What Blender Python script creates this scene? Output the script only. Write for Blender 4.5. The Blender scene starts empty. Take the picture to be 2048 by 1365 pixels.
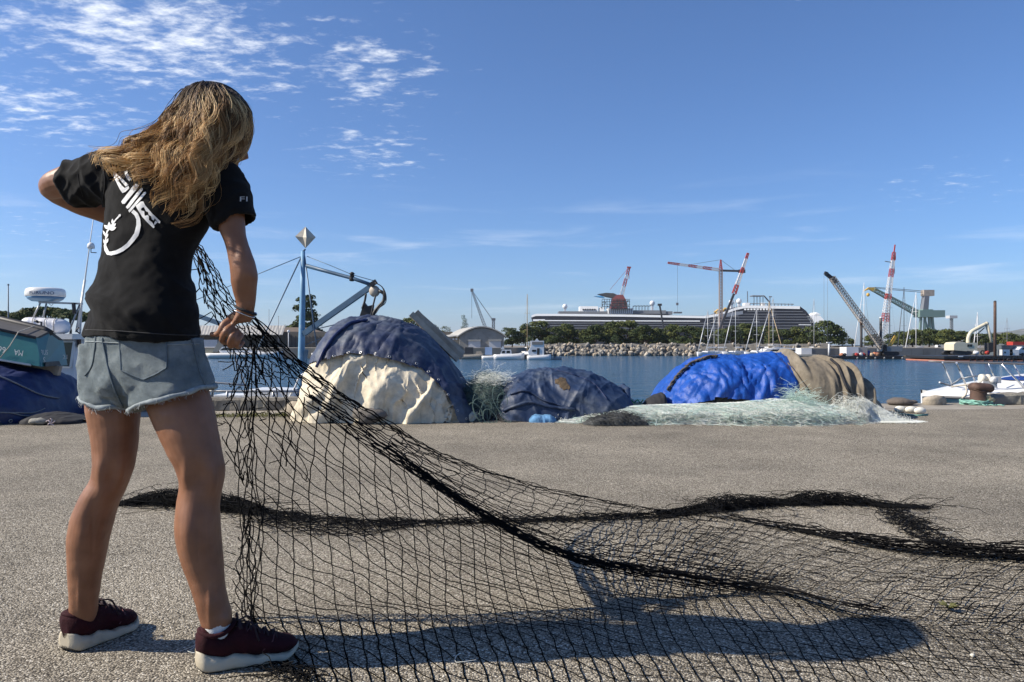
# Harbour quay: a woman mends a black fishing net, net piles and a shipyard behind.
import bpy, math, random
import numpy as np
from mathutils import Vector, Matrix
from mathutils.bvhtree import BVHTree
R = math.radians
rng = np.random.default_rng(7)
random.seed(7)

# ------------------------------------------------------------------ camera
# metres; quay surface z = 0, water z = -1.4, camera looks along +Y at hip height
FPX, CX, HY, CH = 1500.0, 1024.0, 690.0, 0.88      # focal length in photo pixels, centre column, horizon row, height
WZ = -1.4
scene = bpy.context.scene
col = scene.collection
cam_d = bpy.data.cameras.new('camera')
cam = bpy.data.objects.new('camera', cam_d)
col.objects.link(cam)
cam.location = (0, 0, CH)
cam.rotation_euler = (R(90), 0, 0)
cam_d.sensor_width = 36.0
cam_d.lens = 36.0 * FPX / 2048.0
cam_d.shift_y = (HY - 682.5) / 2048.0
cam_d.clip_start = 0.05
cam_d.clip_end = 20000
scene.camera = cam

# ------------------------------------------------------------------ sun, sky, exposure
SUN_EL, SUN_AZ = R(37.5), R(188.0)                 # azimuth as a math angle: from the left, a little from behind
sun_dir = Vector((math.cos(SUN_AZ) * math.cos(SUN_EL), math.sin(SUN_AZ) * math.cos(SUN_EL), math.sin(SUN_EL)))
sl = bpy.data.lights.new('sun', 'SUN')
sl.energy = 5.0
sl.angle = R(0.53)
sl.color = (1.0, 0.91, 0.77)
so = bpy.data.objects.new('sun', sl)
col.objects.link(so)
so.rotation_euler = sun_dir.to_track_quat('Z', 'Y').to_euler()

world = bpy.data.worlds.new('World')
scene.world = world
world.use_nodes = True
wt = world.node_tree
wt.nodes.clear()


def wn(t, **kw):
    n = wt.nodes.new(t)
    for k, v in kw.items():
        setattr(n, k, v)
    return n


def wmath(op, a, b=None, c=None, clamp=False):
    n = wn('ShaderNodeMath', operation=op, use_clamp=clamp)
    for i, v in enumerate((a, b, c)):
        if v is None:
            continue
        if isinstance(v, (int, float)):
            n.inputs[i].default_value = v
        else:
            wt.links.new(v, n.inputs[i])
    return n.outputs[0]


sky = wn('ShaderNodeTexSky', sky_type='NISHITA', sun_disc=False)
sky.sun_elevation = SUN_EL
sky.sun_rotation = math.pi / 2 - SUN_AZ
sky.altitude = 1000
sky.air_density = 1.0
sky.dust_density = 1.6
sky.ozone_density = 8.0
geo = wn('ShaderNodeTexCoord')
sep = wn('ShaderNodeSeparateXYZ')
wt.links.new(geo.outputs['Generated'], sep.inputs[0])
X, Y, Z = sep.outputs
zc = wmath('MAXIMUM', Z, 0.02)
zp = wmath('ADD', zc, 0.06)                         # a slightly curved cloud layer
comb = wn('ShaderNodeCombineXYZ')
wt.links.new(wmath('DIVIDE', X, zp), comb.inputs[0])
wt.links.new(wmath('DIVIDE', Y, zp), comb.inputs[1])
az = wmath('ARCTAN2', X, Y)                         # 0 ahead, positive to the right
el = wmath('ARCSINE', Z)


def wnoise(vec, scale, detail, rough, dist=0.0, off=(0, 0, 0), stretch=(1, 1, 1), rot=0.0):
    m = wn('ShaderNodeMapping')
    m.inputs['Location'].default_value = off
    m.inputs['Rotation'].default_value = (0, 0, rot)
    m.inputs['Scale'].default_value = stretch
    wt.links.new(vec, m.inputs[0])
    n = wn('ShaderNodeTexNoise')
    n.inputs['Scale'].default_value = scale
    n.inputs['Detail'].default_value = detail
    n.inputs['Roughness'].default_value = rough
    n.inputs['Distortion'].default_value = dist
    wt.links.new(m.outputs[0], n.inputs['Vector'])
    return n.outputs[0]


def ramp(v, lo, hi):
    n = wn('ShaderNodeMapRange', interpolation_type='SMOOTHSTEP')
    n.inputs[1].default_value, n.inputs[2].default_value = lo, hi
    wt.links.new(v, n.inputs[0])
    return n.outputs[0]


def lobe(a0, e0, sa, se):                           # a bank of cloud centred at azimuth, elevation (degrees)
    a = wmath('DIVIDE', wmath('SUBTRACT', az, R(a0)), R(sa))
    e = wmath('DIVIDE', wmath('SUBTRACT', el, R(e0)), R(se))
    q = wmath('ADD', wmath('MULTIPLY', a, a), wmath('MULTIPLY', e, e))
    return wmath('POWER', 2.718, wmath('MULTIPLY', q, -1.0))


fluffy = wnoise(comb.outputs[0], 12.0, 7, 0.64, 0.15, (3.1, 0.7, 0), (0.8, 1.15, 1), 0.3)
big = wnoise(comb.outputs[0], 1.1, 4, 0.5, 0.0, (8.3, 2.2, 0))
bank = wmath('MULTIPLY', lobe(-26, 20.5, 14, 5.2), 1.0)
bank = wmath('MAXIMUM', bank, wmath('MULTIPLY', lobe(-11.0, 20.0, 7, 4.0), 0.85))
bank = wmath('MAXIMUM', bank, wmath('MULTIPLY', lobe(-11, 14.3, 7, 3.0), 0.72))
bank = wmath('MAXIMUM', bank, wmath('MULTIPLY', lobe(-32, 15.0, 8, 3.5), 0.82))
bank = wmath('MAXIMUM', bank, wmath('MULTIPLY', lobe(30, 10.5, 7, 2.6), 0.5))
bank = wmath('MAXIMUM', bank, wmath('MULTIPLY', lobe(22, 24.5, 6, 2.0), 0.45))
bank = wmath('MAXIMUM', bank, wmath('MULTIPLY', lobe(-33, 7.5, 9, 2.6), 0.5))
thr = wmath('SUBTRACT', 0.76, wmath('MULTIPLY', bank, 0.39))
thr = wmath('SUBTRACT', thr, wmath('MULTIPLY', big, 0.08))
cl1 = wn('ShaderNodeMapRange', interpolation_type='SMOOTHSTEP')
wt.links.new(fluffy, cl1.inputs[0])
wt.links.new(thr, cl1.inputs[1])
wt.links.new(wmath('ADD', thr, 0.40), cl1.inputs[2])
# thin level streaks low over the horizon
ce = wn('ShaderNodeCombineXYZ')
wt.links.new(az, ce.inputs[0])
wt.links.new(el, ce.inputs[1])
streak = wnoise(ce.outputs[0], 3.0, 6, 0.6, 0.3, (1.2, 5.1, 0), (1.3, 13.0, 1), 0.03)
sband = wmath('MULTIPLY', ramp(el, 0.0, 0.05), wmath('SUBTRACT', 1.0, ramp(el, 0.12, 0.24)))
cl2 = wmath('MULTIPLY', wmath('MULTIPLY', ramp(streak, 0.52, 0.80), sband), 0.30)
cloud = wmath('MAXIMUM', wmath('MULTIPLY', cl1.outputs[0], 0.9), cl2, clamp=True)

skyc = wn('ShaderNodeMix', data_type='RGBA')        # white balance
skyc.blend_type = 'MULTIPLY'
skyc.inputs['Factor'].default_value = 1.0
wt.links.new(sky.outputs[0], skyc.inputs['A'])
skyc.inputs['B'].default_value = (0.93, 1.0, 1.09, 1)
mixc = wn('ShaderNodeMix', data_type='RGBA')
wt.links.new(cloud, mixc.inputs['Factor'])
wt.links.new(skyc.outputs['Result'], mixc.inputs['A'])
mixc.inputs['B'].default_value = (8.6, 8.9, 9.3, 1)
bg = wn('ShaderNodeBackground')
bg.inputs['Strength'].default_value = 0.101
wt.links.new(mixc.outputs['Result'], bg.inputs[0])
wo = wn('ShaderNodeOutputWorld')
wt.links.new(bg.outputs[0], wo.inputs[0])

vs = scene.view_settings
vs.view_transform = 'Standard'
vs.look = 'None'
vs.exposure = 0.5
vs.gamma = 1.0
vs.use_curve_mapping = False
scene.cycles.use_denoising = True
scene.cycles.max_bounces = 6
scene.cycles.transparent_max_bounces = 12
scene.cycles.caustics_reflective = False
scene.cycles.caustics_refractive = False

# ------------------------------------------------------------------ helpers


def P(px, py, d):
    """World point seen at photo pixel px, py, at the real distance d along the view axis."""
    return Vector(((px - CX) / FPX * d, d, CH - (py - HY) / FPX * d))


def G(px, py, z=0.0):
    """World point at height z seen at photo pixel px, py."""
    d = (CH - z) * FPX / (py - HY)
    return Vector(((px - CX) / FPX * d, d, z))


def pix(v):
    return CX + v[0] / v[1] * FPX, HY + (CH - v[2]) / v[1] * FPX


def hash3(ix, iy, iz):
    h = (ix * 374761393 + iy * 668265263 + iz * 2147483647) & 0xFFFFFFFF
    h = ((h ^ (h >> 13)) * 1274126177) & 0xFFFFFFFF
    h = h ^ (h >> 16)
    return (h & 0xFFFFFF) / float(0xFFFFFF) * 2 - 1


def vnoise(p):
    p = np.asarray(p, float)
    i = np.floor(p).astype(np.int64)
    f = p - i
    f = f * f * f * (f * (f * 6 - 15) + 10)
    r = 0
    for dx in (0, 1):
        for dy in (0, 1):
            for dz in (0, 1):
                w = (f[..., 0] if dx else 1 - f[..., 0]) * (f[..., 1] if dy else 1 - f[..., 1]) * (f[..., 2] if dz else 1 - f[..., 2])
                r = r + w * hash3(i[..., 0] + dx, i[..., 1] + dy, i[..., 2] + dz)
    return r


def fbm(p, octv=4, gain=0.5):
    p = np.asarray(p, float)
    a, r = 1.0, 0
    for k in range(octv):
        r = r + a * vnoise(p * (2.0 ** k) + k * 17.31)
        a *= gain
    return r


def ridged(p, octv=3, gain=0.5):
    p = np.asarray(p, float)
    a, r = 1.0, 0
    for k in range(octv):
        n = 1 - np.abs(vnoise(p * (2.0 ** k) + k * 9.7)) * 2
        r = r + a * n
        a *= gain
    return r


def fast_mesh(name, V, F):
    """Mesh from float verts (N,3) and quad (M,4) or tri (M,3) index array."""
    V = np.ascontiguousarray(V, dtype=np.float32)
    F = np.ascontiguousarray(F, dtype=np.int32)
    me = bpy.data.meshes.new(name)
    me.vertices.add(len(V))
    me.vertices.foreach_set('co', V.ravel())
    k = F.shape[1]
    me.loops.add(F.size)
    me.loops.foreach_set('vertex_index', F.ravel())
    me.polygons.add(len(F))
    me.polygons.foreach_set('loop_start', np.arange(0, F.size, k, dtype=np.int32))
    me.polygons.foreach_set('use_smooth', np.ones(len(F), dtype=bool))
    me.update(calc_edges=True)
    me.validate()
    return me


ROOT = {}                                           # object -> world position of its thing's origin


def link(name, me, material=None, parent=None):
    o = bpy.data.objects.new(name, me)
    col.objects.link(o)
    if material is not None and len(me.materials) == 0:
        me.materials.append(material)
    if parent is not None:
        o.parent = parent
        ROOT[o] = ROOT[parent]
    else:
        ROOT[o] = Vector((0, 0, 0))
    return o


def tag(o, label=None, cat=None, group=None, kind=None):
    if label:
        o['label'] = label
    if cat:
        o['category'] = cat
    if group:
        o['group'] = group
    if kind:
        o['kind'] = kind
    return o


def thing(name, loc, label, cat, group=None):
    o = bpy.data.objects.new(name, None)
    col.objects.link(o)
    o.empty_display_size = 0.1
    o.location = loc
    ROOT[o] = Vector(loc)
    return tag(o, label, cat, group)


def place(name, V, F, material, parent=None, origin=None):
    """Link world-space geometry as one mesh; its own origin goes to the parent's root or to `origin`."""
    V = np.asarray(V, float)
    if parent is not None:
        V = V - np.array(ROOT[parent])
        return link(name, fast_mesh(name, V, F), material, parent)
    if origin is None:
        lo, hi = V.min(0), V.max(0)
        origin = ((lo[0] + hi[0]) / 2, (lo[1] + hi[1]) / 2, lo[2])
    o = link(name, fast_mesh(name, V - np.array(origin), F), material)
    o.location = origin
    ROOT[o] = Vector(origin)
    return o


class MB:
    """Collects boxes, bars, tubes, prisms in world space; build() links them as ONE mesh object."""

    def __init__(self):
        self.v, self.f, self.sm = [], [], []

    def add(self, vs_, fs_, smooth=False):
        b = len(self.v)
        self.v += [tuple(x) for x in vs_]
        for f in fs_:
            self.f.append(tuple(b + i for i in f))
            self.sm.append(smooth)
        return self

    def box(self, lo, hi):
        x0, y0, z0 = lo
        x1, y1, z1 = hi
        vs_ = [(x0, y0, z0), (x1, y0, z0), (x1, y1, z0), (x0, y1, z0), (x0, y0, z1), (x1, y0, z1), (x1, y1, z1), (x0, y1, z1)]
        return self.add(vs_, [(0, 3, 2, 1), (4, 5, 6, 7), (0, 1, 5, 4), (1, 2, 6, 5), (2, 3, 7, 6), (3, 0, 4, 7)])

    def bar(self, a, b, w, h=None, up=(0, 0, 1)):
        """Square bar from a to b."""
        h = w if h is None else h
        a, b = Vector(a), Vector(b)
        t = (b - a).normalized()
        u = Vector(up)
        if abs(t.dot(u)) > 0.95:
            u = Vector((0, 1, 0))
        s = t.cross(u).normalized() * (w / 2)
        q = s.cross(t).normalized() * (h / 2)
        vs_ = [a - s - q, a + s - q, a + s + q, a - s + q, b - s - q, b + s - q, b + s + q, b - s + q]
        return self.add(vs_, [(0, 3, 2, 1), (4, 5, 6, 7), (0, 1, 5, 4), (1, 2, 6, 5), (2, 3, 7, 6), (3, 0, 4, 7)])

    def tube(self, pts, rad, k=8, caps=True):
        pts = [Vector(p) for p in pts]
        n = len(pts)
        rad = [rad] * n if isinstance(rad, (int, float)) else list(rad)
        base = len(self.v)
        nrm = None
        for i, p in enumerate(pts):
            t = (pts[min(i + 1, n - 1)] - pts[max(i - 1, 0)])
            t = t.normalized() if t.length > 1e-9 else Vector((0, 0, 1))
            if nrm is None:
                nrm = t.orthogonal().normalized()
            else:
                nrm = (nrm - t * nrm.dot(t))
                nrm = nrm.normalized() if nrm.length > 1e-6 else t.orthogonal().normalized()
            bn = t.cross(nrm)
            for j in range(k):
                a = 2 * math.pi * j / k
                q = p + (nrm * math.cos(a) + bn * math.sin(a)) * rad[i]
                self.v.append(tuple(q))
        for i in range(n - 1):
            for j in range(k):
                self.f.append((base + i * k + j, base + i * k + (j + 1) % k, base + (i + 1) * k + (j + 1) % k, base + (i + 1) * k + j))
                self.sm.append(True)
        if caps:
            self.f.append(tuple(base + j for j in reversed(range(k))))
            self.f.append(tuple(base + (n - 1) * k + j for j in range(k)))
            self.sm += [False, False]
        return self

    def lathe(self, c, prof, k=20, axis='Z'):
        """Profile of (radius, height) about a vertical axis through c."""
        base = len(self.v)
        for r, h in prof:
            for j in range(k):
                a = 2 * math.pi * j / k
                if axis == 'Z':
                    self.v.append((c[0] + r * math.cos(a), c[1] + r * math.sin(a), c[2] + h))
                elif axis == 'X':
                    self.v.append((c[0] + h, c[1] + r * math.cos(a), c[2] + r * math.sin(a)))
                else:
                    self.v.append((c[0] + r * math.cos(a), c[1] + h, c[2] + r * math.sin(a)))
        for i in range(len(prof) - 1):
            for j in range(k):
                self.f.append((base + i * k + j, base + i * k + (j + 1) % k, base + (i + 1) * k + (j + 1) % k, base + (i + 1) * k + j))
                self.sm.append(True)
        self.f.append(tuple(base + j for j in reversed(range(k))))
        self.f.append(tuple(base + (len(prof) - 1) * k + j for j in range(k)))
        self.sm += [False, False]
        return self

    def prism(self, poly, off):
        """Polygon (list of points) extruded by the vector off."""
        n = len(poly)
        off = Vector(off)
        vs_ = [Vector(p) for p in poly] + [Vector(p) + off for p in poly]
        fs_ = [tuple(range(n)), tuple(reversed(range(n, 2 * n)))]
        fs_ += [((i + 1) % n, i, n + i, n + (i + 1) % n) for i in range(n)]
        return self.add(vs_, fs_)

    def loft(self, rings, smooth=True, caps=True):
        k = len(rings[0])
        base = len(self.v)
        for r in rings:
            self.v += [tuple(p) for p in r]
        for i in range(len(rings) - 1):
            for j in range(k):
                self.f.append((base + i * k + j, base + i * k + (j + 1) % k, base + (i + 1) * k + (j + 1) % k, base + (i + 1) * k + j))
                self.sm.append(smooth)
        if caps:
            self.f.append(tuple(base + j for j in reversed(range(k))))
            self.f.append(tuple(base + (len(rings) - 1) * k + j for j in range(k)))
            self.sm += [False, False]
        return self

    def ball(self, c, r, sx=1, sy=1, sz=1, k=12, m=8):
        prof = [(max(1e-4, r * math.sin(math.pi * i / m)), -r * math.cos(math.pi * i / m)) for i in range(m + 1)]
        b = len(self.v)
        self.lathe((0, 0, 0), prof, k)
        for i in range(b, len(self.v)):
            x, y, z = self.v[i]
            self.v[i] = (c[0] + x * sx, c[1] + y * sy, c[2] + z * sz)
        return self

    def mesh(self, name, shift=(0, 0, 0)):
        me = bpy.data.meshes.new(name)
        s = Vector(shift)
        me.from_pydata([(x[0] - s[0], x[1] - s[1], x[2] - s[2]) for x in self.v], [], self.f)
        me.polygons.foreach_set('use_smooth', self.sm)
        me.update()
        return me

    def build(self, name, material, parent=None, origin=None):
        if parent is not None:
            return link(name, self.mesh(name, ROOT[parent]), material, parent)
        if origin is None:
            a = np.array(self.v)
            lo, hi = a.min(0), a.max(0)
            origin = ((lo[0] + hi[0]) / 2, (lo[1] + hi[1]) / 2, lo[2])
        o = link(name, self.mesh(name, origin), material)
        o.location = origin
        ROOT[o] = Vector(origin)
        return o


def copy_tree(o, parent=None):
    c = o.copy()
    col.objects.link(c)
    if parent is not None:
        c.parent = parent
    for ch in list(o.children):
        copy_tree(ch, c)
    return c


def strands(paths, rad, k=3):
    """Thin tubes for an array of paths (S, N, 3) -> V, F. rad: scalar, (S,) or (S, N)."""
    Pt = np.asarray(paths, float)
    S, N, _ = Pt.shape
    T = np.gradient(Pt, axis=1)
    T /= np.linalg.norm(T, axis=2, keepdims=True) + 1e-12
    ref = np.array([0.31, -0.52, 0.79])
    n1 = np.cross(T, ref)
    n1 /= np.linalg.norm(n1, axis=2, keepdims=True) + 1e-9
    n2 = np.cross(T, n1)
    r = np.broadcast_to(np.asarray(rad, float).reshape((-1, 1) if np.ndim(rad) == 1 else (np.shape(rad) if np.ndim(rad) == 2 else (1, 1))), (S, N))
    ang = np.arange(k) * 2 * np.pi / k
    V = Pt[:, :, None, :] + r[:, :, None, None] * (np.cos(ang)[None, None, :, None] * n1[:, :, None, :] + np.sin(ang)[None, None, :, None] * n2[:, :, None, :])
    idx = np.arange(S * N * k).reshape(S, N, k)
    a = idx[:, :-1, :]
    b = idx[:, 1:, :]
    F = np.stack([a, np.roll(a, -1, 2), np.roll(b, -1, 2), b], -1).reshape(-1, 4)
    return V.reshape(-1, 3), F


def grid_faces(nu, nv, wrap_v=False):
    idx = np.arange(nu * nv).reshape(nu, nv)
    if wrap_v:
        a, b = idx[:-1, :], idx[1:, :]
        return np.stack([a, np.roll(a, -1, 1), np.roll(b, -1, 1), b], -1).reshape(-1, 4)
    return np.stack([idx[:-1, :-1], idx[:-1, 1:], idx[1:, 1:], idx[1:, :-1]], -1).reshape(-1, 4)


def grid_normals(Vg):
    du = np.gradient(Vg, axis=0)
    dv = np.gradient(Vg, axis=1)
    n = np.cross(du, dv)
    return n / (np.linalg.norm(n, axis=2, keepdims=True) + 1e-12)


def cat(xs, ys, x):
    """Smooth (Catmull-Rom like) 1-D interpolation through (xs, ys)."""
    xs, ys, x = np.asarray(xs, float), np.asarray(ys, float), np.asarray(x, float)
    m = np.gradient(ys, xs) if ys.ndim == 1 else np.gradient(ys, xs, axis=0)
    i = np.clip(np.searchsorted(xs, x) - 1, 0, len(xs) - 2)
    h = xs[i + 1] - xs[i]
    t = np.clip((x - xs[i]) / h, 0, 1)
    if ys.ndim > 1:
        t, h = t[..., None], h[..., None]
    return ((1 + 2 * t) * (1 - t) ** 2 * ys[i] + t * (1 - t) ** 2 * h * m[i] + t * t * (3 - 2 * t) * ys[i + 1] + t * t * (t - 1) * h * m[i + 1])


def smooth_path(pts, n):
    pts = np.array([tuple(p) for p in pts], float)
    s = np.concatenate([[0], np.cumsum(np.linalg.norm(np.diff(pts, axis=0), axis=1))])
    return cat(s, pts, np.linspace(0, s[-1], n))


# ------------------------------------------------------------------ materials
MATS = {}


def mat(name, c, rough=0.6, metal=0.0, var=0.15, vscale=6.0, bump=0.0, bscale=30.0, c2=None, c2lo=0.5, c2hi=0.7, c2scale=2.0, spec=0.5, sheen=0.0, coords='Object', trans=0.0):
    """Principled with uneven colour, optional second colour in patches (wear, dirt) and fine relief."""
    if name in MATS:
        return MATS[name]
    m = bpy.data.materials.new(name)
    m.use_nodes = True
    nt = m.node_tree
    b = nt.nodes['Principled BSDF']
    b.inputs['Roughness'].default_value = rough
    b.inputs['Metallic'].default_value = metal
    b.inputs['Specular IOR Level'].default_value = spec
    if sheen:
        b.inputs['Sheen Weight'].default_value = sheen
    tc = nt.nodes.new('ShaderNodeTexCoord')
    vec = tc.outputs[coords]

    def noise(sc, det=5, ro=0.6):
        n = nt.nodes.new('ShaderNodeTexNoise')
        n.inputs['Scale'].default_value = sc
        n.inputs['Detail'].default_value = det
        n.inputs['Roughness'].default_value = ro
        nt.links.new(vec, n.inputs['Vector'])
        return n.outputs[0]
    src = None
    if c2 is not None:
        mr = nt.nodes.new('ShaderNodeMapRange')
        mr.interpolation_type = 'SMOOTHSTEP'
        mr.inputs[1].default_value, mr.inputs[2].default_value = c2lo, c2hi
        nt.links.new(noise(c2scale, 7, 0.65), mr.inputs[0])
        mx = nt.nodes.new('ShaderNodeMix')
        mx.data_type = 'RGBA'
        nt.links.new(mr.outputs[0], mx.inputs['Factor'])
        mx.inputs['A'].default_value = (*c, 1)
        mx.inputs['B'].default_value = (*c2, 1)
        src = mx.outputs['Result']
    if var > 0:
        mr = nt.nodes.new('ShaderNodeMapRange')
        mr.inputs[1].default_value, mr.inputs[2].default_value = 0.25, 0.75
        mr.inputs[3].default_value, mr.inputs[4].default_value = 1 - var, 1 + var
        nt.links.new(noise(vscale), mr.inputs[0])
        mx = nt.nodes.new('ShaderNodeMix')
        mx.data_type = 'RGBA'
        mx.blend_type = 'MULTIPLY'
        mx.inputs['Factor'].default_value = 1
        if src is not None:
            nt.links.new(src, mx.inputs['A'])
        else:
            mx.inputs['A'].default_value = (*c, 1)
        nt.links.new(mr.outputs[0], mx.inputs['B'])
        src = mx.outputs['Result']
    if src is not None:
        nt.links.new(src, b.inputs['Base Color'])
    else:
        b.inputs['Base Color'].default_value = (*c, 1)
    if bump > 0:
        bp = nt.nodes.new('ShaderNodeBump')
        bp.inputs['Strength'].default_value = 1.0
        bp.inputs['Distance'].default_value = bump
        nt.links.new(noise(bscale, 4), bp.inputs['Height'])
        nt.links.new(bp.outputs[0], b.inputs['Normal'])
    if trans > 0:
        b.inputs['Transmission Weight'].default_value = trans
    MATS[name] = m
    return m


def node_mat(name):
    m = bpy.data.materials.new(name)
    m.use_nodes = True
    MATS[name] = m
    return m, m.node_tree, m.node_tree.nodes['Principled BSDF']
# ------------------------------------------------------------------ the quay, the water, the far ground
def edge_y(x):
    """Front face of the kerb line at the quay's edge, running slightly away to the right."""
    return 10.25 + 0.09 * x


m_asph, nt, bs = node_mat('worn_asphalt')
tc = nt.nodes.new('ShaderNodeTexCoord')


def N(t, **kw):
    n = nt.nodes.new(t)
    for k, v in kw.items():
        setattr(n, k, v)
    return n


def rampn(src, stops):
    r = N('ShaderNodeValToRGB')
    e = r.color_ramp.elements
    e[0].position, e[0].color = stops[0][0], (*stops[0][1], 1)
    e[1].position, e[1].color = stops[-1][0], (*stops[-1][1], 1)
    for p, c in stops[1:-1]:
        x = e.new(p)
        x.color = (*c, 1)
    nt.links.new(src, r.inputs[0])
    return r.outputs[0]


vo = N('ShaderNodeTexVoronoi')
vo.inputs['Scale'].default_value = 165
vo.inputs['Randomness'].default_value = 1.0
nt.links.new(tc.outputs['Object'], vo.inputs['Vector'])
vo2 = N('ShaderNodeTexVoronoi')
vo2.inputs['Scale'].default_value = 330
nt.links.new(tc.outputs['Object'], vo2.inputs['Vector'])
sepc = N('ShaderNodeSeparateColor')
nt.links.new(vo.outputs['Color'], sepc.inputs[0])
stone = rampn(sepc.outputs[0], [(0.0, (0.115, 0.100, 0.075)), (0.35, (0.250, 0.218, 0.168)), (0.7, (0.375, 0.332, 0.258)), (0.93, (0.50, 0.455, 0.365)), (1.0, (0.72, 0.67, 0.57))])
gap = N('ShaderNodeMapRange', interpolation_type='SMOOTHSTEP')
gap.inputs[1].default_value, gap.inputs[2].default_value = 0.45, 0.80
nt.links.new(vo.outputs['Distance'], gap.inputs[0])
mx = N('ShaderNodeMix', data_type='RGBA')
nt.links.new(gap.outputs[0], mx.inputs['Factor'])
nt.links.new(stone, mx.inputs['A'])
mx.inputs['B'].default_value = (0.064, 0.054, 0.040, 1)
ns = N('ShaderNodeTexNoise')
ns.inputs['Scale'].default_value = 0.9
ns.inputs['Detail'].default_value = 7
ns.inputs['Roughness'].default_value = 0.65
nt.links.new(tc.outputs['Object'], ns.inputs['Vector'])
mr = N('ShaderNodeMapRange')
mr.inputs[1].default_value, mr.inputs[2].default_value = 0.3, 0.7
mr.inputs[3].default_value, mr.inputs[4].default_value = 0.70, 1.26
nt.links.new(ns.outputs[0], mr.inputs[0])
mu = N('ShaderNodeMix', data_type='RGBA', blend_type='MULTIPLY')
mu.inputs['Factor'].default_value = 1
nt.links.new(mx.outputs['Result'], mu.inputs['A'])
nt.links.new(mr.outputs[0], mu.inputs['B'])
nt.links.new(mu.outputs['Result'], bs.inputs['Base Color'])
bs.inputs['Roughness'].default_value = 0.92
bs.inputs['Specular IOR Level'].default_value = 0.25
h1 = N('ShaderNodeMath', operation='MULTIPLY')
h1.inputs[1].default_value = -1.0
nt.links.new(vo.outputs['Distance'], h1.inputs[0])
h2 = N('ShaderNodeMath', operation='MULTIPLY_ADD')
h2.inputs[1].default_value = -0.25
nt.links.new(vo2.outputs['Distance'], h2.inputs[0])
nt.links.new(h1.outputs[0], h2.inputs[2])
bp = N('ShaderNodeBump')
bp.inputs['Strength'].default_value = 1.0
bp.inputs['Distance'].default_value = 0.0042
nt.links.new(h2.outputs[0], bp.inputs['Height'])
nt.links.new(bp.outputs[0], bs.inputs['Normal'])

M_CONC = mat('quay_concrete', (0.30, 0.27, 0.225), 0.9, var=0.22, vscale=3.0, bump=0.006, bscale=40, c2=(0.17, 0.15, 0.125), c2lo=0.48, c2hi=0.68, c2scale=1.6)
M_KERB = mat('kerb_concrete', (0.17, 0.155, 0.13), 0.92, var=0.3, vscale=5.0, bump=0.012, bscale=22, c2=(0.28, 0.26, 0.21), c2lo=0.5, c2hi=0.7, c2scale=3.0)

# asphalt: one sheet behind and beside the camera up to the concrete strip
xs = np.linspace(-40, 40, 161)
ys = np.concatenate([np.linspace(-30, 0.6, 8), np.linspace(1.0, 9.0, 90)])
Vg = np.zeros((len(xs), len(ys), 3))
for i, x in enumerate(xs):
    top = edge_y(x) - 0.62
    Vg[i, :, 0] = x
    Vg[i, :, 1] = np.where(ys > 0.5, 1.0 + (ys - 1.0) / 8.0 * (top - 1.0), ys)
Vg[..., 2] = 0.008 * fbm(np.stack([Vg[..., 0] * 0.7, Vg[..., 1] * 0.7, 0 * Vg[..., 0]], -1), 3)
Vg[:, -1, 2] = 0.004
o = place('asphalt_ground', Vg.reshape(-1, 3), grid_faces(*Vg.shape[:2])[:, ::-1], m_asph, origin=(0, 0, 0))
tag(o, kind='structure')
# concrete strip along the edge, with its vertical quay face going down below the water
b = MB()
for x0, x1 in zip(np.arange(-40, 40, 4.0), np.arange(-36, 44, 4.0)):
    y0, y1 = edge_y(x0), edge_y(x1)
    g = 0.012
    b.add([(x0 + g, y0 - 0.66, -0.006), (x1 - g, y1 - 0.66, -0.006), (x1 - g, y1 + 0.36, 0.012), (x0 + g, y0 + 0.36, 0.012),
           (x0 + g, y0 + 0.36, -3.0), (x1 - g, y1 + 0.36, -3.0)], [(0, 1, 2, 3), (3, 2, 5, 4)])
o = b.build('quay_edge', M_CONC, origin=(0, 10.2, 0))
tag(o, kind='structure')

# water: ripples come from relief in the surface normal, one sheet out to the horizon
m_wat, nt, bs = node_mat('harbour_water')
tc = N('ShaderNodeTexCoord')
bs.inputs['Base Color'].default_value = (0.018, 0.070, 0.125, 1)
bs.inputs['Roughness'].default_value = 0.12
bs.inputs['IOR'].default_value = 1.33
prev = None
for sc_, dist_, st_ in ((0.55, 0.55, (0.6, 1.0, 1)), (2.2, 0.16, (0.55, 1.0, 1)), (7.0, 0.045, (0.7, 1, 1))):
    mp = N('ShaderNodeMapping')
    mp.inputs['Scale'].default_value = st_
    mp.inputs['Rotation'].default_value = (0, 0, 0.25)
    nt.links.new(tc.outputs['Object'], mp.inputs[0])
    n = N('ShaderNodeTexNoise')
    n.inputs['Scale'].default_value = sc_
    n.inputs['Detail'].default_value = 4
    n.inputs['Distortion'].default_value = 0.4
    nt.links.new(mp.outputs[0], n.inputs['Vector'])
    bp = N('ShaderNodeBump')
    bp.inputs['Strength'].default_value = 1.0
    bp.inputs['Distance'].default_value = dist_
    nt.links.new(n.outputs[0], bp.inputs['Height'])
    if prev is not None:
        nt.links.new(prev, bp.inputs['Normal'])
    prev = bp.outputs[0]
nt.links.new(prev, bs.inputs['Normal'])
o = place('water', [(-6000, 9.0, WZ), (6000, 9.0, WZ), (6000, 8000, WZ), (-6000, 8000, WZ)], np.array([[0, 1, 2, 3]]), m_wat, origin=(0, 0, WZ))
for v_ in o.data.vertices:
    v_.co.z = 0
tag(o, kind='structure')
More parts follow.
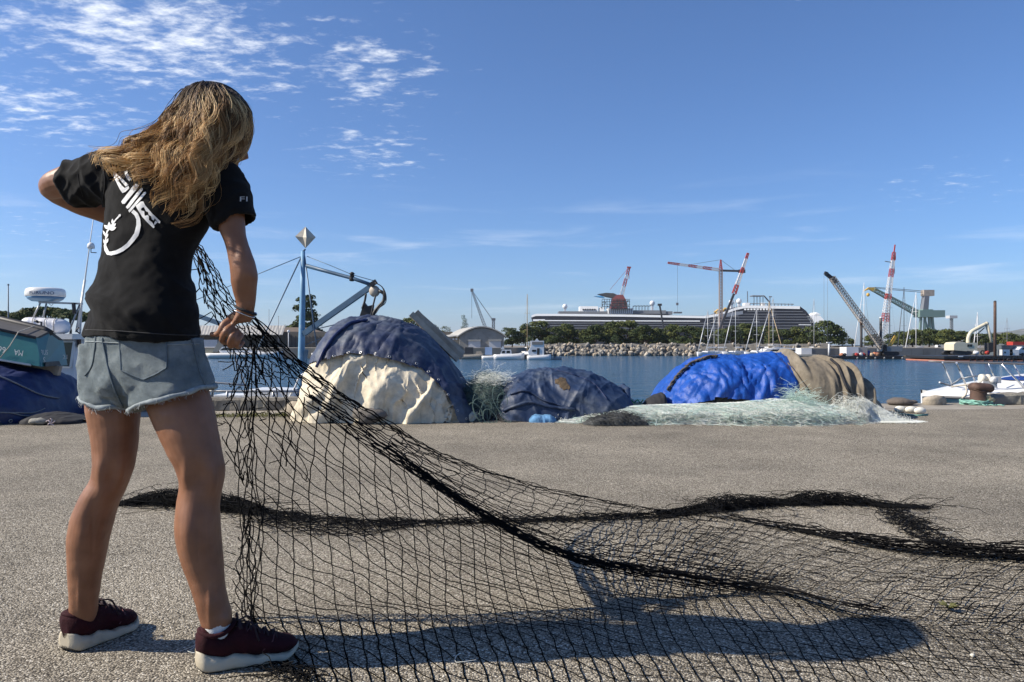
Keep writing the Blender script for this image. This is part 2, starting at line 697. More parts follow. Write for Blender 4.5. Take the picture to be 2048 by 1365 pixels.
# ------------------------------------------------------------------ covered net piles on the quay
def mound(top, y_front, depth, nu=150, nv=84, base_z=0.0, q=0.75, e=1.0, seed=0, fold=0.03, foldfreq=9.0, crump=0.012, crfreq=7.0, lean=0.0, flare=0.0, dscale=None, cz=0.0, czn=40):
    """Draped mound. top: list of (photo x, photo y of the crest, seen at the crest distance); the cover
    falls from the crest to the ground at y_front and y_front + depth. Returns a grid (nu, nv, 3)."""
    yc = y_front + depth * 0.5
    px = np.array([t[0] for t in top], float)
    py = np.array([t[1] for t in top], float)
    Xs = (px - CX) / FPX * yc
    Hs = np.maximum(CH - (py - HY) / FPX * yc - base_z, 0.012)
    s = np.linspace(0, 1, nu)
    xx = Xs[0] + (Xs[-1] - Xs[0]) * s
    H = np.maximum(np.interp(xx, Xs, Hs) * 0.35 + cat(Xs, Hs, xx) * 0.65, 0.012)
    endf = np.clip(np.minimum(s, 1 - s) / 0.22, 0, 1)
    hd = depth * 0.5 * (0.30 + 0.70 * np.sqrt(1 - (1 - endf) ** 2))
    if dscale is not None:
        hd = hd * np.interp(xx, (np.array(dscale[0]) - CX) / FPX * yc, dscale[1])
    phi = np.linspace(0, np.pi, nv)
    c, sn = np.cos(phi), np.sin(phi)
    cc = np.sign(c) * np.abs(c) ** e
    Vg = np.zeros((nu, nv, 3))
    Vg[..., 0] = xx[:, None]
    Vg[..., 1] = yc - cc[None, :] * hd[:, None] - flare * hd[:, None] * (1 - sn[None, :]) ** 3 * np.sign(c)[None, :]
    Vg[..., 2] = base_z + H[:, None] * sn[None, :] ** q
    n = grid_normals(Vg)
    sgn = np.sign((n[..., 2]).mean())
    n = n * sgn
    p = Vg + seed * 3.7
    # folds hang down the slope: stretched along phi, tight along x, deeper near the hem
    fr = foldfreq
    warp = 0.35 * vnoise(Vg * 1.7 + seed)
    f1 = ridged(np.stack([p[..., 0] * fr * 0.5 + warp * 2 + lean * p[..., 2] * fr * 0.5, p[..., 1] * 0.8, p[..., 2] * 1.1], -1), 2)
    f2 = ridged(np.stack([p[..., 0] * crfreq + warp * 3, p[..., 1] * crfreq * 0.8, p[..., 2] * crfreq * 0.7 + p[..., 0] * 2.0], -1), 3)
    low = np.clip(1.15 - Vg[..., 2] / (H[:, None] + 1e-6), 0.15, 1)
    amp = np.minimum(1.0, H[:, None] / 0.25)
    d = (fold * f1 * low + crump * f2) * amp
    if cz:
        d = d + cz * amp * crumple(Vg, czn, seed + 2, (1.0, 1.0, 0.55)) + cz * 0.55 * amp * creases(Vg, int(czn * 2.2), seed + 3)
    Vg = Vg + n * d[..., None]
    Vg[..., 2] = np.maximum(Vg[..., 2], base_z + 0.004)
    return Vg


def crumple(p, n, seed, aniso=(1, 1, 1), warp=0.25):
    """Sharp irregular creases: distance to scattered points, ridged at the cell borders."""
    sh_ = p.shape[:-1]
    q = (p.reshape(-1, 3) + warp * np.stack([vnoise(p.reshape(-1, 3) * 2.3 + seed), vnoise(p.reshape(-1, 3) * 2.3 + seed + 40), vnoise(p.reshape(-1, 3) * 2.3 + seed + 80)], -1)) * np.array(aniso)
    r = np.random.default_rng(seed)
    S_ = q[r.integers(0, len(q), n)]
    d1 = np.full(len(q), 9.0)
    d2 = np.full(len(q), 9.0)
    for s_ in S_:
        d = np.sqrt(((q - s_) ** 2).sum(1))
        d2 = np.minimum(d2, np.maximum(d, d1))
        d1 = np.minimum(d1, d)
    e = np.clip((d2 - d1) / (d1 + d2 + 1e-6), 0, 1)
    return ((1 - e) ** 2).reshape(sh_) - 0.3


def creases(Vg, n, seed, w=0.02, L=0.35, slant=0.6):
    """Straight sharp folds of a stretched sheet: each a ridge or valley along a short line on the surface."""
    r = np.random.default_rng(seed)
    arc_ = np.concatenate([np.zeros((Vg.shape[0], 1)), np.cumsum(np.linalg.norm(np.diff(Vg, axis=1), axis=2), axis=1)], 1)
    x = Vg[..., 0] + 0.02 * vnoise(Vg * 5 + seed)
    out = np.zeros(Vg.shape[:2])
    for _ in range(n):
        i, j = int(r.integers(0, Vg.shape[0])), int(r.integers(0, int(Vg.shape[1] * 0.6)))
        a = r.normal(0, slant)
        dx, da = x - x[i, j], arc_ - arc_[i, j]
        u = dx * math.cos(a) + da * math.sin(a)           # across
        t = -dx * math.sin(a) + da * math.cos(a)          # along
        ll = L * r.uniform(0.5, 1.5)
        out += r.choice([1.0, 1.0, -0.7]) * r.uniform(0.4, 1.0) * np.exp(-np.abs(u) / (w * r.uniform(0.6, 1.8))) * np.exp(-(t / ll) ** 4)
    return out


def grid_obj(name, Vg, material, parent=None, sel=None, off=0.0):
    """Grid as a mesh; `sel` (nu, nv) bool keeps only those vertices' faces; `off` pushes it outwards."""
    if off:
        n = grid_normals(Vg)
        n *= np.sign(n[..., 2].mean())
        Vg = Vg + n * off
    F = grid_faces(*Vg.shape[:2])
    if sel is not None:
        ok = sel.reshape(-1)[F].all(1)
        F = F[ok]
        used = np.unique(F)
        remap = -np.ones(Vg.shape[0] * Vg.shape[1], int)
        remap[used] = np.arange(len(used))
        V = Vg.reshape(-1, 3)[used]
        F = remap[F]
    else:
        V = Vg.reshape(-1, 3)
    return place(name, V, F, material, parent)


def pixgrid(Vg):
    return CX + Vg[..., 0] / Vg[..., 1] * FPX, HY + (CH - Vg[..., 2]) / Vg[..., 1] * FPX


def bvh_grid(Vg):
    return BVHTree.FromPolygons([tuple(v) for v in Vg.reshape(-1, 3)], [tuple(f) for f in grid_faces(*Vg.shape[:2])])


EYE = Vector((0, 0, CH))


def cast(bvh, px, py):
    d = (P(px, py, 1.0) - EYE).normalized()
    r = bvh.ray_cast(EYE, d)
    if r[0] is None:
        return None, None
    n = r[1] if r[1].dot(d) < 0 else -r[1]
    return r[0], n


def rope_on(bvh, pts, rad, off, n=40, k=6, mbld=None):
    """A cord laid over a surface along photo points."""
    q = smooth_path([(a, b_, 0) for a, b_ in pts], n)
    out = []
    for a, b_, _ in q:
        h, nn = cast(bvh, a, b_)
        if h is not None:
            out.append(h + nn * off)
    mbld = mbld or MB()
    if len(out) > 2:
        mbld.tube(out, rad, k)
    return mbld


def tarp_mat(name, c, dust, rough, dustlo=0.5, dusthi=0.75, dscale=1.8, bump=0.004, bscale=26, spec=0.5, stripes=0.0):
    """Cloth or plastic sheet: dust settles in uneven patches; fine creases as relief."""
    m, nt_, b = node_mat(name)
    t = nt_.nodes.new('ShaderNodeTexCoord')

    def nz(sc, det=6, ro=0.6, stretch=None):
        n = nt_.nodes.new('ShaderNodeTexNoise')
        n.inputs['Scale'].default_value = sc
        n.inputs['Detail'].default_value = det
        n.inputs['Roughness'].default_value = ro
        if stretch:
            mp_ = nt_.nodes.new('ShaderNodeMapping')
            mp_.inputs['Scale'].default_value = stretch
            nt_.links.new(t.outputs['Object'], mp_.inputs[0])
            nt_.links.new(mp_.outputs[0], n.inputs['Vector'])
        else:
            nt_.links.new(t.outputs['Object'], n.inputs['Vector'])
        return n.outputs[0]
    mr_ = nt_.nodes.new('ShaderNodeMapRange')
    mr_.interpolation_type = 'SMOOTHSTEP'
    mr_.inputs[1].default_value, mr_.inputs[2].default_value = dustlo, dusthi
    nt_.links.new(nz(dscale, 8, 0.68, (1, 1, 1.6)), mr_.inputs[0])
    mx_ = nt_.nodes.new('ShaderNodeMix')
    mx_.data_type = 'RGBA'
    nt_.links.new(mr_.outputs[0], mx_.inputs['Factor'])
    mx_.inputs['A'].default_value = (*c, 1)
    mx_.inputs['B'].default_value = (*dust, 1)
    mv = nt_.nodes.new('ShaderNodeMapRange')
    mv.inputs[1].default_value, mv.inputs[2].default_value = 0.25, 0.75
    mv.inputs[3].default_value, mv.inputs[4].default_value = 0.75, 1.25
    nt_.links.new(nz(14, 5), mv.inputs[0])
    mm = nt_.nodes.new('ShaderNodeMix')
    mm.data_type = 'RGBA'
    mm.blend_type = 'MULTIPLY'
    mm.inputs['Factor'].default_value = 1
    nt_.links.new(mx_.outputs['Result'], mm.inputs['A'])
    nt_.links.new(mv.outputs[0], mm.inputs['B'])
    nt_.links.new(mm.outputs['Result'], b.inputs['Base Color'])
    b.inputs['Roughness'].default_value = rough
    b.inputs['Specular IOR Level'].default_value = spec
    b1 = nt_.nodes.new('ShaderNodeBump')
    b1.inputs['Distance'].default_value = bump
    nt_.links.new(nz(bscale, 5, 0.6), b1.inputs['Height'])
    b2 = nt_.nodes.new('ShaderNodeBump')
    b2.inputs['Distance'].default_value = bump * 0.35
    nt_.links.new(nz(bscale * 6, 2), b2.inputs['Height'])
    nt_.links.new(b1.outputs[0], b2.inputs['Normal'])
    nt_.links.new(b2.outputs[0], b.inputs['Normal'])
    return m


M_NAVY = tarp_mat('faded_navy_tarpaulin', (0.011, 0.021, 0.062), (0.10, 0.118, 0.145), 0.6, 0.42, 0.72)
M_NAVY2 = tarp_mat('deep_navy_tarpaulin', (0.010, 0.020, 0.085), (0.03, 0.045, 0.10), 0.5, 0.5, 0.8)
M_NAVY3 = tarp_mat('worn_slate_blue_tarpaulin', (0.012, 0.028, 0.072), (0.060, 0.078, 0.11), 0.55, 0.45, 0.72, 2.4)
M_CANVAS = tarp_mat('cream_canvas', (0.62, 0.55, 0.42), (0.40, 0.32, 0.20), 0.85, 0.55, 0.82, 1.6, 0.006, 12, 0.2)
M_BLUE = tarp_mat('bright_blue_poly_tarp', (0.008, 0.065, 0.33), (0.02, 0.11, 0.43), 0.46, 0.5, 0.8, 3.0, 0.010, 16, 0.4)
M_GREYC = tarp_mat('grey_brown_canvas', (0.17, 0.145, 0.11), (0.29, 0.25, 0.19), 0.9, 0.45, 0.7, 1.5, 0.006, 16, 0.15)
M_STEEL = mat('dull_steel', (0.42, 0.42, 0.42), 0.42, 0.85, 0.2, 20)
M_ROPE = mat('grey_rope', (0.22, 0.22, 0.23), 0.9, var=0.3, vscale=60, bump=0.002, bscale=200)
M_ROPEB = mat('dark_braided_rope', (0.09, 0.075, 0.06), 0.9, var=0.5, vscale=40, bump=0.004, bscale=90)
M_ROPEW = mat('bleached_rope', (0.50, 0.45, 0.37), 0.9, var=0.25, vscale=50, bump=0.003, bscale=120)
M_ROPEG = mat('pale_green_rope', (0.17, 0.33, 0.27), 0.85, var=0.3, vscale=50)
M_WOOD = mat('weathered_plank_wood', (0.33, 0.26, 0.19), 0.85, var=0.35, vscale=9, bump=0.004, bscale=40, c2=(0.36, 0.31, 0.25), c2lo=0.45, c2hi=0.7, c2scale=4)
M_BLACKF = mat('black_cloth', (0.015, 0.015, 0.018), 0.85, var=0.3, vscale=12, bump=0.004, bscale=25)


def grommet(bvh, px, py, r, parent, material=None):
    h, n = cast(bvh, px, py)
    if h is None:
        return
    t1 = n.orthogonal().normalized()
    t2 = n.cross(t1)
    c = h + n * 0.006
    m_ = MB()
    ring = []
    for i in range(14):
        a = 2 * math.pi * i / 14
        dirv = t1 * math.cos(a) + t2 * math.sin(a)
        rr = []
        for j in range(6):
            bb = 2 * math.pi * j / 6
            rr.append(c + dirv * (r + r * 0.34 * math.cos(bb)) + n * (r * 0.25 * math.sin(bb)))
        ring.append(rr)
    m_.loft(ring + [ring[0]], caps=False)
    m_.build('grommet', material or M_STEEL, parent)


# --- big pile: cream canvas below, faded navy tarpaulin over it
topB = [(618, 824), (630, 780), (642, 734), (658, 698), (674, 671), (692, 650), (710, 643), (745, 641), (790, 646), (830, 662), (868, 692), (900, 735), (925, 775), (950, 812), (974, 830)]
VB = mound(topB, 8.35, 2.2, 220, 140, q=0.66, e=1.1, seed=1, fold=0.02, foldfreq=6, crump=0.010, crfreq=4.0, lean=-0.5, cz=0.035, czn=46)
tB = thing('covered_net_pile', (P(780, 840, 8.9).x, 8.9, 0), 'largest heap, cream canvas half covered by a faded navy tarpaulin with eyelets', 'net pile')
# canvas: own deep folds
nB = grid_normals(VB)
nB *= np.sign(nB[..., 2].mean())
pB = VB
fold = ridged(np.stack([pB[..., 0] * 3.1 - pB[..., 2] * 1.2 + 0.5 * vnoise(pB * 2.1), pB[..., 1] * 0.5, pB[..., 2] * 0.9 + 4], -1), 2)
low = np.clip(1.2 - VB[..., 2] / 1.0, 0.1, 1)
VBc = VB + nB * (0.05 * fold * low - 0.05 + 0.03 * crumple(VB, 22, 5, (1.0, 1.0, 0.45), 0.5) + 0.026 * creases(VB, 46, 6, 0.035, 0.35, 0.6))[..., None]
VBc[..., 2] = np.maximum(VBc[..., 2], 0.004)
cnv = grid_obj('canvas_sheet', VBc, M_CANVAS, tB)
hem_x = [560, 600, 630, 690, 740, 790, 840, 868, 893, 908, 920, 990]
hem_y = [748, 742, 728, 713, 714, 727, 741, 766, 792, 830, 862, 1000]
gx, gy = pixgrid(VB)
front = VB[..., 1] < (8.35 + 1.1)
selB = (gy < np.interp(gx, hem_x, hem_y)) | ~front
blu = grid_obj('navy_tarpaulin', VB, M_NAVY, tB, selB, 0.028)
bvB = bvh_grid(VB + nB * 0.028)
for gx_, gy_ in ((668, 713), (697, 706), (722, 706), (751, 708), (779, 714), (806, 723), (833, 728), (857, 744), (877, 760), (896, 790), (915, 822), (932, 838)):
    grommet(bvB, gx_, gy_, 0.014 if gx_ < 860 else 0.012, tB)
m_ = MB()
rope_on(bvB, [(636, 735), (652, 700), (672, 672), (700, 650), (735, 643)], 0.02, 0.02, 30, 6, m_)
m_.build('rolled_edge', M_NAVY2, tB)
# stone that weighs the canvas down
def rock_mesh(c, r, sx, sy, sz, seed, sub=10):
    m_ = MB()
    m_.ball(c, r, sx, sy, sz, 14, 10)
    a = np.array(m_.v)
    d = a - np.array(c)
    a = np.array(c) + d * (1 + 0.28 * vnoise(d / r * 1.6 + seed)[:, None] + 0.10 * vnoise(d / r * 4 + seed)[:, None])
    m_.v = [tuple(x) for x in a]
    return m_


M_STONE = mat('pale_limestone', (0.36, 0.31, 0.24), 0.9, var=0.3, vscale=8, bump=0.01, bscale=25, c2=(0.16, 0.13, 0.10), c2lo=0.5, c2hi=0.7, c2scale=6)
g = G(600, 835)
tag(rock_mesh((g.x, g.y, 0.10), 0.15, 1.2, 0.9, 0.75, 3).build('ballast_stone', M_STONE), 'rounded tan stone weighing down the left foot of the cream canvas', 'stone')
g = G(745, 846)
tag(rock_mesh((P(742, 800, 8.42).x, 8.30, 0.10), 0.12, 1.5, 0.7, 0.9, 11).build('ballast_stone', mat('dark_grey_stone', (0.14, 0.125, 0.11), 0.9, var=0.35, vscale=14, bump=0.01, bscale=30)), 'rough grey stone in front of the cream canvas', 'stone')

# planks sticking up behind the big pile
tP = thing('plank_stack', (P(870, 690, 9.9).x, 9.9, 0), 'leaning bundle of weathered boards behind the largest heap', 'planks')
for i, (a, b_, w) in enumerate((((822, 628), (916, 720), 0.075), ((832, 624), (924, 716), 0.07), ((843, 634), (927, 708), 0.06), ((852, 648), (926, 700), 0.05), ((820, 646), (884, 716), 0.025))):
    d_ = 9.70 + 0.06 * i
    A, B_ = P(a[0], a[1], d_), P(b_[0], b_[1], d_ + 0.12)
    MB().bar(A, B_, w, 0.03, up=(0.35, -0.85, 0.35)).build('plank', M_WOOD if i % 2 else mat('pale_plank_wood', (0.42, 0.35, 0.27), 0.85, var=0.3, vscale=9, bump=0.004, bscale=40), tP)
MB().bar(P(895, 700, 9.95), Vector((P(895, 700, 9.95).x - 0.1, 9.95, 0.0)), 0.08).build('support_post', M_WOOD, tP)

# --- far-left pile under a deep navy sheet
topA = [(-190, 706), (-120, 702), (-40, 716), (20, 732), (60, 741), (84, 750), (102, 775), (115, 802), (126, 828)]
VA = mound(topA, 8.2, 1.9, 150, 90, q=0.60, seed=5, fold=0.05, foldfreq=11, crump=0.010, crfreq=5, lean=0.25, cz=0.02, czn=40)
tA = thing('covered_net_pile', (P(20, 850, 8.6).x, 8.6, 0), 'deep navy sheet roped over a heap at the left edge of the picture', 'net pile')
grid_obj('navy_sheet', VA, M_NAVY2, tA)
bvA = bvh_grid(VA)
m_ = MB()
rope_on(bvA, [(-60, 738), (0, 755), (50, 777), (85, 792), (116, 797)], 0.009, 0.012, 40, 6, m_)
m_.build('lashing_rope', M_ROPE, tA)
m_ = MB()
rope_on(bvA, [(-20, 824), (30, 826), (70, 825), (88, 818)], 0.007, 0.012, 30, 6, m_)
rope_on(bvA, [(20, 826), (45, 832), (68, 833)], 0.007, 0.012, 20, 6, m_)
m_.build('lashing_rope', M_ROPE, tA)
grommet(bvA, 21, 842, 0.016, tA)
# dark cloth and rubbish at its foot
VAc = mound([(55, 836), (80, 829), (110, 826), (145, 832), (172, 838)], 8.25, 0.55, 70, 30, q=0.6, seed=9, fold=0.02, crump=0.02, crfreq=9)
tag(grid_obj('dark_ground_sheet', VAc, M_BLACKF), 'flat black cloth lying at the foot of the left navy heap', 'cloth')
m_ = rock_mesh((P(78, 838, 8.25).x, 8.22, 0.04), 0.06, 1.7, 0.8, 0.6, 2)
tag(m_.build('crumpled_rag', mat('grey_rag', (0.25, 0.24, 0.21), 0.9, var=0.4, vscale=25, bump=0.006, bscale=40)), 'grey crumpled rag at the foot of the left navy heap', 'rag')
m_ = MB()
for k_ in range(5):
    a = k_ * 1.26
    c0 = P(101, 848, 8.17)
    m_.tube([c0 + Vector((0, 0, 0.0)), c0 + Vector((0.035 * math.cos(a), 0.01, 0.02 + 0.03 * math.sin(a))), c0 + Vector((0.05 * math.cos(a + 0.4), 0, 0.015 + 0.04 * math.sin(a + 0.4)))], 0.006, 5)
tag(m_.build('crumpled_wrapper', mat('pink_white_wrapper', (0.62, 0.50, 0.50), 0.6, var=0.3, vscale=40)), 'small crumpled pink and white wrapper on the asphalt edge', 'litter')

# --- middle pile, slate blue
topC = [(985, 828), (1000, 790), (1018, 764), (1042, 750), (1080, 743), (1130, 742), (1170, 748), (1210, 763), (1240, 780), (1254, 794), (1256, 826)]
VC = mound(topC, 8.55, 1.7, 180, 120, q=0.70, seed=12, fold=0.03, foldfreq=6, crump=0.016, crfreq=4.0, lean=0.7, cz=0.03, czn=26)
tC = thing('covered_net_pile', (P(1125, 835, 9.0).x, 9.0, 0), 'low heap under a worn slate blue tarpaulin with a torn brown hole', 'net pile')
grid_obj('slate_tarpaulin', VC, M_NAVY3, tC)
nC = grid_normals(VC)
nC *= np.sign(nC[..., 2].mean())
bvC = bvh_grid(VC)
# the hole: a patch of brown net showing through
gxc, gyc = pixgrid(VC)
selh = (((gxc - 1124) / 15.0) ** 2 + ((gyc - 768) / 14.0) ** 2 < 0.75 + 1.3 * fbm(VC * 11, 3)) & (abs(gxc - 1124) < 26) & (abs(gyc - 768) < 24) & (VC[..., 1] < 9.4)
grid_obj('torn_hole', VC, mat('brown_net_inside', (0.075, 0.052, 0.030), 0.95, var=0.6, vscale=30, bump=0.012, bscale=45), tC, selh, 0.006)
# loose hem flap folded along its foot
m_ = MB()
for pts, r_ in (([(1008, 822), (1060, 806), (1105, 815), (1150, 820)], 0.020), ([(1022, 790), (1050, 783), (1085, 800), (1120, 812), (1142, 818)], 0.014)):
    rope_on(bvC, pts, r_, 0.012, 30, 6, m_)
m_.build('folded_hem', M_NAVY3, tC)
m_ = MB()
rope_on(bvC, [(1086, 735), (1140, 748), (1190, 770), (1215, 800)], 0.004, 0.005, 30, 5, m_)
m_.build('seam', M_NAVY2, tC)

# --- bright blue tarp pile
topD = [(1302, 812), (1322, 800), (1338, 772), (1360, 745), (1385, 728), (1410, 719), (1440, 717), (1465, 722), (1490, 717), (1520, 713), (1550, 713), (1572, 722), (1580, 750), (1586, 790), (1590, 806)]
VD = mound(topD, 8.95, 1.5, 180, 120, q=0.55, seed=21, fold=0.04, foldfreq=9, crump=0.008, crfreq=5, lean=-0.4, cz=0.036, czn=44)
gxd, gyd = pixgrid(VD)
tD = thing('covered_net_pile', (P(1450, 810, 9.4).x, 9.4, 0), 'heap under a shiny bright blue plastic tarpaulin', 'net pile')
hemD = np.interp(gxd, [1300, 1320, 1380, 1420, 1440, 1460, 1510, 1560, 1590], [818, 816, 810, 806, 796, 800, 806, 803, 800])
selD = (gyd < hemD) | (VD[..., 1] > 9.7)
grid_obj('blue_tarpaulin', VD, M_BLUE, tD, selD, 0.02)
grid_obj('dark_contents', VD, mat('dark_net_contents', (0.05, 0.045, 0.04), 0.95, var=0.6, vscale=30, bump=0.02, bscale=40), tD, None, -0.03)
bvD = bvh_grid(VD + 0)
m_ = MB()
for ph in (0.0, math.pi):
    q = smooth_path([(1342, 782, 0), (1352, 765, 0), (1372, 742, 0), (1395, 727, 0), (1420, 719, 0), (1436, 717, 0)], 70)
    pts = []
    for i, (a, b_, _) in enumerate(q):
        h, n = cast(bvD, a, b_ + 1.5)
        if h is not None:
            tw = i * 0.75 + ph
            pts.append(h + n * (0.045 + 0.012 * math.cos(tw)) + Vector((0.012 * math.sin(tw), 0, 0)))
    m_.tube(pts, 0.013, 6)
m_.build('twisted_rope', M_ROPEB, tD)

# black flipped rubber corner left of the blue tarp
VE = mound([(1285, 812), (1300, 797), (1318, 788), (1326, 790), (1330, 812)], 8.95, 0.5, 50, 30, q=0.6, seed=31, fold=0.02, crump=0.012)
tag(grid_obj('black_rubber_sheet', VE, M_BLACKF), 'small black rubber sheet poking out left of the bright blue tarpaulin', 'rubber sheet')

# --- grey brown canvas pile, drawn up in pleats
topF = [(1556, 806), (1562, 725), (1585, 716), (1620, 716), (1650, 717), (1672, 722), (1690, 748), (1706, 780), (1722, 815), (1728, 828)]
VF = mound(topF, 8.75, 1.6, 170, 100, q=0.50, seed=41, fold=0.0, crump=0.008, crfreq=5)
nF = grid_normals(VF)
nF *= np.sign(nF[..., 2].mean())
pl = (VF[..., 0] - VF[0, 0, 0])
right = np.clip((pl - 0.30) / 0.25, 0, 1)
ple = np.sin((pl * (1 - 0.10 * VF[..., 2]) * 40) + 2.2 * vnoise(VF * 2.0)) + 0.4 * np.sin(pl * 90 + vnoise(VF * 3) * 3)
VF = VF + nF * (0.028 * ple * right * np.clip(VF[..., 2] / 0.35, 0.3, 1))[..., None]
VF[..., 2] = np.maximum(VF[..., 2], 0.004)
tF = thing('covered_net_pile', (P(1640, 825, 9.2).x, 9.2, 0), 'heap under pleated grey brown canvas right of the blue tarpaulin', 'net pile')
grid_obj('canvas_sheet', VF, M_GREYC, tF)
bvF = bvh_grid(VF)
m_ = MB()
rope_on(bvF, [(1562, 722), (1574, 745), (1588, 770), (1602, 796)], 0.032, 0.03, 30, 8, m_)
m_.build('corded_edge', mat('rusty_brown_cord', (0.16, 0.095, 0.06), 0.9, var=0.5, vscale=30, bump=0.01, bscale=50), tF)
m_ = MB()
rope_on(bvF, [(1570, 718), (1588, 740), (1606, 765), (1616, 780)], 0.02, 0.025, 30, 8, m_)
m_.build('folded_edge', M_GREYC, tF)
m_ = MB()
rope_on(bvF, [(1663, 720), (1672, 728), (1684, 752), (1698, 785), (1712, 808)], 0.016, 0.012, 30, 6, m_)
m_.build('dark_hem', M_BLACKF, tF)


# ------------------------------------------------------------------ loose nets: fine tangled twine on the quay
def tangle(n, sampler, length, npts, rad, curl=1.0, flat=0.35, seed=0, zmin=0.004, zfun=None, hold=None):
    """n wandering threads; sampler(n) -> start points (n,3). Returns V, F."""
    r_ = np.random.default_rng(seed)
    p = sampler(n, r_)
    a = r_.uniform(0, 2 * np.pi, n)
    e = r_.normal(0, flat, n)
    step = length * r_.uniform(0.6, 1.4, n) / npts
    w = r_.normal(0, curl, n)
    out = np.zeros((n, npts, 3))
    for i in range(npts):
        out[:, i] = p
        w = 0.75 * w + r_.normal(0, curl * 0.6, n)
        a = a + w * 0.5
        e = 0.8 * e + r_.normal(0, flat * 0.6, n)
        p = p + np.stack([np.cos(a) * np.cos(e), np.sin(a) * np.cos(e), np.sin(e)], -1) * step[:, None]
        if zfun is not None:
            zm = zfun(p)
            p[:, 2] = np.clip(p[:, 2], zmin, zm)
        p[:, 2] = np.maximum(p[:, 2], zmin)
    if hold is not None:                                  # (path, widths): threads bend back towards the heap's line
        q, hw = hold
        f = out.reshape(-1, 3)
        j = np.argmin(((f[:, None, :2] - q[None, :, :2]) ** 2).sum(-1), 1)
        dv = f[:, :2] - q[j, :2]
        L_ = np.sqrt((dv ** 2).sum(1)) + 1e-9
        lim = hw[j] * (0.55 + 0.75 * np.abs(vnoise(f * 7 + seed)))
        k = np.where(L_ > lim, (lim + 0.42 * (L_ - lim)) / L_, 1.0)
        f[:, :2] = q[j, :2] + dv * k[:, None]
        out = f.reshape(out.shape)
    return strands(out, rad, 3)


def along(path, width, height, jitter=1.0, wprof=None):
    """Sampler scattering starts along a ground path; also a height limit for the heap."""
    q = np.array([tuple(v) for v in path], float)
    s = np.concatenate([[0], np.cumsum(np.linalg.norm(np.diff(q, axis=0), axis=1))])
    ww = np.full(len(q), 1.0) if wprof is None else np.array(wprof, float)

    def samp(n, r_):
        t = r_.uniform(0, s[-1], n)
        c = np.stack([np.interp(t, s, q[:, k]) for k in range(3)], -1)
        k_ = np.interp(t, s, ww)
        rr = np.sqrt(r_.uniform(0, 1, n))
        th = r_.uniform(0, np.pi, n)
        c[:, 1] += np.cos(th) * rr * width * k_ * 0.5
        c[:, 0] += r_.normal(0, width * 0.2, n) * jitter
        c[:, 2] = 0.006 + np.sin(th) * rr * height * k_
        return c

    def zf(p):
        j = np.argmin(((p[:, None, :2] - q[None, :, :2]) ** 2).sum(-1), 1)
        d = np.sqrt(((p[:, :2] - q[j, :2]) ** 2).sum(-1))
        return np.maximum(0.012, height * 1.25 * ww[j] * np.clip(1.15 - d / (width * ww[j] + 1e-6), 0.05, 1))
    return samp, zf


def densify(pts, n=60):
    return smooth_path(pts, n)


def thread_mat(name, c, trans=0.0, rough=0.45):
    m, nt_, b = node_mat(name)
    b.inputs['Base Color'].default_value = (*c, 1)
    b.inputs['Roughness'].default_value = rough
    b.inputs['Specular IOR Level'].default_value = 0.15 if rough > 0.6 else 0.5
    return m


M_TW_W = thread_mat('white_monofilament', (0.78, 0.80, 0.74))
M_TW_M = thread_mat('mint_monofilament', (0.56, 0.72, 0.65))
M_TW_G = thread_mat('grey_green_twine', (0.11, 0.165, 0.15), rough=0.7)
M_TW_K = thread_mat('black_twine', (0.004, 0.004, 0.0045), rough=0.85)
M_TW_D = thread_mat('charcoal_twine', (0.075, 0.078, 0.080), rough=0.8)


def fluff_body(path, width, height, material, parent, wprof=None, seed=0, name='net_core'):
    """The packed inside of a loose net heap, low and lumpy."""
    q = densify(path, 70)
    ww = np.interp(np.linspace(0, 1, 70), np.linspace(0, 1, len(wprof)), wprof) if wprof is not None else np.ones(70)
    ph = np.linspace(0, np.pi, 16)
    Vg = np.zeros((70, 16, 3))
    Vg[..., 0] = q[:, None, 0]
    Vg[..., 1] = q[:, None, 1] - np.cos(ph)[None] * width * 0.5 * ww[:, None]
    Vg[..., 2] = np.sin(ph)[None] ** 0.8 * height * ww[:, None]
    Vg[..., 2] *= 1 + 0.5 * fbm(Vg * 6 + seed, 3)
    Vg[..., 1] += 0.06 * vnoise(Vg * 5 + seed + 9)
    Vg[..., 2] = np.maximum(Vg[..., 2], 0.003)
    return grid_obj(name, Vg, material, parent)


# white and mint gill net strewn before the blue tarp and the canvas
path = [G(1120, 843), G(1200, 842), G(1300, 842), G(1400, 842), G(1500, 843), G(1580, 842), G(1650, 842)]
wp = [0.2, 0.7, 0.85, 0.9, 1.0, 1.2, 0.9]
tN = thing('gill_net_heap', (G(1400, 835).x, G(1400, 835).y, 0), 'fluffy white and mint monofilament net strewn before the bright blue tarpaulin', 'fishing net')
q = densify(path, 60)
wpi = np.interp(np.linspace(0, 1, 60), np.linspace(0, 1, len(wp)), wp)
fluff_body(path, 0.66, 0.06, mat('packed_pale_net', (0.60, 0.63, 0.56), 0.9, var=0.35, vscale=12, bump=0.02, bscale=35), tN, wp, 3)
sm, zf = along(q, 0.9, 0.17, 1.0, wpi)
hold = (q, 0.45 * wpi)
V, F = tangle(9500, sm, 0.45, 9, 0.0013, 0.5, 0.25, 5, zfun=zf, hold=hold)
place('white_threads', V, F, M_TW_W, tN)
V, F = tangle(4500, sm, 0.5, 9, 0.0013, 0.5, 0.25, 6, zfun=zf, hold=hold)
place('mint_threads', V, F, M_TW_M, tN)
# the part drawn up against the canvas
path = [P(1592, 790, 8.75), P(1605, 800, 8.65), P(1622, 812, 8.55), P(1650, 822, 8.45)]
q2 = densify([Vector((v.x, v.y, 0)) for v in path], 30)


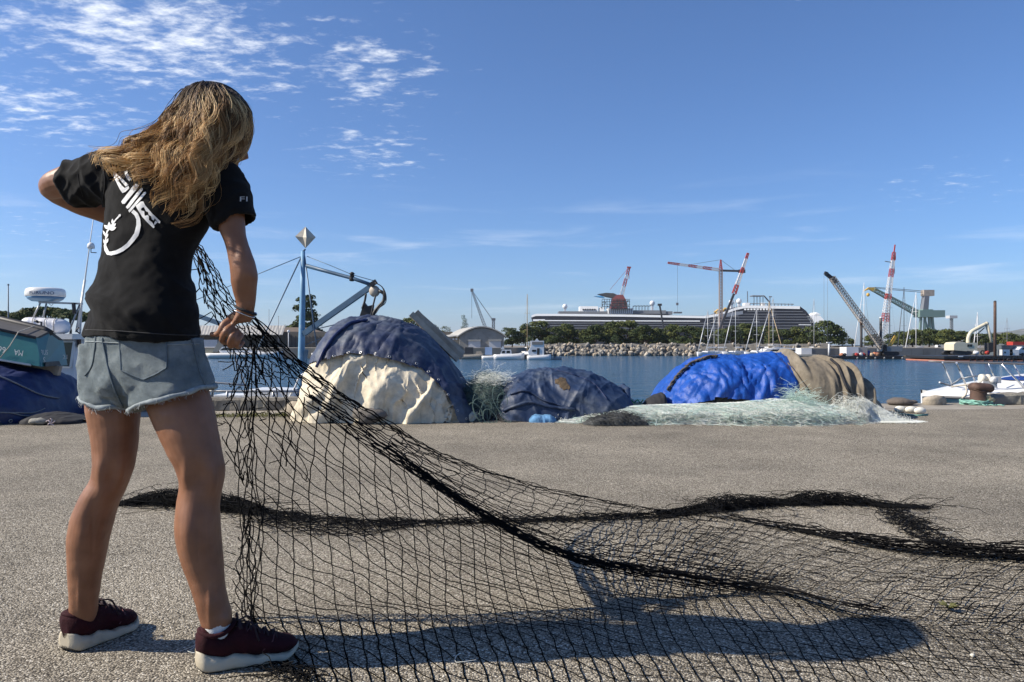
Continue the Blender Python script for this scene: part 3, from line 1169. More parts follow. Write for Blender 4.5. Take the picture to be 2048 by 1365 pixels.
def samp_up(n, r_):
    t = r_.uniform(0, 1, n)
    a = P(1585, 800, 8.78)
    b_ = P(1648, 815, 8.5)
    c = np.array(a)[None] * (1 - t)[:, None] + np.array(b_)[None] * t[:, None]
    c[:, 2] = r_.uniform(0.01, 1, n) ** 1.3 * np.interp(t, [0, 0.3, 1], [0.42, 0.30, 0.05])
    c[:, 0] += r_.normal(0, 0.05, n)
    c[:, 1] += r_.normal(0, 0.05, n)
    return c


V, F = tangle(2200, samp_up, 0.22, 8, 0.0012, 0.8, 0.35, 8)
place('gathered_threads', V, F, M_TW_M, tN)
# white net spilling out to the right of the canvas
path = [G(1700, 842), G(1735, 842), G(1770, 843), G(1808, 844)]
tN2 = thing('gill_net_heap', (G(1750, 836).x, G(1750, 836).y, 0), 'wispy white net spilling from the right foot of the grey canvas', 'fishing net')
sm, zf = along(densify(path, 30), 0.45, 0.30, 1.0, np.linspace(1.0, 0.12, 30) ** 1.2)
V, F = tangle(3600, sm, 0.4, 9, 0.0012, 0.45, 0.35, 15, zfun=zf, hold=(densify(path, 30), 0.22 * np.linspace(1.0, 0.3, 30)))
place('white_threads', V, F, M_TW_W, tN2)
# grey green heap between the big pile and the slate blue one
tN3 = thing('tangled_net_heap', (P(960, 840, 8.9).x, 8.9, 0), 'grey green tangled net and cord between the two navy heaps', 'fishing net')
VG = mound([(915, 832), (935, 785), (955, 764), (975, 757), (995, 762), (1006, 795), (1016, 832)], 8.75, 1.1, 80, 60, q=0.7, seed=51, fold=0.03, crump=0.03, crfreq=9)
grid_obj('net_core', VG, mat('packed_green_net', (0.075, 0.10, 0.095), 0.95, var=0.6, vscale=25, bump=0.03, bscale=40), tN3)


def on_grid(Vg, off):
    nn = grid_normals(Vg)
    nn *= np.sign(nn[..., 2].mean())
    A = (Vg + nn * off)[5:-5, 2:Vg.shape[1] // 2 + 6].reshape(-1, 3)

    def f(n, r_):
        return A[r_.integers(0, len(A), n)] + r_.normal(0, 0.015, (n, 3))
    return f


V, F = tangle(2200, on_grid(VG, 0.0), 0.16, 10, 0.0016, 1.1, 0.4, 22)
place('green_threads', V, F, M_TW_G, tN3)


def crown(n, r_):
    c = np.array(P(985, 758, 9.0))[None] + r_.normal(0, 1, (n, 3)) * np.array([0.11, 0.1, 0.045])
    return c


V, F = tangle(420, crown, 0.16, 9, 0.0012, 0.8, 0.4, 23)
place('white_threads', V, F, M_TW_W, tN3)
m_ = MB()
r_ = np.random.default_rng(4)
for k_ in range(7):
    c0 = P(r_.uniform(950, 1010), r_.uniform(775, 825), 8.5)
    pts = []
    a = r_.uniform(0, 6)
    for i in range(26):
        t = i / 25
        pts.append(c0 + Vector((0.09 * math.cos(a + t * 7) * (0.5 + t * 0.5), -0.06 - 0.03 * t, max(0.01 - c0.z, 0.13 * math.sin(a + t * 6) - 0.14 * t))))
    m_.tube(pts, 0.004, 5)
m_.build('hanging_cord', M_TW_G, tN3)
# dark coils at the foot
path = [G(930, 840), G(980, 838), G(1040, 838)]
sm, zf = along(densify(path, 20), 0.3, 0.16)
V, F = tangle(700, sm, 0.5, 12, 0.004, 1.0, 0.4, 25, zfun=zf)
place('dark_cord', V, F, M_TW_D, tN3)
# light blue rag, charcoal net scrap, bits
VR = mound([(1058, 838), (1070, 829), (1085, 831), (1100, 830), (1112, 838)], 8.42, 0.22, 60, 30, q=0.6, seed=61, fold=0.02, foldfreq=22, crump=0.014, crfreq=16)
tag(grid_obj('blue_rag', VR, mat('light_blue_cloth', (0.10, 0.24, 0.42), 0.85, var=0.3, vscale=15, bump=0.005, bscale=50)), 'crumpled light blue rag on the asphalt before the slate blue heap', 'rag')
tK = thing('dark_net_scrap', (G(1220, 842).x, G(1220, 842).y, 0), 'small charcoal net scrap lying before the white net', 'fishing net')
VK = mound([(1165, 846), (1195, 834), (1225, 828), (1262, 832), (1295, 846)], 8.15, 0.3, 60, 30, q=0.7, seed=71, fold=0.02, crump=0.03, crfreq=10)
grid_obj('net_core', VK, mat('packed_charcoal_net', (0.065, 0.068, 0.068), 0.95, var=0.7, vscale=40, bump=0.02, bscale=60), tK)
V, F = tangle(420, on_grid(VK, 0.004), 0.16, 10, 0.0018, 0.9, 0.12, 33)
place('charcoal_threads', V, F, M_TW_D, tK)
# floats and a crate remnant between the heaps
m_ = MB()
for i in range(5):
    a = P(1240 + 9 * i, 806, 9.3)
    m_.bar(Vector((a.x, 9.1, 0.03)), Vector((a.x + 0.02, 9.6, 0.05)), 0.03)
m_.bar(P(1236, 806, 9.2) + Vector((0, 0, 0)), P(1284, 808, 9.2), 0.03)
m_.build('crate_slats', mat('bleached_green_plastic', (0.42, 0.50, 0.40), 0.6, var=0.25, vscale=20))
tag(bpy.data.objects['crate_slats'], 'pale broken crate slats with green cord between slate and blue heaps', 'crate remnant')
bpy.data.objects['crate_slats'].name = 'broken_crate'
m_ = MB()
pts = [P(1240 + i * 2.2, 803 + 3 * math.sin(i * 1.1), 9.15 + 0.03 * math.cos(i)) for i in range(22)]
m_.tube(pts, 0.008, 5)
tag(m_.build('green_cord', mat('bright_green_cord', (0.03, 0.25, 0.14), 0.7, var=0.2, vscale=40)), 'bright green cord wound over the pale broken crate', 'rope')
tag(rock_mesh((P(1262, 800, 9.55).x, 9.55, 0.10), 0.11, 1.3, 0.8, 0.8, 6).build('pale_sack', mat('pale_sacking', (0.48, 0.44, 0.36), 0.9, var=0.3, vscale=14, bump=0.008, bscale=30)), 'pale lumpy sack between the slate and bright blue heaps', 'sack')
m_ = rock_mesh((P(1560, 806, 8.72).x, 8.72, 0.06), 0.09, 2.2, 0.9, 0.75, 16)
tag(m_.build('pale_sack', mat('dirty_cream_cloth', (0.45, 0.40, 0.30), 0.9, var=0.35, vscale=14, bump=0.008, bscale=30)), 'dirty cream bundle under the right end of the bright blue tarpaulin', 'sack')
m_ = MB()
m_.bar(G(1393, 843) + Vector((0, 0, 0.02)), G(1408, 850) + Vector((0, 0, 0.02)), 0.025, 0.02)
tag(m_.build('white_stick', mat('white_plastic', (0.75, 0.74, 0.70), 0.5, var=0.08)), 'short white plastic stick on the asphalt before the white net', 'stick')
for i, (fx, fy) in enumerate(((1822, 827), (1840, 829), (1800, 826))):
    g = G(fx, fy)
    m_ = MB().ball((g.x, g.y, 0.045), 0.045, 1.7, 1, 1, 12, 8)
    tag(m_.build('net_float', mat('white_foam_float', (0.70, 0.68, 0.60), 0.8, var=0.2, vscale=25)), ('middle one', 'rightmost', 'leftmost')[i] + ' of the three white net floats left of the bollard', 'float', 'white net floats on the quay')
m_ = MB()
m_.tube([G(1788, 829) + Vector((0, 0, 0.01)), G(1812, 831) + Vector((0, 0, 0.012)), G(1832, 833) + Vector((0, 0, 0.01)), G(1855, 832) + Vector((0, 0, 0.01))], 0.012, 6)
tag(m_.build('float_line', M_ROPEG), 'short green float line on the ground beside the three white floats', 'rope')
# ------------------------------------------------------------------ kerb blocks, bollard, moored boats close to the quay
M_WHITE = mat('white_gelcoat', (0.74, 0.74, 0.72), 0.28, var=0.06, vscale=4, c2=(0.60, 0.59, 0.55), c2lo=0.55, c2hi=0.8, c2scale=3)
M_WHITE2 = mat('chalky_white_paint', (0.68, 0.67, 0.64), 0.5, var=0.1, vscale=6, c2=(0.45, 0.42, 0.37), c2lo=0.62, c2hi=0.8, c2scale=5)
M_GLASS = mat('dark_tinted_glass', (0.015, 0.02, 0.025), 0.08, var=0.0)
M_INOX = mat('stainless_tube', (0.62, 0.63, 0.64), 0.25, 0.95, 0.1, 10)
M_GALV = mat('galvanised_tube', (0.33, 0.34, 0.35), 0.5, 0.7, 0.2, 15)
M_BLACKP = mat('black_paint', (0.02, 0.02, 0.022), 0.5, var=0.3, vscale=10)
M_RUST = mat('rusty_cast_iron', (0.085, 0.048, 0.034), 0.75, var=0.35, vscale=9, bump=0.004, bscale=40, c2=(0.17, 0.10, 0.07), c2lo=0.5, c2hi=0.72, c2scale=5)
M_BLUEP = mat('pale_blue_boat_paint', (0.15, 0.30, 0.45), 0.5, var=0.2, vscale=5, c2=(0.34, 0.42, 0.48), c2lo=0.55, c2hi=0.75, c2scale=4)
M_BLUEP2 = mat('dark_blue_boat_paint', (0.035, 0.085, 0.15), 0.5, var=0.25, vscale=6)
M_TEAL = mat('teal_hull_paint', (0.012, 0.115, 0.125), 0.38, var=0.14, vscale=3, c2=(0.02, 0.15, 0.15), c2lo=0.5, c2hi=0.8, c2scale=2)
M_TEXTW = mat('faded_white_lettering', (0.62, 0.62, 0.60), 0.6, var=0.12, vscale=30)


def text_mesh(txt):
    cu = bpy.data.curves.new('lettering', 'FONT')
    cu.body = txt
    cu.size = 1.0
    cu.align_x = 'CENTER'
    cu.align_y = 'CENTER'
    cu.resolution_u = 3
    o_ = bpy.data.objects.new('lettering', cu)
    col.objects.link(o_)
    dg = bpy.context.evaluated_depsgraph_get()
    me = bpy.data.meshes.new_from_object(o_.evaluated_get(dg))
    bpy.data.objects.remove(o_)
    bpy.data.curves.remove(cu)
    return me


def lettering(name, txt, c, right, up, w, h, material, parent, off=0.004, rot180=False, bend=None):
    """Flat lettering centred at c in the plane (right, up), w wide, h tall."""
    me = text_mesh(txt)
    a = np.array([v.co for v in me.vertices])
    lo, hi = a.min(0), a.max(0)
    a = (a - (lo + hi) / 2) / np.maximum(hi - lo, 1e-6)[None]
    right, up = Vector(right).normalized(), Vector(up).normalized()
    n = right.cross(up)
    if rot180:
        a[:, :2] *= -1
    out = []
    for x, y, _ in a:
        p = Vector(c) + right * (x * w) + up * (y * h) + n * off
        out.append(bend(x, y) if bend else p)
    s = ROOT[parent]
    for v, p in zip(me.vertices, out):
        v.co = p - s
    me.update()
    return link(name, me, material, parent)


# kerb beams lying along the edge
def kerb(px0, px1, label, chip=False):
    d0 = 10.2
    x0 = (px0 - CX) / FPX * (edge_y((px0 - CX) / FPX * d0))
    x1 = (px1 - CX) / FPX * (edge_y((px1 - CX) / FPX * d0))
    nu_, ring = 60, []
    for i in range(nu_):
        t = i / (nu_ - 1)
        x = x0 + (x1 - x0) * t
        y = edge_y(x)
        e = 0.0
        if chip and t < 0.12:
            e = 0.05 * (1 - t / 0.12)
        rr = []
        for (dy, dz) in ((0.0, 0.0), (0.0, 0.135), (0.022, 0.165), (0.26, 0.165), (0.28, 0.14), (0.28, 0.0)):
            nz = 0.012 * float(vnoise(np.array([x * 9, dy * 20, dz * 20]))) + 0.006 * float(vnoise(np.array([x * 30, dy * 50, dz * 50])))
            rr.append((x, y + dy + nz + e * 0.6, 0.008 + max(0, dz + nz - e * (dz > 0.1))))
        ring.append(rr)
    m_ = MB()
    m_.loft(ring, smooth=False)
    return tag(m_.build('kerb_beam', M_KERB), label, 'kerb', 'concrete kerb beams along the quay edge')


kerb(-420, 162, 'stained concrete kerb beam behind the left navy heap')
kerb(170, 700, 'long concrete kerb beam behind the fishing net, left of the largest heap')
kerb(1972, 2500, 'concrete kerb beam with a chipped end right of the bollard', True)
# pale broken end of that beam
e0 = (1972 - CX) / FPX * 10.8
m_ = rock_mesh((e0 + 0.07, edge_y(e0) + 0.07, 0.085), 0.095, 1.25, 1.0, 0.85, 77)
tag(m_.build('broken_concrete_lump', mat('yellowish_broken_concrete', (0.42, 0.36, 0.22), 0.95, var=0.35, vscale=22, bump=0.015, bscale=40)), 'yellowish broken concrete lump against the kerb end beside the bollard', 'rubble')
for i, (px_, w_, lab) in enumerate(((1872, 0.17, 'grey rubble stone at the quay edge under the speedboat bow'), (1795, 0.20, 'dark flat rubble stone at the quay edge beside the grey canvas'), (1822, 0.10, 'small dark rubble stone left of the speedboat bow'))):
    x_ = (px_ - CX) / FPX * 10.9
    m_ = rock_mesh((x_, edge_y(x_) + 0.12, 0.05), w_, 1.0, 0.7, 0.55 if i == 0 else 0.32, 20 + i)
    tag(m_.build('rubble_stone', M_STONE if i == 0 else mat('dark_rubble', (0.12, 0.10, 0.085), 0.95, var=0.3, vscale=14, bump=0.012, bscale=30)), lab, 'rubble')

# bollard with one horn
tBo = thing('bollard', (P(1958, 808, 10.95).x, 10.95, 0.01), 'rusty brown iron mooring bollard with a horned head', 'bollard')
bc = Vector((P(1957, 808, 10.95).x, 10.95, 0))
m_ = MB()
m_.lathe((bc.x, bc.y, 0.0), [(0.135, 0.012), (0.135, 0.03), (0.118, 0.05), (0.112, 0.12), (0.108, 0.2), (0.112, 0.225)], 24)
m_.build('post', M_RUST, tBo)
rings = []
for t in np.linspace(0, 1, 18):
    x = -0.125 + t * 0.335
    s_ = (1 - abs(2 * t - 1) ** 5) ** 0.5
    ry, rz = 0.128 * s_ * (1 - 0.25 * t) + 0.004, 0.070 * s_ * (1.05 - 0.1 * t) + 0.003
    rings.append([(bc.x + x, bc.y + ry * math.cos(a), 0.262 - 0.02 * t + rz * math.sin(a)) for a in np.linspace(0, 2 * math.pi, 20, endpoint=False)])
m_ = MB()
m_.loft(rings)
m_.build('horned_head', M_RUST, tBo)
m_ = MB()
m_.tube([bc + Vector((-0.11, -0.07, 0.235)), bc + Vector((-0.03, -0.115, 0.195)), bc + Vector((0.06, -0.105, 0.2)), bc + Vector((0.09, -0.09, 0.21))], 0.006, 5)
m_.build('casting_seam', M_RUST, tBo)
r_ = np.random.default_rng(8)
m_ = MB()
for k_ in range(9):
    a0 = r_.uniform(0, 6.28)
    pts = []
    for i in range(24):
        a = a0 + i * 0.3
        rr = 0.17 + 0.03 * math.sin(i * 0.9 + k_)
        pts.append(bc + Vector((rr * 1.15 * math.cos(a) - 0.03, rr * 0.8 * math.sin(a), 0.02 + 0.012 * k_ / 2 + 0.01 * math.sin(i * 1.3))))
    m_.tube(pts, 0.008, 5)
pts = [bc + Vector((-0.2 + 0.02 * i + 0.1, -0.25 - 0.03 * math.sin(i), 0.02 + 0.008 * math.cos(i * 2))) for i in range(16)]
m_.tube(pts, 0.008, 5)
tag(m_.build('mooring_rope', mat('mint_green_rope', (0.22, 0.44, 0.36), 0.85, var=0.35, vscale=40)), 'tangled mint green rope around the foot of the rusty bollard', 'rope')

# --- white speedboat, bow towards the left
tS = thing('speedboat', (P(2060, 800, 12.5).x, 12.5, WZ), 'white speedboat with blue window stripe moored bow-on behind the bollard', 'boat')


def boat_section(px_, pyd, half, dk, pyk, d0):
    """One hull ring: deck crown, gunwale, strake, waterline at photo column px_."""
    c = P(px_, pyd, d0)
    k = P(px_, pyk, d0).z
    ge = c.z - dk
    h = half
    return [(c.x, d0 - h * 0.0, c.z), (c.x, d0 - h * 0.5, c.z - dk * 0.25), (c.x, d0 - h * 0.92, ge + 0.015), (c.x, d0 - h, ge - 0.02), (c.x, d0 - h * 0.93, ge - 0.06),
            (c.x, d0 - h * 0.80, k + 0.10), (c.x, d0 - h * 0.45, k - 0.25), (c.x, d0, k - 0.5),
            (c.x, d0 + h * 0.45, k - 0.25), (c.x, d0 + h * 0.80, k + 0.10), (c.x, d0 + h * 0.93, ge - 0.06), (c.x, d0 + h, ge - 0.02), (c.x, d0 + h * 0.92, ge + 0.015), (c.x, d0 + h * 0.5, c.z - dk * 0.25)]


d0 = 12.6
secs = [(1843, 786, 0.03, 0.02, 792), (1852, 784, 0.16, 0.03, 794), (1870, 781, 0.34, 0.05, 800), (1895, 776, 0.55, 0.09, 810), (1925, 770, 0.75, 0.14, 822), (1955, 763, 0.90, 0.21, 835), (1990, 756, 1.02, 0.28, 850), (2030, 750, 1.1, 0.34, 862), (2075, 745, 1.15, 0.38, 868), (2130, 742, 1.16, 0.40, 870), (2230, 744, 1.15, 0.40, 870)]
rings = [boat_section(a, b_, h_, dk, k_, d0) for a, b_, h_, dk, k_ in secs]
MB().loft(rings).build('hull', M_WHITE, tS)
m_ = MB()
for sgn in (-1,):
    pts = []
    for a, b_, h_, dk, k_ in secs[1:]:
        c = P(a, b_, d0)
        pts.append(Vector((c.x, d0 - h_ * 1.005, c.z - dk - 0.045)))
    m_.tube(pts, 0.022, 6)
m_.build('rubbing_strake', mat('grey_rubber', (0.09, 0.09, 0.095), 0.6, var=0.1), tS)
# blue side window let into the cabin top
bvS = BVHTree.FromPolygons([tuple(p) for r in rings for p in r], [tuple(f) for f in grid_faces(len(rings), 14, True)])
wp_ = [(1996, 760), (2010, 756.5), (2026, 754), (2048, 754), (2080, 755), (2120, 757), (2120, 764), (2080, 763.5), (2048, 762.5), (2020, 762)]
m_ = MB()
vv = []
for a, b_ in wp_:
    h, n = cast(bvS, a, b_)
    vv.append((h + n * 0.012) if h is not None else P(a, b_, 12.0))
m_.add(vv + [v + Vector((0, 0.03, 0)) for v in vv], [tuple(range(len(vv)))] + [((i + 1) % len(vv), i, len(vv) + i, len(vv) + (i + 1) % len(vv)) for i in range(len(vv))])
m_.build('side_window', mat('blue_acrylic', (0.008, 0.03, 0.19), 0.15, var=0.05), tS)
# bow rail
m_ = MB()
rail = [P(1857, 723, 12.2), P(1886, 724, 12.1), P(1940, 725.5, 11.95), P(2000, 727, 11.85), P(2060, 729, 11.8), P(2140, 731, 11.8)]
m_.tube(smooth_path(rail, 20), 0.016, 6)
m_.build('rail_bar', mat('weathered_rail', (0.20, 0.19, 0.19), 0.5, 0.3, 0.2, 12), tS)
for (a, b_, c, e_, th) in ((1885, 725, 1906, 773, 0.012), (1913, 726, 1933, 773, 0.017), (1935, 726, 1950, 763, 0.011), (1977, 727, 1988, 754, 0.011), (2003, 728, 2052, 778, 0.017), (2028, 729, 2040, 751, 0.011), (2075, 730, 2090, 752, 0.012)):
    A = P(a, b_, 12.0)
    h, n = cast(bvS, c, e_)
    B_ = h - n * 0.01 if h is not None else P(c, e_, 12.0)
    MB().tube([A, B_], th, 6).build('rail_post', M_INOX, tS)
m_ = MB()
m_.tube([P(1879, 765, 11.9), P(1900, 772, 12.05), P(1915, 762, 12.0), P(1923, 756, 12.0)], 0.014, 6)
m_.tube([P(1923, 758, 12.0), P(1940, 754, 11.95), P(1960, 752, 11.9)], 0.011, 6)
m_.build('anchor_chain', M_GALV, tS)
m_ = MB()
for i in range(5):
    off = Vector((0.012 * i, -0.01 * i, 0.004 * i))
    m_.tube([P(1903, 774, 11.95) + off, P(1925, 771, 11.7) + off, P(1945, 768, 11.6) + off], 0.012, 6)
m_.tube([P(1931, 772, 11.62), P(1934, 783, 11.6), P(1931, 791, 11.6), P(1924, 797, 11.6)], 0.014, 6)
m_.build('mooring_line', M_ROPEW, tS)
# windlass
tw = P(1976, 760, 11.7)
m_ = MB()
m_.lathe((tw.x - 0.13, tw.y, tw.z + 0.02), [(0.05, 0), (0.066, 0.01), (0.07, 0.06), (0.05, 0.07), (0.05, 0.10), (0.066, 0.11), (0.068, 0.15), (0.045, 0.16)], 18, 'X')
m_.build('drum', mat('cream_enamel', (0.62, 0.58, 0.49), 0.45, var=0.1), tS)
m_ = MB()
m_.lathe((tw.x + 0.01, tw.y - 0.14, tw.z + 0.0), [(0.02, -0.02), (0.052, -0.01), (0.055, 0.03), (0.03, 0.04), (0.03, 0.1)], 18, 'Y')
m_.build('capstan_head', M_WHITE2, tS)
m_ = MB()
m_.box((tw.x - 0.12, tw.y - 0.07, tw.z - 0.12), (tw.x + 0.10, tw.y + 0.08, tw.z - 0.02))
m_.box((tw.x + 0.06, tw.y - 0.08, tw.z - 0.05), (tw.x + 0.155, tw.y + 0.06, tw.z + 0.05))
m_.build('windlass_base', M_WHITE2, tS)

# --- small upturned teal dinghy lying on the left heap
tT = thing('upturned_dinghy', (P(30, 725, 9.2).x, 9.2, P(30, 725, 9.2).z), 'teal dinghy lying keel up on the left navy heap', 'dinghy')
L_ = -260
cA, cB = P(L_, 598 + 2, 8.95), P(72, 676, 8.95)
kA, kB = P(L_, 578, 9.35), P(100, 662, 9.35)
gA, gB = P(L_, 676, 8.9), P(83, 734, 8.9)
fB, fgB = P(127, 682, 9.85), P(135, 731, 9.8)
fA, fgA = P(L_, 606, 9.85), P(L_, 680, 9.8)
MB().add([cA, cB, gB, gA, fA, fB, fgB, fgA], [(0, 1, 2, 3), (5, 4, 7, 6), (3, 2, 6, 7)]).build('hull_side', M_TEAL, tT)
MB().add([cA, cB, kB, kA, fA, fB], [(3, 2, 1, 0), (2, 3, 4, 5)]).build('hull_bottom', mat('grey_antifouling', (0.085, 0.08, 0.075), 0.7, var=0.25, vscale=6), tT)
MB().add([cB, kB, fB, fgB, gB], [(0, 4, 3, 2, 1)]).build('transom', M_TEAL, tT)
n_out = Vector((0.9, -0.4, 0)).normalized()
m_ = MB()
tr = [cB, kB, fB]
m_.add([p + n_out * 0.012 for p in tr], [(0, 2, 1)])
m_.build('transom_patch', M_BLACKP, tT)
m_ = MB()
m_.tube([kA, kA.lerp(kB, 0.97), kB + Vector((0.02, -0.02, -0.03))], 0.045, 6)
m_.build('keel', M_BLACKP, tT)
m_ = MB()
m_.tube([cA + Vector((0, -0.01, 0)), cB + Vector((0, -0.01, 0))], 0.018, 6)
m_.build('chine_strip', M_BLACKP, tT)
m_ = MB()
m_.tube([gA + Vector((0, -0.01, 0)), gA.lerp(gB, 0.94) + Vector((0, -0.01, 0))], 0.014, 6)
m_.build('gunwale_strip', M_WHITE2, tT)
# ragged transom cut-out for the outboard
q_ = [gB.lerp(fgB, 0.10), gB.lerp(fgB, 0.62), gB.lerp(fgB, 0.70)]
up_ = Vector((0, 0, 1))
nb = [q_[0] + n_out * 0.02, q_[0] + up_ * 0.055 + n_out * 0.02, q_[1] + up_ * 0.06 + n_out * 0.02, q_[2] + n_out * 0.02]
MB().prism(nb, n_out * -0.01).build('motor_notch', M_BLACKP, tT)
rgt = (gB - gA).normalized()
upv = Vector((0, 0, 1))
upv = (upv - rgt * upv.dot(rgt)).normalized()
side_n = rgt.cross(upv)
c_ = P(39, 706, 8.905)
lettering('registration', 'MA', c_, rgt, upv, 0.105, 0.068, M_TEXTW, tT, 0.02, True)
c_ = P(2, 699, 8.905)
lettering('registration', '669', c_, rgt, upv, 0.135, 0.072, M_TEXTW, tT, 0.02, True)
tr_r = (fgB - gB).normalized()
for txt, a, b_, w_, h_, f_ in (('CRUS', 85, 705, 0.10, 0.06, 0.12), ('SRIS', 80, 720, 0.10, 0.06, 0.08), ('21', 129, 714, 0.05, 0.055, 0.82)):
    dd = 8.92 + f_ * 0.9
    lettering('name_lettering', txt, P(a, b_, dd) - n_out * 0.0, (0.75, 0.66, -0.02), (0, 0, 1), w_, h_, M_TEXTW, tT, 0.03)
m_ = MB()
m_.tube([P(0, 716, 8.8), P(20, 692, 8.85), P(37, 664, 8.9), P(70, 652, 9.3)], 0.006, 5)
m_.build('lashing_line', M_ROPEW, tT)
# chocks between dinghy and heap
MB().bar(P(-80, 700, 9.2), P(120, 742, 9.4), 0.10, 0.12).build('resting_beam', M_WOOD, tT)

# --- white fishing boat with a cabin, radar on top
tW = thing('fishing_boat', (P(120, 800, 12.6).x, 12.6, WZ), 'white cabin boat with radar dome moored behind the left heap', 'boat')
d1 = 12.0
xl, xr = P(-60, 700, d1).x, P(400, 700, d1).x
hull = []
for t in np.linspace(0, 1, 12):
    x = P(-330, 0, d1).x + t * (P(330, 0, d1).x - P(-330, 0, d1).x)
    hw = 1.25 * (1 - (2 * t - 1) ** 4 * 0.6)
    zt = -0.12 + 0.25 * (2 * t - 1) ** 2
    hull.append([(x, 13.0 - hw, zt), (x, 13.0 - hw * 0.9, -0.8), (x, 13.0 - hw * 0.5, -1.6), (x, 13.0 + hw * 0.5, -1.6), (x, 13.0 + hw * 0.9, -0.8), (x, 13.0 + hw, zt)])
MB().loft(hull).build('hull', M_WHITE, tW)
zc0, zc1 = -0.15, P(0, 679, d1).z
x0, x1, x2 = P(20, 0, d1).x, P(147, 0, d1).x, P(215, 0, 12.6).x
m_ = MB()
m_.prism([(x0, d1, zc0), (x1, d1, zc0), (x2, d1 + 0.55, zc0), (x2, d1 + 1.6, zc0), (x0, d1 + 1.6, zc0)], (0, 0, zc1 - zc0))
m_.build('cabin', mat('pale_cabin_paint', (0.56, 0.57, 0.60), 0.45, var=0.08, vscale=3), tW)
m_ = MB()
m_.prism([(x0 - 0.1, d1 - 0.1, zc1), (x1 + 0.05, d1 - 0.12, zc1), (x2 + 0.1, d1 + 0.5, zc1), (x2 + 0.1, d1 + 1.7, zc1), (x0 - 0.1, d1 + 1.7, zc1)], (0, 0, 0.085))
m_.build('cabin_roof', M_WHITE2, tW)
w0, w1 = P(88, 684, d1), P(146, 735, d1)
wq = [(P(90, 684, d1).x, d1, P(0, 684, d1).z), (P(149, 684, d1).x, d1, P(0, 684, d1).z), (P(142, 735, d1).x, d1, P(0, 735, d1).z), (P(92, 733, d1).x, d1, P(0, 733, d1).z)]
m_ = MB()
m_.prism([(a, d1 - 0.006, c) for a, _, c in wq], (0, 0.004, 0))
wf = m_.build('window', mat('greenish_cabin_glass', (0.02, 0.045, 0.045), 0.1, var=0.2, vscale=3), tW)
m_ = MB()
for i in range(4):
    a, c = Vector(wq[i]), Vector(wq[(i + 1) % 4])
    m_.bar(a + Vector((0, -0.012, 0)), c + Vector((0, -0.012, 0)), 0.03, 0.02)
m_.build('window_frame', M_WHITE2, wf)
m_ = MB()
m_.box((P(153, 0, d1).x, d1 + 0.02, P(0, 695, d1).z), (P(157, 0, d1).x, d1 + 0.08, P(0, 678, d1).z))
m_.build('hinge_plate', M_RUST, tW)
# white wrapped life raft on the roof
rings = []
ra, rb_ = P(48, 648, 12.3), P(137, 655, 12.3)
for t in np.linspace(0, 1, 22):
    s_ = max(0.05, 1 - abs(2 * t - 1) ** 7) ** 0.5
    c = ra.lerp(rb_, t)
    rr = []
    for a in np.linspace(0, 2 * math.pi, 18, endpoint=False):
        ca, sa = math.cos(a), math.sin(a)
        e_ = (abs(ca) ** 4 + abs(sa) ** 4) ** -0.25
        k_ = 1 + 0.03 * math.sin(t * 40) + 0.03 * float(vnoise(np.array([t * 12, ca * 2, sa * 2])))
        rr.append((c.x, c.y + 0.16 * s_ * ca * e_ * k_, c.z + 0.118 * s_ * sa * e_ * k_))
    rings.append(rr)
MB().loft(rings).build('life_raft_cover', mat('white_vinyl', (0.70, 0.70, 0.73), 0.45, var=0.1, vscale=8, bump=0.006, bscale=14), tW)
m_ = MB()
for t in (0.33, 0.6, 0.8):
    m_ = MB()
    c = ra.lerp(rb_, t)
    m_.tube([(c.x, c.y + 0.17 * math.cos(a) * (abs(math.cos(a)) ** 4 + abs(math.sin(a)) ** 4) ** -0.25, c.z + 0.128 * math.sin(a) * (abs(math.cos(a)) ** 4 + abs(math.sin(a)) ** 4) ** -0.25) for a in np.linspace(0, 2 * math.pi, 24)], 0.006, 5)
    m_.build('raft_strap', M_ROPE, tW)
m_ = MB()
m_.tube([P(70, 642, 12.05), P(77, 645, 12.05)], 0.022, 8)
m_.tube([P(77, 644, 12.05), P(83, 645, 12.05), P(82, 655, 12.05)], 0.016, 6)
m_.build('searchlight', M_BLACKP, tW)
# radar
rc = P(91, 590, 12.5)
prof = [(0.05, -0.115), (0.20, -0.11), (0.255, -0.075), (0.285, -0.035)]
m_ = MB()
m_.lathe(rc, prof, 32)
dome = m_.build('radar_base', mat('radar_blue', (0.10, 0.22, 0.36), 0.4, var=0.08), tW)
prof = [(0.288, -0.034), (0.297, -0.02), (0.297, 0.04), (0.285, 0.085), (0.25, 0.108), (0.15, 0.116), (0.02, 0.118)]
m_ = MB()
m_.lathe(rc, prof, 32)
m_.build('radar_dome', M_WHITE, tW)


def bend_r(x, y):
    a = math.radians(-70) + x * 1.25
    return Vector((rc.x + 0.2995 * math.cos(a), rc.y + 0.2995 * math.sin(a), rc.z + 0.016 + y * 0.05))


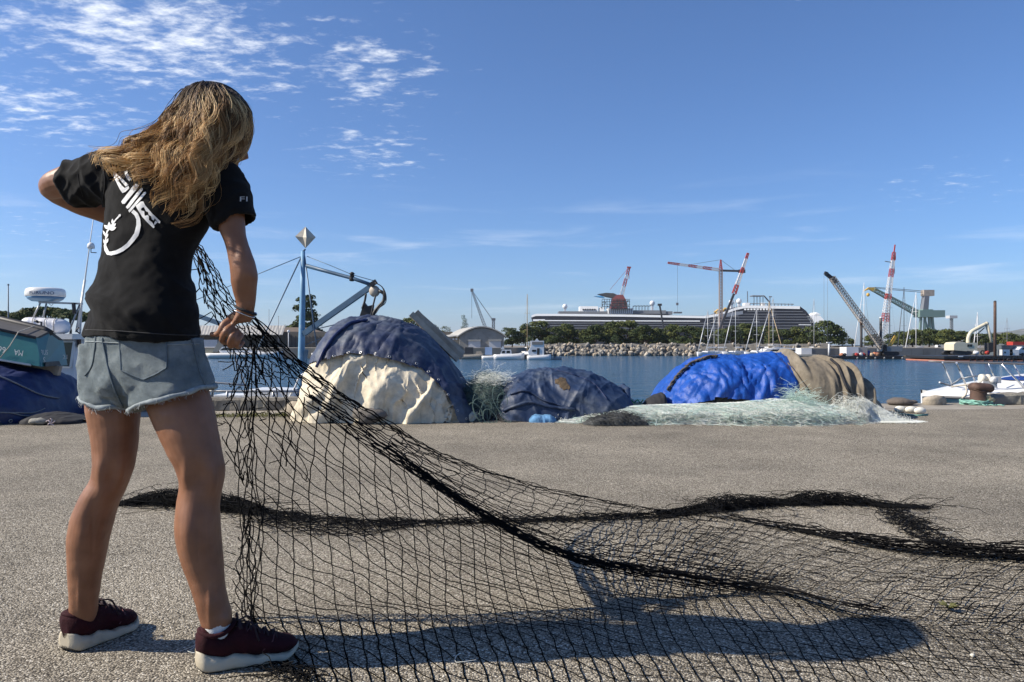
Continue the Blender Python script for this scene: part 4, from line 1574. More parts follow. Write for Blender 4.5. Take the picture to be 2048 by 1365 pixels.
lettering('radar_lettering', 'FURUNO', rc, (1, 0, 0), (0, 0, 1), 1, 1, mat('navy_lettering', (0.01, 0.03, 0.11), 0.5, var=0.0), tW, 0.0, False, bend_r)
m_ = MB()
m_.bar(P(78, 605, 12.4), P(165, 608, 12.45), 0.035, 0.03)
for a, b_, c, e_ in ((81, 606, 64, 640), (93, 607, 84, 645), (160, 607, 140, 660), (166, 585, 152, 665)):
    m_.tube([P(a, b_, 12.5), P(c, e_, 12.5)], 0.014, 6)
m_.tube([P(97, 607, 12.4), P(103, 612, 12.4), P(108, 606, 12.4)], 0.006, 5)
m_.build('radar_mount', M_GALV, tW)
m_ = MB()
m_.tube([P(154, 665, 12.4), P(166, 590, 12.4), P(178, 500, 12.4), P(192, 402, 12.4)], [0.016, 0.014, 0.009, 0.005], 6)
m_.tube([P(160, 668, 12.6), P(163, 600, 12.6), P(170, 560, 12.6)], 0.02, 6)
m_.build('antenna_mast', M_WHITE2, tW)
m_ = MB()
gp = P(182, 492, 12.4)
m_.lathe((gp.x, gp.y, gp.z), [(0.02, -0.05), (0.055, -0.045), (0.058, 0.0), (0.045, 0.035), (0.02, 0.052)], 16)
m_.build('satellite_antenna', M_WHITE, tW)
m_ = MB()
m_.tube([gp + Vector((0, 0, -0.05)), gp + Vector((0, 0, -0.11)), gp + Vector((0.09, 0, -0.115))], 0.008, 5)
m_.build('antenna_bracket', M_BLACKP, tW)
MB().tube([P(147, 606, 12.4), P(149, 628, 12.4)], 0.03, 6).build('horn', M_BLACKP, tW)
MB().tube([P(158, 655, 12.3), P(152, 662, 12.3), P(160, 668, 12.3)], 0.012, 5).build('cable_loop', M_BLACKP, tW)

# --- blue fishing boat with lifting gear, moored behind the largest heap
tM = thing('fishing_boat', (P(560, 800, 12.8).x, 12.8, WZ), 'fishing boat with pale blue mast, net hauler arm and deck rails behind the largest heap', 'boat')
hull = []
xa, xb = P(405, 0, 12.2).x, P(860, 0, 12.2).x
for t in np.linspace(0, 1, 14):
    x = xa + (xb - xa) * t
    hw = 1.0 * (1 - max(0, t - 0.6) ** 2 * 4.5) * (0.85 + 0.15 * min(1, t * 6))
    zt = -0.05 + 0.5 * max(0, t - 0.5) ** 2
    hull.append([(x, 12.6 - hw, zt), (x, 12.6 - hw * 0.92, -0.8), (x, 12.6 - hw * 0.5, -1.6), (x, 12.6 + hw * 0.5, -1.6), (x, 12.6 + hw * 0.92, -0.8), (x, 12.6 + hw, zt)])
MB().loft(hull).build('hull', M_WHITE2, tM)
m_ = MB()
for i in range(13):
    m_.tube([hull[i][0], hull[i + 1][0]], 0.035, 6)
m_.build('rubbing_strake', M_BLUEP2, tM)
m_ = MB()
m_.box((P(440, 0, 12.2).x, 11.85, -0.1), (P(500, 0, 12.2).x, 12.4, 0.08))
m_.box((P(505, 0, 12.2).x, 11.95, -0.1), (P(590, 0, 12.2).x, 12.7, 0.16))
m_.build('hatch_cover', M_WHITE, tM)
m_ = MB()
m_.box((P(408, 0, 12.2).x, 11.85, -0.05), (P(436, 0, 12.2).x, 12.1, 0.07))
m_.build('fish_crate', mat('blue_crate_plastic', (0.03, 0.11, 0.22), 0.5, var=0.15), tM)
# deck rail towards the quay
for (a, b_, c) in ((424, 765, 800), (453, 782, 806), (545, 782, 806), (600, 782, 806), (382, 765, 800)):
    MB().tube([P(a + 2, b_, 11.7), P(a, c, 11.7)], 0.022, 6).build('rail_post', M_GALV, tM)
m_ = MB()
m_.tube([P(370, 762, 11.7), P(424, 765, 11.7), P(470, 769, 11.7), P(500, 772, 11.75)], 0.018, 6)
m_.tube([P(370, 782, 11.7), P(453, 783, 11.7), P(545, 783, 11.7), P(640, 784, 11.7)], 0.020, 6)
m_.build('rail_bar', M_GALV, tM)
m_ = MB()
m_.tube(smooth_path([P(574, 803, 11.75), P(590, 775, 11.75), P(602, 752, 11.75), P(608, 748, 11.75), P(612, 752, 11.8)], 16), 0.018, 6)
m_.build('grab_rail', M_WHITE, tM)
mb_, mt_ = P(602, 800, 12.4), P(606, 503, 12.4)
m_ = MB()
m_.tube([mb_, P(603, 700, 12.4), P(605, 600, 12.4), mt_], [0.062, 0.055, 0.045, 0.034], 12)
m_.build('mast', M_BLUEP, tM)
m_ = MB()
m_.bar(P(613, 700, 12.35), P(601, 800, 12.35), 0.05, 0.05)
m_.build('mast_gusset', M_BLUEP2, tM)
m_ = MB()
m_.tube([P(613, 532, 12.4), P(660, 545, 12.3), P(705, 557, 12.15), P(745, 571, 12.0)], [0.034, 0.03, 0.03, 0.028], 8)
m_.build('upper_boom', M_BLUEP2, tM)
m_ = MB()
m_.bar(P(608, 668, 12.35), P(746, 571, 12.05), 0.065, 0.085)
m_.build('lower_boom', M_BLUEP2, tM)
m_ = MB()
m_.lathe(P(704, 557, 12.15) + Vector((0, 0, 0)), [(0.02, -0.05), (0.045, -0.04), (0.045, 0.0), (0.03, 0.06), (0.05, 0.07), (0.02, 0.1)], 12)
m_.build('floodlight', M_BLACKP, tM)
m_ = MB()
m_.bar(P(310, 602, 12.6), P(452, 652, 12.3), 0.05, 0.07)
m_.build('stern_boom', M_BLUEP2, tM)
MB().tube([P(310, 812, 12.6), P(310, 596, 12.6)], 0.05, 8).build('stern_post', M_BLUEP, tM)
MB().tube([P(450, 651, 12.3), P(500, 800, 12.2)], 0.012, 5).build('boom_prop', M_GALV, tM)
# radar reflector, eight-sided lantern of folded plates
m_ = MB()
rc = P(611, 476, 12.4)
top, bot = rc + Vector((-0.0, 0, 0.185)), rc + Vector((0.0, 0, -0.175))
eq = [rc + Vector((0.165 * math.cos(a), 0.165 * math.sin(a), 0.02 * math.cos(2 * a))) for a in (R(20), R(110), R(200), R(290))]
for i in range(4):
    a, b_ = eq[i], eq[(i + 1) % 4]
    inn = (a + b_) * 0.5 * 0.55 + rc * 0.45
    m_.add([top, a, inn, b_, bot], [(0, 1, 2), (0, 2, 3), (4, 2, 1), (4, 3, 2)])
m_.build('radar_reflector', mat('cream_plate', (0.50, 0.46, 0.38), 0.5, var=0.2, vscale=9, c2=(0.30, 0.24, 0.18), c2lo=0.55, c2hi=0.75, c2scale=7), tM)
MB().tube([rc + Vector((0, 0, -0.19)), mt_], 0.014, 6).build('reflector_stem', M_BLUEP2, tM)
# stays
m_ = MB()
for pts, r_ in (([P(603, 513, 12.4), P(538, 650, 12.1), P(477, 779, 11.8)], 0.012), ([P(609, 512, 12.4), P(624, 625, 12.3), P(636, 716, 12.2)], 0.012),
                ([P(601, 514, 12.4), P(515, 549, 12.6), P(388, 602, 12.65), P(310, 634, 12.6)], 0.007), ([P(614, 513, 12.4), P(660, 531, 12.3), P(705, 550, 12.15), P(748, 562, 12.05)], 0.006),
                ([P(609, 664, 12.4), P(665, 651, 12.3), P(724, 632, 12.2)], 0.008), ([P(611, 690, 12.4), P(680, 662, 12.3)], 0.008)):
    m_.tube(pts, r_, 5)
m_.build('stay', mat('blue_grey_wire', (0.10, 0.15, 0.21), 0.5, 0.3, 0.1), tM)
# net hauler
hc = P(749, 583, 12.0)
m_ = MB()
m_.ball(hc, 0.088, 1.0, 0.9, 1.05, 16, 10)
m_.build('hauler_drum', mat('dirty_cream_drum', (0.50, 0.43, 0.34), 0.6, var=0.3, vscale=8), tM)
m_ = MB()
m_.bar(P(741, 571, 11.95), P(753, 563, 11.95), 0.06, 0.07)
for pts, r_ in (([P(758, 582, 11.95), P(768, 588, 11.95), P(768, 600, 11.95), P(757, 614, 11.95), P(748, 626, 11.95), P(744, 642, 11.95)], 0.028),
                ([P(732, 588, 11.95), P(729, 604, 11.95), P(724, 618, 11.95)], 0.018), ([P(751, 592, 11.9), P(747, 608, 11.9), P(740, 642, 11.9)], 0.014)):
    m_.tube(smooth_path(pts, 14), r_, 7)
m_.build('hauler_frame', M_BLACKP, tM)
m_ = MB()
m_.prism([P(728, 605, 11.97), P(734, 613, 11.97), P(746, 610, 11.97), P(742, 642, 11.97), P(716, 642, 11.97)], (0, 0.12, 0))
m_.build('hauler_plate', M_BLACKP, tM)
m_ = MB()
for k_ in range(3):
    m_.tube(smooth_path([P(750, 566, 11.9 + 0.03 * k_), P(763, 573, 11.9 + 0.03 * k_), P(772 - 2 * k_, 590, 11.9), P(771 - 3 * k_, 606, 11.9), P(758, 617, 11.9), P(751, 628, 11.9)], 16), 0.008, 5)
m_.build('hydraulic_hose', M_BLACKP, tM)
m_ = MB()
m_.box(P(745, 637, 11.95), P(755, 630, 12.02))
m_.build('valve_block', M_GALV, tM)
# ------------------------------------------------------------------ across the water
M_LAND = mat('shore_ground', (0.20, 0.18, 0.15), 0.95, var=0.3, vscale=0.2)
M_QWALL = mat('far_quay_wall', (0.17, 0.165, 0.16), 0.9, var=0.25, vscale=0.6, c2=(0.09, 0.085, 0.08), c2lo=0.5, c2hi=0.75, c2scale=0.3)
edge = [(-900, 124), (380, 124), (1010, 126), (1060, 152), (1100, 157), (1600, 157), (1640, 133), (1700, 130), (1880, 130), (2048, 126), (2900, 126)]
fr = [((a - CX) / FPX * d_, d_) for a, d_ in edge]
LZ = 0.35
vv, ff = [], []
for x, y in fr:
    vv += [(x, y, -3), (x, y, LZ), (x * 5.0, 620, LZ)]
for i in range(len(fr) - 1):
    ff += [(3 * i, 3 * i + 3, 3 * i + 4, 3 * i + 1), (3 * i + 1, 3 * i + 4, 3 * i + 5, 3 * i + 2)]
o = place('far_shore', np.array(vv), np.array(ff), M_LAND, origin=(0, 126, 0))
for p_ in o.data.polygons:
    p_.use_smooth = False
tag(o, kind='structure')
# far hills
m_hill = mat('scrub_hillside', (0.075, 0.085, 0.055), 0.95, var=0.4, vscale=0.012, c2=(0.22, 0.20, 0.17), c2lo=0.5, c2hi=0.62, c2scale=0.02)
hx = np.linspace(-400, 4200, 150)
Vg = np.zeros((150, 14, 3))
prof = np.interp(hx, [-400, 1500, 1740, 1880, 1960, 2030, 2100, 2400, 4200], [0, 0, 14, 48, 62, 70, 78, 100, 90])
for j, t in enumerate(np.linspace(0, 1, 14)):
    Vg[:, j, 0] = hx * (1 + 0.3 * t)
    Vg[:, j, 1] = 3000 + t * 900
    Vg[:, j, 2] = prof * math.sin(t * math.pi * 0.5) * 1.15 - 2
Vg[..., 2] += (5 * fbm(Vg * 0.012, 4)) * (Vg[..., 2] > 3)
tag(place('far_hills', Vg.reshape(-1, 3), grid_faces(150, 14), m_hill), kind='structure')
m_house = mat('pale_house_wall', (0.62, 0.56, 0.48), 0.8, var=0.1)
m_tile = mat('terracotta_roof', (0.33, 0.13, 0.07), 0.85, var=0.2)
r_ = np.random.default_rng(12)
for k_ in range(22):
    px_ = r_.uniform(1992, 2046)
    x = (px_ - CX) / FPX * 3200
    jj = int(r_.integers(4, 10))
    ii = int(np.argmin(abs(hx - x)))
    p0 = Vg[ii, jj]
    w_, h_ = r_.uniform(9, 16), r_.uniform(6, 9)
    t_ = thing('hillside_house', tuple(p0), 'tiny pale house among others on the far hillside at the right edge', 'house', 'houses on the far hillside')
    MB().box((p0[0] - w_ / 2, p0[1] - 6, p0[2] - 3), (p0[0] + w_ / 2, p0[1] + 5, p0[2] + h_)).build('wall', m_house, t_)
    MB().prism([(p0[0] - w_ / 2 - 0.5, p0[1] - 6.5, p0[2] + h_ + 0.02), (p0[0] + w_ / 2 + 0.5, p0[1] - 6.5, p0[2] + h_ + 0.02), (p0[0], p0[1] - 6.5, p0[2] + h_ + 3)], (0, 12, 0)).build('roof', m_tile, t_)

# ---- trees
def leaf_mat(name, c, c2):
    return mat(name, c, 0.75, var=0.45, vscale=0.9, c2=c2, c2lo=0.42, c2hi=0.62, c2scale=0.55, spec=0.2)


M_PINE = leaf_mat('pine_needles', (0.042, 0.060, 0.020), (0.115, 0.125, 0.034))
M_PINE2 = leaf_mat('dark_pine_needles', (0.030, 0.048, 0.018), (0.080, 0.095, 0.028))
M_POPL = leaf_mat('poplar_leaves', (0.05, 0.075, 0.03), (0.11, 0.13, 0.06))
M_BARK = mat('pine_bark', (0.085, 0.06, 0.045), 0.95, var=0.3, vscale=3)


def crown_mesh(lobes, n, size, seed):
    """Leaf tufts spread through a set of lobes (x, y, z, rx, ry, rz): denser at the shell, gaps between."""
    r = np.random.default_rng(seed)
    vol = np.array([l[3] * l[4] + l[5] * l[3] for l in lobes])
    cnt = np.maximum(20, (n * vol / vol.sum())).astype(int)
    C, Nn = [], []
    for l, c in zip(lobes, cnt):
        d = r.normal(size=(c, 3))
        d /= np.linalg.norm(d, axis=1, keepdims=True)
        d[:, 2] = np.where(d[:, 2] < -0.45, -d[:, 2], d[:, 2])
        rad = r.uniform(0.55, 1.08, c) ** 0.6
        rad *= 1 + 0.28 * vnoise(d * 2.3 + seed + l[0])
        C.append(np.array(l[:3]) + d * rad[:, None] * np.array(l[3:6]))
        Nn.append(d)
    C, Nn = np.concatenate(C), np.concatenate(Nn)
    m = len(C)
    nrm = Nn + r.normal(0, 0.55, (m, 3))
    nrm /= np.linalg.norm(nrm, axis=1, keepdims=True)
    t = np.cross(nrm, r.normal(size=(m, 3)))
    t /= np.linalg.norm(t, axis=1, keepdims=True)
    b_ = np.cross(nrm, t)
    s = size * r.uniform(0.55, 1.35, m)[:, None]
    V = np.stack([C - t * s, C + b_ * s * 0.55, C + t * s, C - b_ * s * 0.55], 1).reshape(-1, 3)
    F = np.arange(4 * m).reshape(m, 4)
    return V, F


def tree(px, topy, halfw, d, base_z, label, kind='pine', seed=0, group=None, n=2600, material=None):
    """Tree whose crown top is seen at photo row topy. kind: pine, umbrella, tall, poplar, bush."""
    r = random.Random(seed * 13 + 5)
    top = P(px, topy, d)
    H = top.z - base_z
    W = halfw / FPX * d
    x0, y0 = top.x, d
    lobes = []
    if kind == 'pine':
        for i in range(24):
            t = r.uniform(0.16, 0.90)
            a = r.uniform(0, 6.28)
            k = W * (0.88 if t < 0.7 else 0.55) * r.uniform(0.35, 1)
            s = W * r.uniform(0.26, 0.44)
            lobes.append((x0 + math.cos(a) * k, y0 + math.sin(a) * k * 0.8, base_z + H * t, s * 1.2, s * 1.1, s * 0.72))
        lobes.append((x0, y0, base_z + H * 0.88, W * 0.45, W * 0.45, H * 0.115))
        cb = 0.25
    elif kind == 'umbrella':
        for i in range(13):
            a = r.uniform(0, 6.28)
            k = W * r.uniform(0.1, 0.78)
            t = 0.86 - 0.14 * (k / W) ** 2
            s = W * r.uniform(0.2, 0.32)
            lobes.append((x0 + math.cos(a) * k, y0 + math.sin(a) * k, base_z + H * t, s * 1.3, s * 1.2, H * 0.12))
        cb = 0.75
    elif kind == 'tall':
        for i in range(26):
            t = r.uniform(0.12, 0.95)
            a = r.uniform(0, 6.28)
            k = W * (1.02 - 0.80 * t) * r.uniform(0.3, 1.0)
            s = W * (0.36 - 0.16 * t)
            lobes.append((x0 + math.cos(a) * k, y0 + math.sin(a) * k, base_z + H * t, s * 1.25, s * 1.1, s * 0.62))
        cb = 0.15
    elif kind == 'poplar':
        for i in range(10):
            t = 0.15 + 0.8 * i / 9
            s = W * (0.55 + 0.4 * math.sin(math.pi * min(1, t)))
            lobes.append((x0 + r.uniform(-0.25, 0.25) * W, y0 + r.uniform(-0.2, 0.2) * W, base_z + H * t, s * 0.75, s * 0.75, H * 0.09))
        cb = 0.2
    else:
        for i in range(8):
            a = r.uniform(0, 6.28)
            k = W * r.uniform(0, 0.7)
            s = W * r.uniform(0.3, 0.5)
            lobes.append((x0 + math.cos(a) * k, y0 + math.sin(a) * k, base_z + H * r.uniform(0.35, 0.75), s, s, H * 0.28))
        cb = 0.2
    V, F = crown_mesh(lobes, n, max(0.10, W * 0.075), seed)
    hi = V[:, 2].max()
    V[:, 2] = base_z + (V[:, 2] - base_z) * (H / (hi - base_z))
    t_ = thing({'pine': 'pine_tree', 'umbrella': 'umbrella_pine', 'tall': 'conifer_tree', 'poplar': 'poplar_tree', 'bush': 'shrub'}[kind], (x0, y0, base_z), label, 'tree' if kind != 'bush' else 'shrub', group)
    place('crown', V, F, material or M_PINE, t_)
    m_ = MB()
    tr = max(0.05, W * 0.055)
    m_.tube([(x0, y0, base_z - 0.3), (x0 + 0.04 * W, y0, base_z + H * cb * 0.6), (x0 - 0.03 * W, y0, base_z + H * min(0.85, cb + 0.3))], [tr * 1.3, tr, tr * 0.5], 7)
    for l in lobes[:5]:
        m_.tube([(x0, y0, base_z + H * cb * 0.8), ((x0 + l[0]) / 2, (y0 + l[1]) / 2, base_z + H * cb * 0.7 + (l[2] - base_z) * 0.25), (l[0], l[1], l[2])], [tr * 0.6, tr * 0.4, tr * 0.2], 5)
    m_.build('trunk', M_BARK, t_)
    return t_


GP = 'pines along the breakwater'
row = [(1024, 654, 20), (1050, 646, 22), (1082, 641, 27), (1112, 653, 20), (1137, 646, 26), (1168, 658, 16), (1190, 648, 26), (1222, 641, 26), (1255, 640, 27), (1290, 649, 26), (1318, 655, 20), (1345, 648, 24), (1378, 649, 27), (1410, 655, 22), (1440, 657, 20), (1462, 650, 24), (1494, 646, 27), (1530, 650, 24), (1560, 655, 26), (1592, 652, 26), (1625, 652, 25)]
ordn = ['first', 'second', 'third', 'fourth', 'fifth', 'sixth', 'seventh', 'eighth', 'ninth', 'tenth', 'eleventh', 'twelfth', 'thirteenth', 'fourteenth', 'fifteenth', 'sixteenth', 'seventeenth', 'eighteenth', 'nineteenth', 'twentieth', 'twenty-first']
for i, (a, b_, w_) in enumerate(row):
    tree(a, b_, w_, 170 + (i % 3) * 3.5, LZ, ordn[i] + ' pine from the left in the row before the cruise ship', 'pine', 100 + i, GP, 4200, M_PINE if i % 3 else M_PINE2)
tree(1655, 640, 32, 165, LZ, 'tallest broad pine at the right end of the row before the ship', 'pine', 131, GP, 4200, M_PINE2)
tree(1684, 662, 15, 168, LZ, 'small pine just right of the tallest breakwater pine', 'pine', 133, GP, 1600)
tree(1705, 676, 14, 175, LZ, 'low rounded pine behind the white container', 'bush', 134, GP, 1200)
for i, (a, b_, w_) in enumerate(((1745, 668, 18), (1795, 661, 22), (1825, 658, 24), (1858, 656, 26), (1890, 657, 25), (1922, 661, 22), (1950, 664, 22), (1985, 666, 24), (2020, 664, 26), (2056, 668, 24))):
    tree(a, b_, w_, 178 + (i % 2) * 5, LZ, ordn[i] + ' pine from the left in the grove behind the barges', 'pine', 150 + i, 'pine grove behind the barges', 4200, M_PINE2 if i % 2 else M_PINE)
for i, (a, b_, w_) in enumerate(((1060, 672, 12), (1230, 668, 14), (1440, 676, 10), (1345, 676, 9))):
    tree(a, b_, w_, 163, LZ, ordn[i] + ' low shrub from the left under the breakwater pines', 'bush', 180 + i, 'shrubs on the breakwater', 700, M_POPL)
tree(612, 588, 40, 165, LZ, 'tall dark conifer standing behind the pale blue mast', 'tall', 201, None, 4200, M_PINE2)
tree(662, 664, 24, 140, LZ, 'round green shrub beside the wall right of the blue mast', 'bush', 202, None, 1500, M_POPL)
tree(815, 634, 28, 160, LZ, 'rounded pine showing above the largest heap', 'pine', 203, None, 2600)
tree(868, 648, 13, 158, LZ, 'slim dark pine right of the leaning planks', 'pine', 204, None, 1300, M_PINE2)
tree(889, 652, 14, 156, LZ, 'small round pine left of the arched shed', 'pine', 205, None, 1300)
tree(929, 630, 10, 175, LZ, 'upright poplar rising behind the arched shed', 'poplar', 206, None, 1500, M_POPL)
tree(946, 652, 9, 175, LZ, 'small tree peeping over the arched shed roof', 'bush', 207, None, 600)
for i, (a, b_, w_, lab) in enumerate(((45, 622, 34, 'umbrella pine left of the radar dome legs'), (92, 611, 48, 'broad umbrella pine straight below the radar dome'), (140, 618, 40, 'umbrella pine between the radar dome and the woman'), (-20, 618, 50, 'umbrella pine cut off by the left edge of the picture'), (190, 622, 44, 'umbrella pine half hidden behind the hem of her shirt'))):
    tree(a, b_, w_, 100, LZ, lab, 'umbrella', 220 + i, 'umbrella pines behind the cabin boat', 3600, M_PINE)

# ---- breakwater of boulders
tBw = thing('breakwater', (P(1340, 700, 155).x, 155, WZ), 'rubble breakwater of pale boulders below the pines', 'breakwater')
m_rock = [mat('boulder_%s' % n_, c_, 0.95, var=0.35, vscale=1.2, bump=0.05, bscale=3) for n_, c_ in (('pale', (0.42, 0.37, 0.30)), ('grey', (0.27, 0.25, 0.22)), ('tan', (0.33, 0.27, 0.20)), ('dark', (0.14, 0.13, 0.115)))]
protos = []
for k_ in range(8):
    m_ = MB()
    m_.ball((0, 0, 0), 1.0, 1, 1, 1, 8, 5)
    a = np.array(m_.v)
    a = a * (1 + 0.30 * vnoise(a * 1.3 + k_ * 5)[:, None]) * np.array([1.0, 0.8, 0.72])
    a += 0.12 * vnoise(a * 3 + k_)[:, None] * a
    m_.v = [tuple(x) for x in a]
    m_.sm = [False] * len(m_.sm)
    me = m_.mesh('boulder')
    me.materials.append(m_rock[k_ % 4])
    protos.append(me)
r_ = np.random.default_rng(77)
cnt = 0
for k_ in range(290):
    px_ = r_.uniform(1092, 1392) if k_ < 235 else r_.uniform(1392, 1640)
    t = r_.uniform(0, 1)
    d_ = 154.2 + 2.6 * t
    o = bpy.data.objects.new('boulder', protos[int(r_.integers(0, 8))])
    col.objects.link(o)
    o.parent = tBw
    ROOT[o] = ROOT[tBw]
    s_ = r_.uniform(0.28, 0.62) * (1.15 - 0.4 * t)
    o.location = Vector(((px_ - CX) / FPX * d_, d_, WZ + 0.05 + 2.45 * t + r_.uniform(-0.1, 0.1))) - ROOT[tBw]
    o.rotation_euler = tuple(r_.uniform(0, 6.28, 3))
    o.scale = (s_, s_, s_)
vv = []
for px_ in np.linspace(1060, 1660, 50):
    for d_, z_ in ((154.4, WZ - 0.5), (155.2, WZ + 0.6), (156.6, WZ + 2.1), (158, WZ + 2.45), (162, LZ + 0.05)):
        vv.append(((px_ - CX) / FPX * d_, d_ + 0.3 * r_.normal(), z_ + 0.12 * r_.normal()))
place('rubble_core', np.array(vv), grid_faces(50, 5), m_rock[3], tBw)

# ---- lattice helper
def lattice(a, b, w0, w1, nseg, th, mbs, colour=None):
    """Square lattice boom from a to b; mbs: list of MB chosen per bay by colour(i)."""
    a, b = Vector(a), Vector(b)
    t = (b - a).normalized()
    s = t.cross(Vector((0, 1, 0)))
    s = s.normalized() if s.length > 1e-4 else Vector((1, 0, 0))
    q = s.cross(t).normalized()

    def corner(i):
        f = i / nseg
        c = a.lerp(b, f)
        w = (w0 + (w1 - w0) * f) / 2
        return [c + s * w + q * w, c - s * w + q * w, c - s * w - q * w, c + s * w - q * w]
    prev = corner(0)
    for i in range(nseg):
        cur = corner(i + 1)
        m_ = mbs[colour(i)] if colour else mbs[0]
        for j in range(4):
            m_.bar(prev[j], cur[j], th * 1.4)
            m_.bar(prev[j], cur[(j + 1) % 4], th)
            m_.bar(cur[j], cur[(j + 1) % 4], th)
        prev = cur


def striped(a, b, w0, w1, nseg, th, reds, parent, name='boom_bay'):
    """Red and white lattice: each run of bays of one colour is a part."""
    a, b = Vector(a), Vector(b)
    i = 0
    while i < nseg:
        j = i
        while j < nseg and ((j in reds) == (i in reds)):
            j += 1
        m_ = MB()
        lattice(a.lerp(b, i / nseg), a.lerp(b, j / nseg), w0 + (w1 - w0) * i / nseg, w0 + (w1 - w0) * j / nseg, j - i, th, [m_])
        m_.build(name, M_CRED if i in reds else M_CWHT, parent)
        i = j


M_CRED = mat('crane_red', (0.42, 0.045, 0.03), 0.5, var=0.15)
M_CWHT = mat('crane_white', (0.66, 0.66, 0.66), 0.5, var=0.1)
M_CGRY = mat('crane_grey', (0.16, 0.17, 0.19), 0.6, var=0.2)
M_CBEI = mat('crane_beige', (0.36, 0.31, 0.26), 0.6, var=0.25, vscale=0.5)
M_CGRN = mat('crane_green', (0.17, 0.26, 0.23), 0.6, var=0.15)
M_CYEL = mat('machine_yellow', (0.55, 0.34, 0.06), 0.5, var=0.15)
M_DARK = mat('dark_machinery', (0.03, 0.03, 0.033), 0.6, var=0.3)

# ---- cruise ship in the shipyard
DS = 700.0


def S(px_, py_, dy=0.0):
    return P(px_, py_, (DS + 0.36 * 152) / (1 + 0.36 * (px_ - CX) / FPX) + dy)   # the plane of her side, bow nearer than stern


tSh = thing('cruise_ship', (S(1350, 694).x, DS + 16, WZ), 'long dark hulled cruise ship with white deck lines beyond the pines', 'cruise ship')
M_NAVH = mat('ship_navy_hull', (0.008, 0.010, 0.020), 0.75, spec=0.15, var=0.15, vscale=0.02)
M_SHW = mat('ship_white', (0.74, 0.75, 0.76), 0.5, var=0.06, vscale=0.05)
M_SHG = mat('ship_grey', (0.13, 0.14, 0.16), 0.6, var=0.15, vscale=0.1)
sil = [(1064, 633), (1070, 629), (1110, 628), (1410, 632), (1440, 627), (1470, 616), (1492, 611), (1600, 613), (1612, 622), (1626, 640), (1632, 660), (1628, 697), (1078, 697), (1086, 650), (1066, 641)]
MB().prism([S(a, b_) for a, b_ in sil], (0, 34, 0)).build('hull', M_NAVH, tSh)


def band(pts, th, material, name, dy=-0.6):
    m_ = MB()
    for (a, b_), (c, e_) in zip(pts[:-1], pts[1:]):
        m_.prism([S(a, b_, dy), S(c, e_, dy), S(c, e_ + th, dy), S(a, b_ + th, dy)], (0, 0.58, 0))
    return m_.build(name, material, tSh)


band([(1063, 631), (1072, 628), (1110, 628), (1250, 629.5), (1410, 632.5)], 4.4, M_SHW, 'top_rail_band')
band([(1410, 632), (1440, 627), (1472, 615.5), (1494, 611)], 5.0, M_SHW, 'sloping_deck_band', -0.7)
band([(1066, 639.2), (1090, 639.0)], 3.4, M_SHW, 'stern_balcony_band')
band([(1090, 640.6), (1250, 641.2), (1400, 641.6)], 2.0, M_SHW, 'deck_line')
for yy, a, c, mm in ((646, 1092, 1410, M_SHG), (651, 1100, 1625, M_SHG), (656, 1110, 1626, M_SHG), (661, 1112, 1628, M_SHG), (622.5, 1495, 1606, M_SHG), (628, 1440, 1612, M_SHG), (633.5, 1420, 1618, M_SHG), (639, 1420, 1622, M_SHG), (645, 1420, 1624, M_SHG), (649, 1598, 1622, M_SHW)):
    band([(a, yy), ((a + c) / 2, yy + 0.2), (c, yy + 0.4)], 1.3, mm, 'deck_line', -0.5)
band([(1486, 611), (1600, 613)], 5.5, M_SHW, 'bridge_deck_band', -0.8)
for i in range(9):
    band([(1489 + i * 6.2, 617.5), (1492.5 + i * 6.2, 617.6)], 3.2, M_SHW, 'balcony', -0.9)
band([(1440, 629), (1486, 622)], 7.0, mat('ship_blue_grey', (0.16, 0.18, 0.22), 0.4, var=0.1), 'glazed_lounge', -0.75)
m_ = MB()
m_.prism([S(1612, 633), S(1628, 630), S(1640, 632), S(1648, 640), S(1646, 646), S(1622, 646)], (0, 20, 0))
m_.prism([S(1628, 630), S(1634, 625), S(1642, 630)], (0, 14, 0))
m_.build('bow_superstructure', M_SHW, tSh)


def sbox(a, b_, c, e_, dep, material, name, dy=6):
    m_ = MB()
    m_.prism([S(a, b_, dy), S(c, b_, dy), S(c, e_, dy), S(a, e_, dy)], (0, dep, 0))
    return m_.build(name, material, tSh)


sbox(1118, 623, 1345, 629.4, 20, M_SHG, 'pool_deck')
sbox(1160, 613, 1196, 624, 16, M_SHW, 'deck_house', 8)
for i in range(6):
    sbox(1165 + i * 4.6, 618, 1168 + i * 4.6, 621, 0.6, M_DARK, 'deck_window', 7.2)
sbox(1200, 615, 1208, 624, 12, M_SHW, 'stair_house', 7)
sbox(1216, 617, 1266, 628, 12, M_SHW, 'ribbed_screen', 4)
for i in range(12):
    sbox(1218 + i * 4.0, 619, 1219.2 + i * 4.0, 627, 0.5, M_SHG, 'screen_rib', 3.3)
sbox(1268, 621, 1332, 628, 14, M_SHG, 'sports_deck', 5)
m_ = MB()
for a in range(1266, 1300, 6):
    m_.bar(S(a, 613, 6), S(a + 6, 612, 6), 0.7)
    m_.bar(S(a, 613, 6), S(a, 622, 6), 0.5)
m_.build('deck_rail', M_DARK, tSh)
for i, (a, b_) in enumerate(((1130, 613.5), (1304.5, 607), (1463, 605), (1478, 603))):
    m_ = MB().ball(S(a, b_, 14), 2.5, 1, 1, 1.05, 14, 10)
    m_.bar(S(a, b_ + 5, 14), S(a, b_ + 16, 14), 2.2)
    m_.build('radome', M_SHW, tSh)
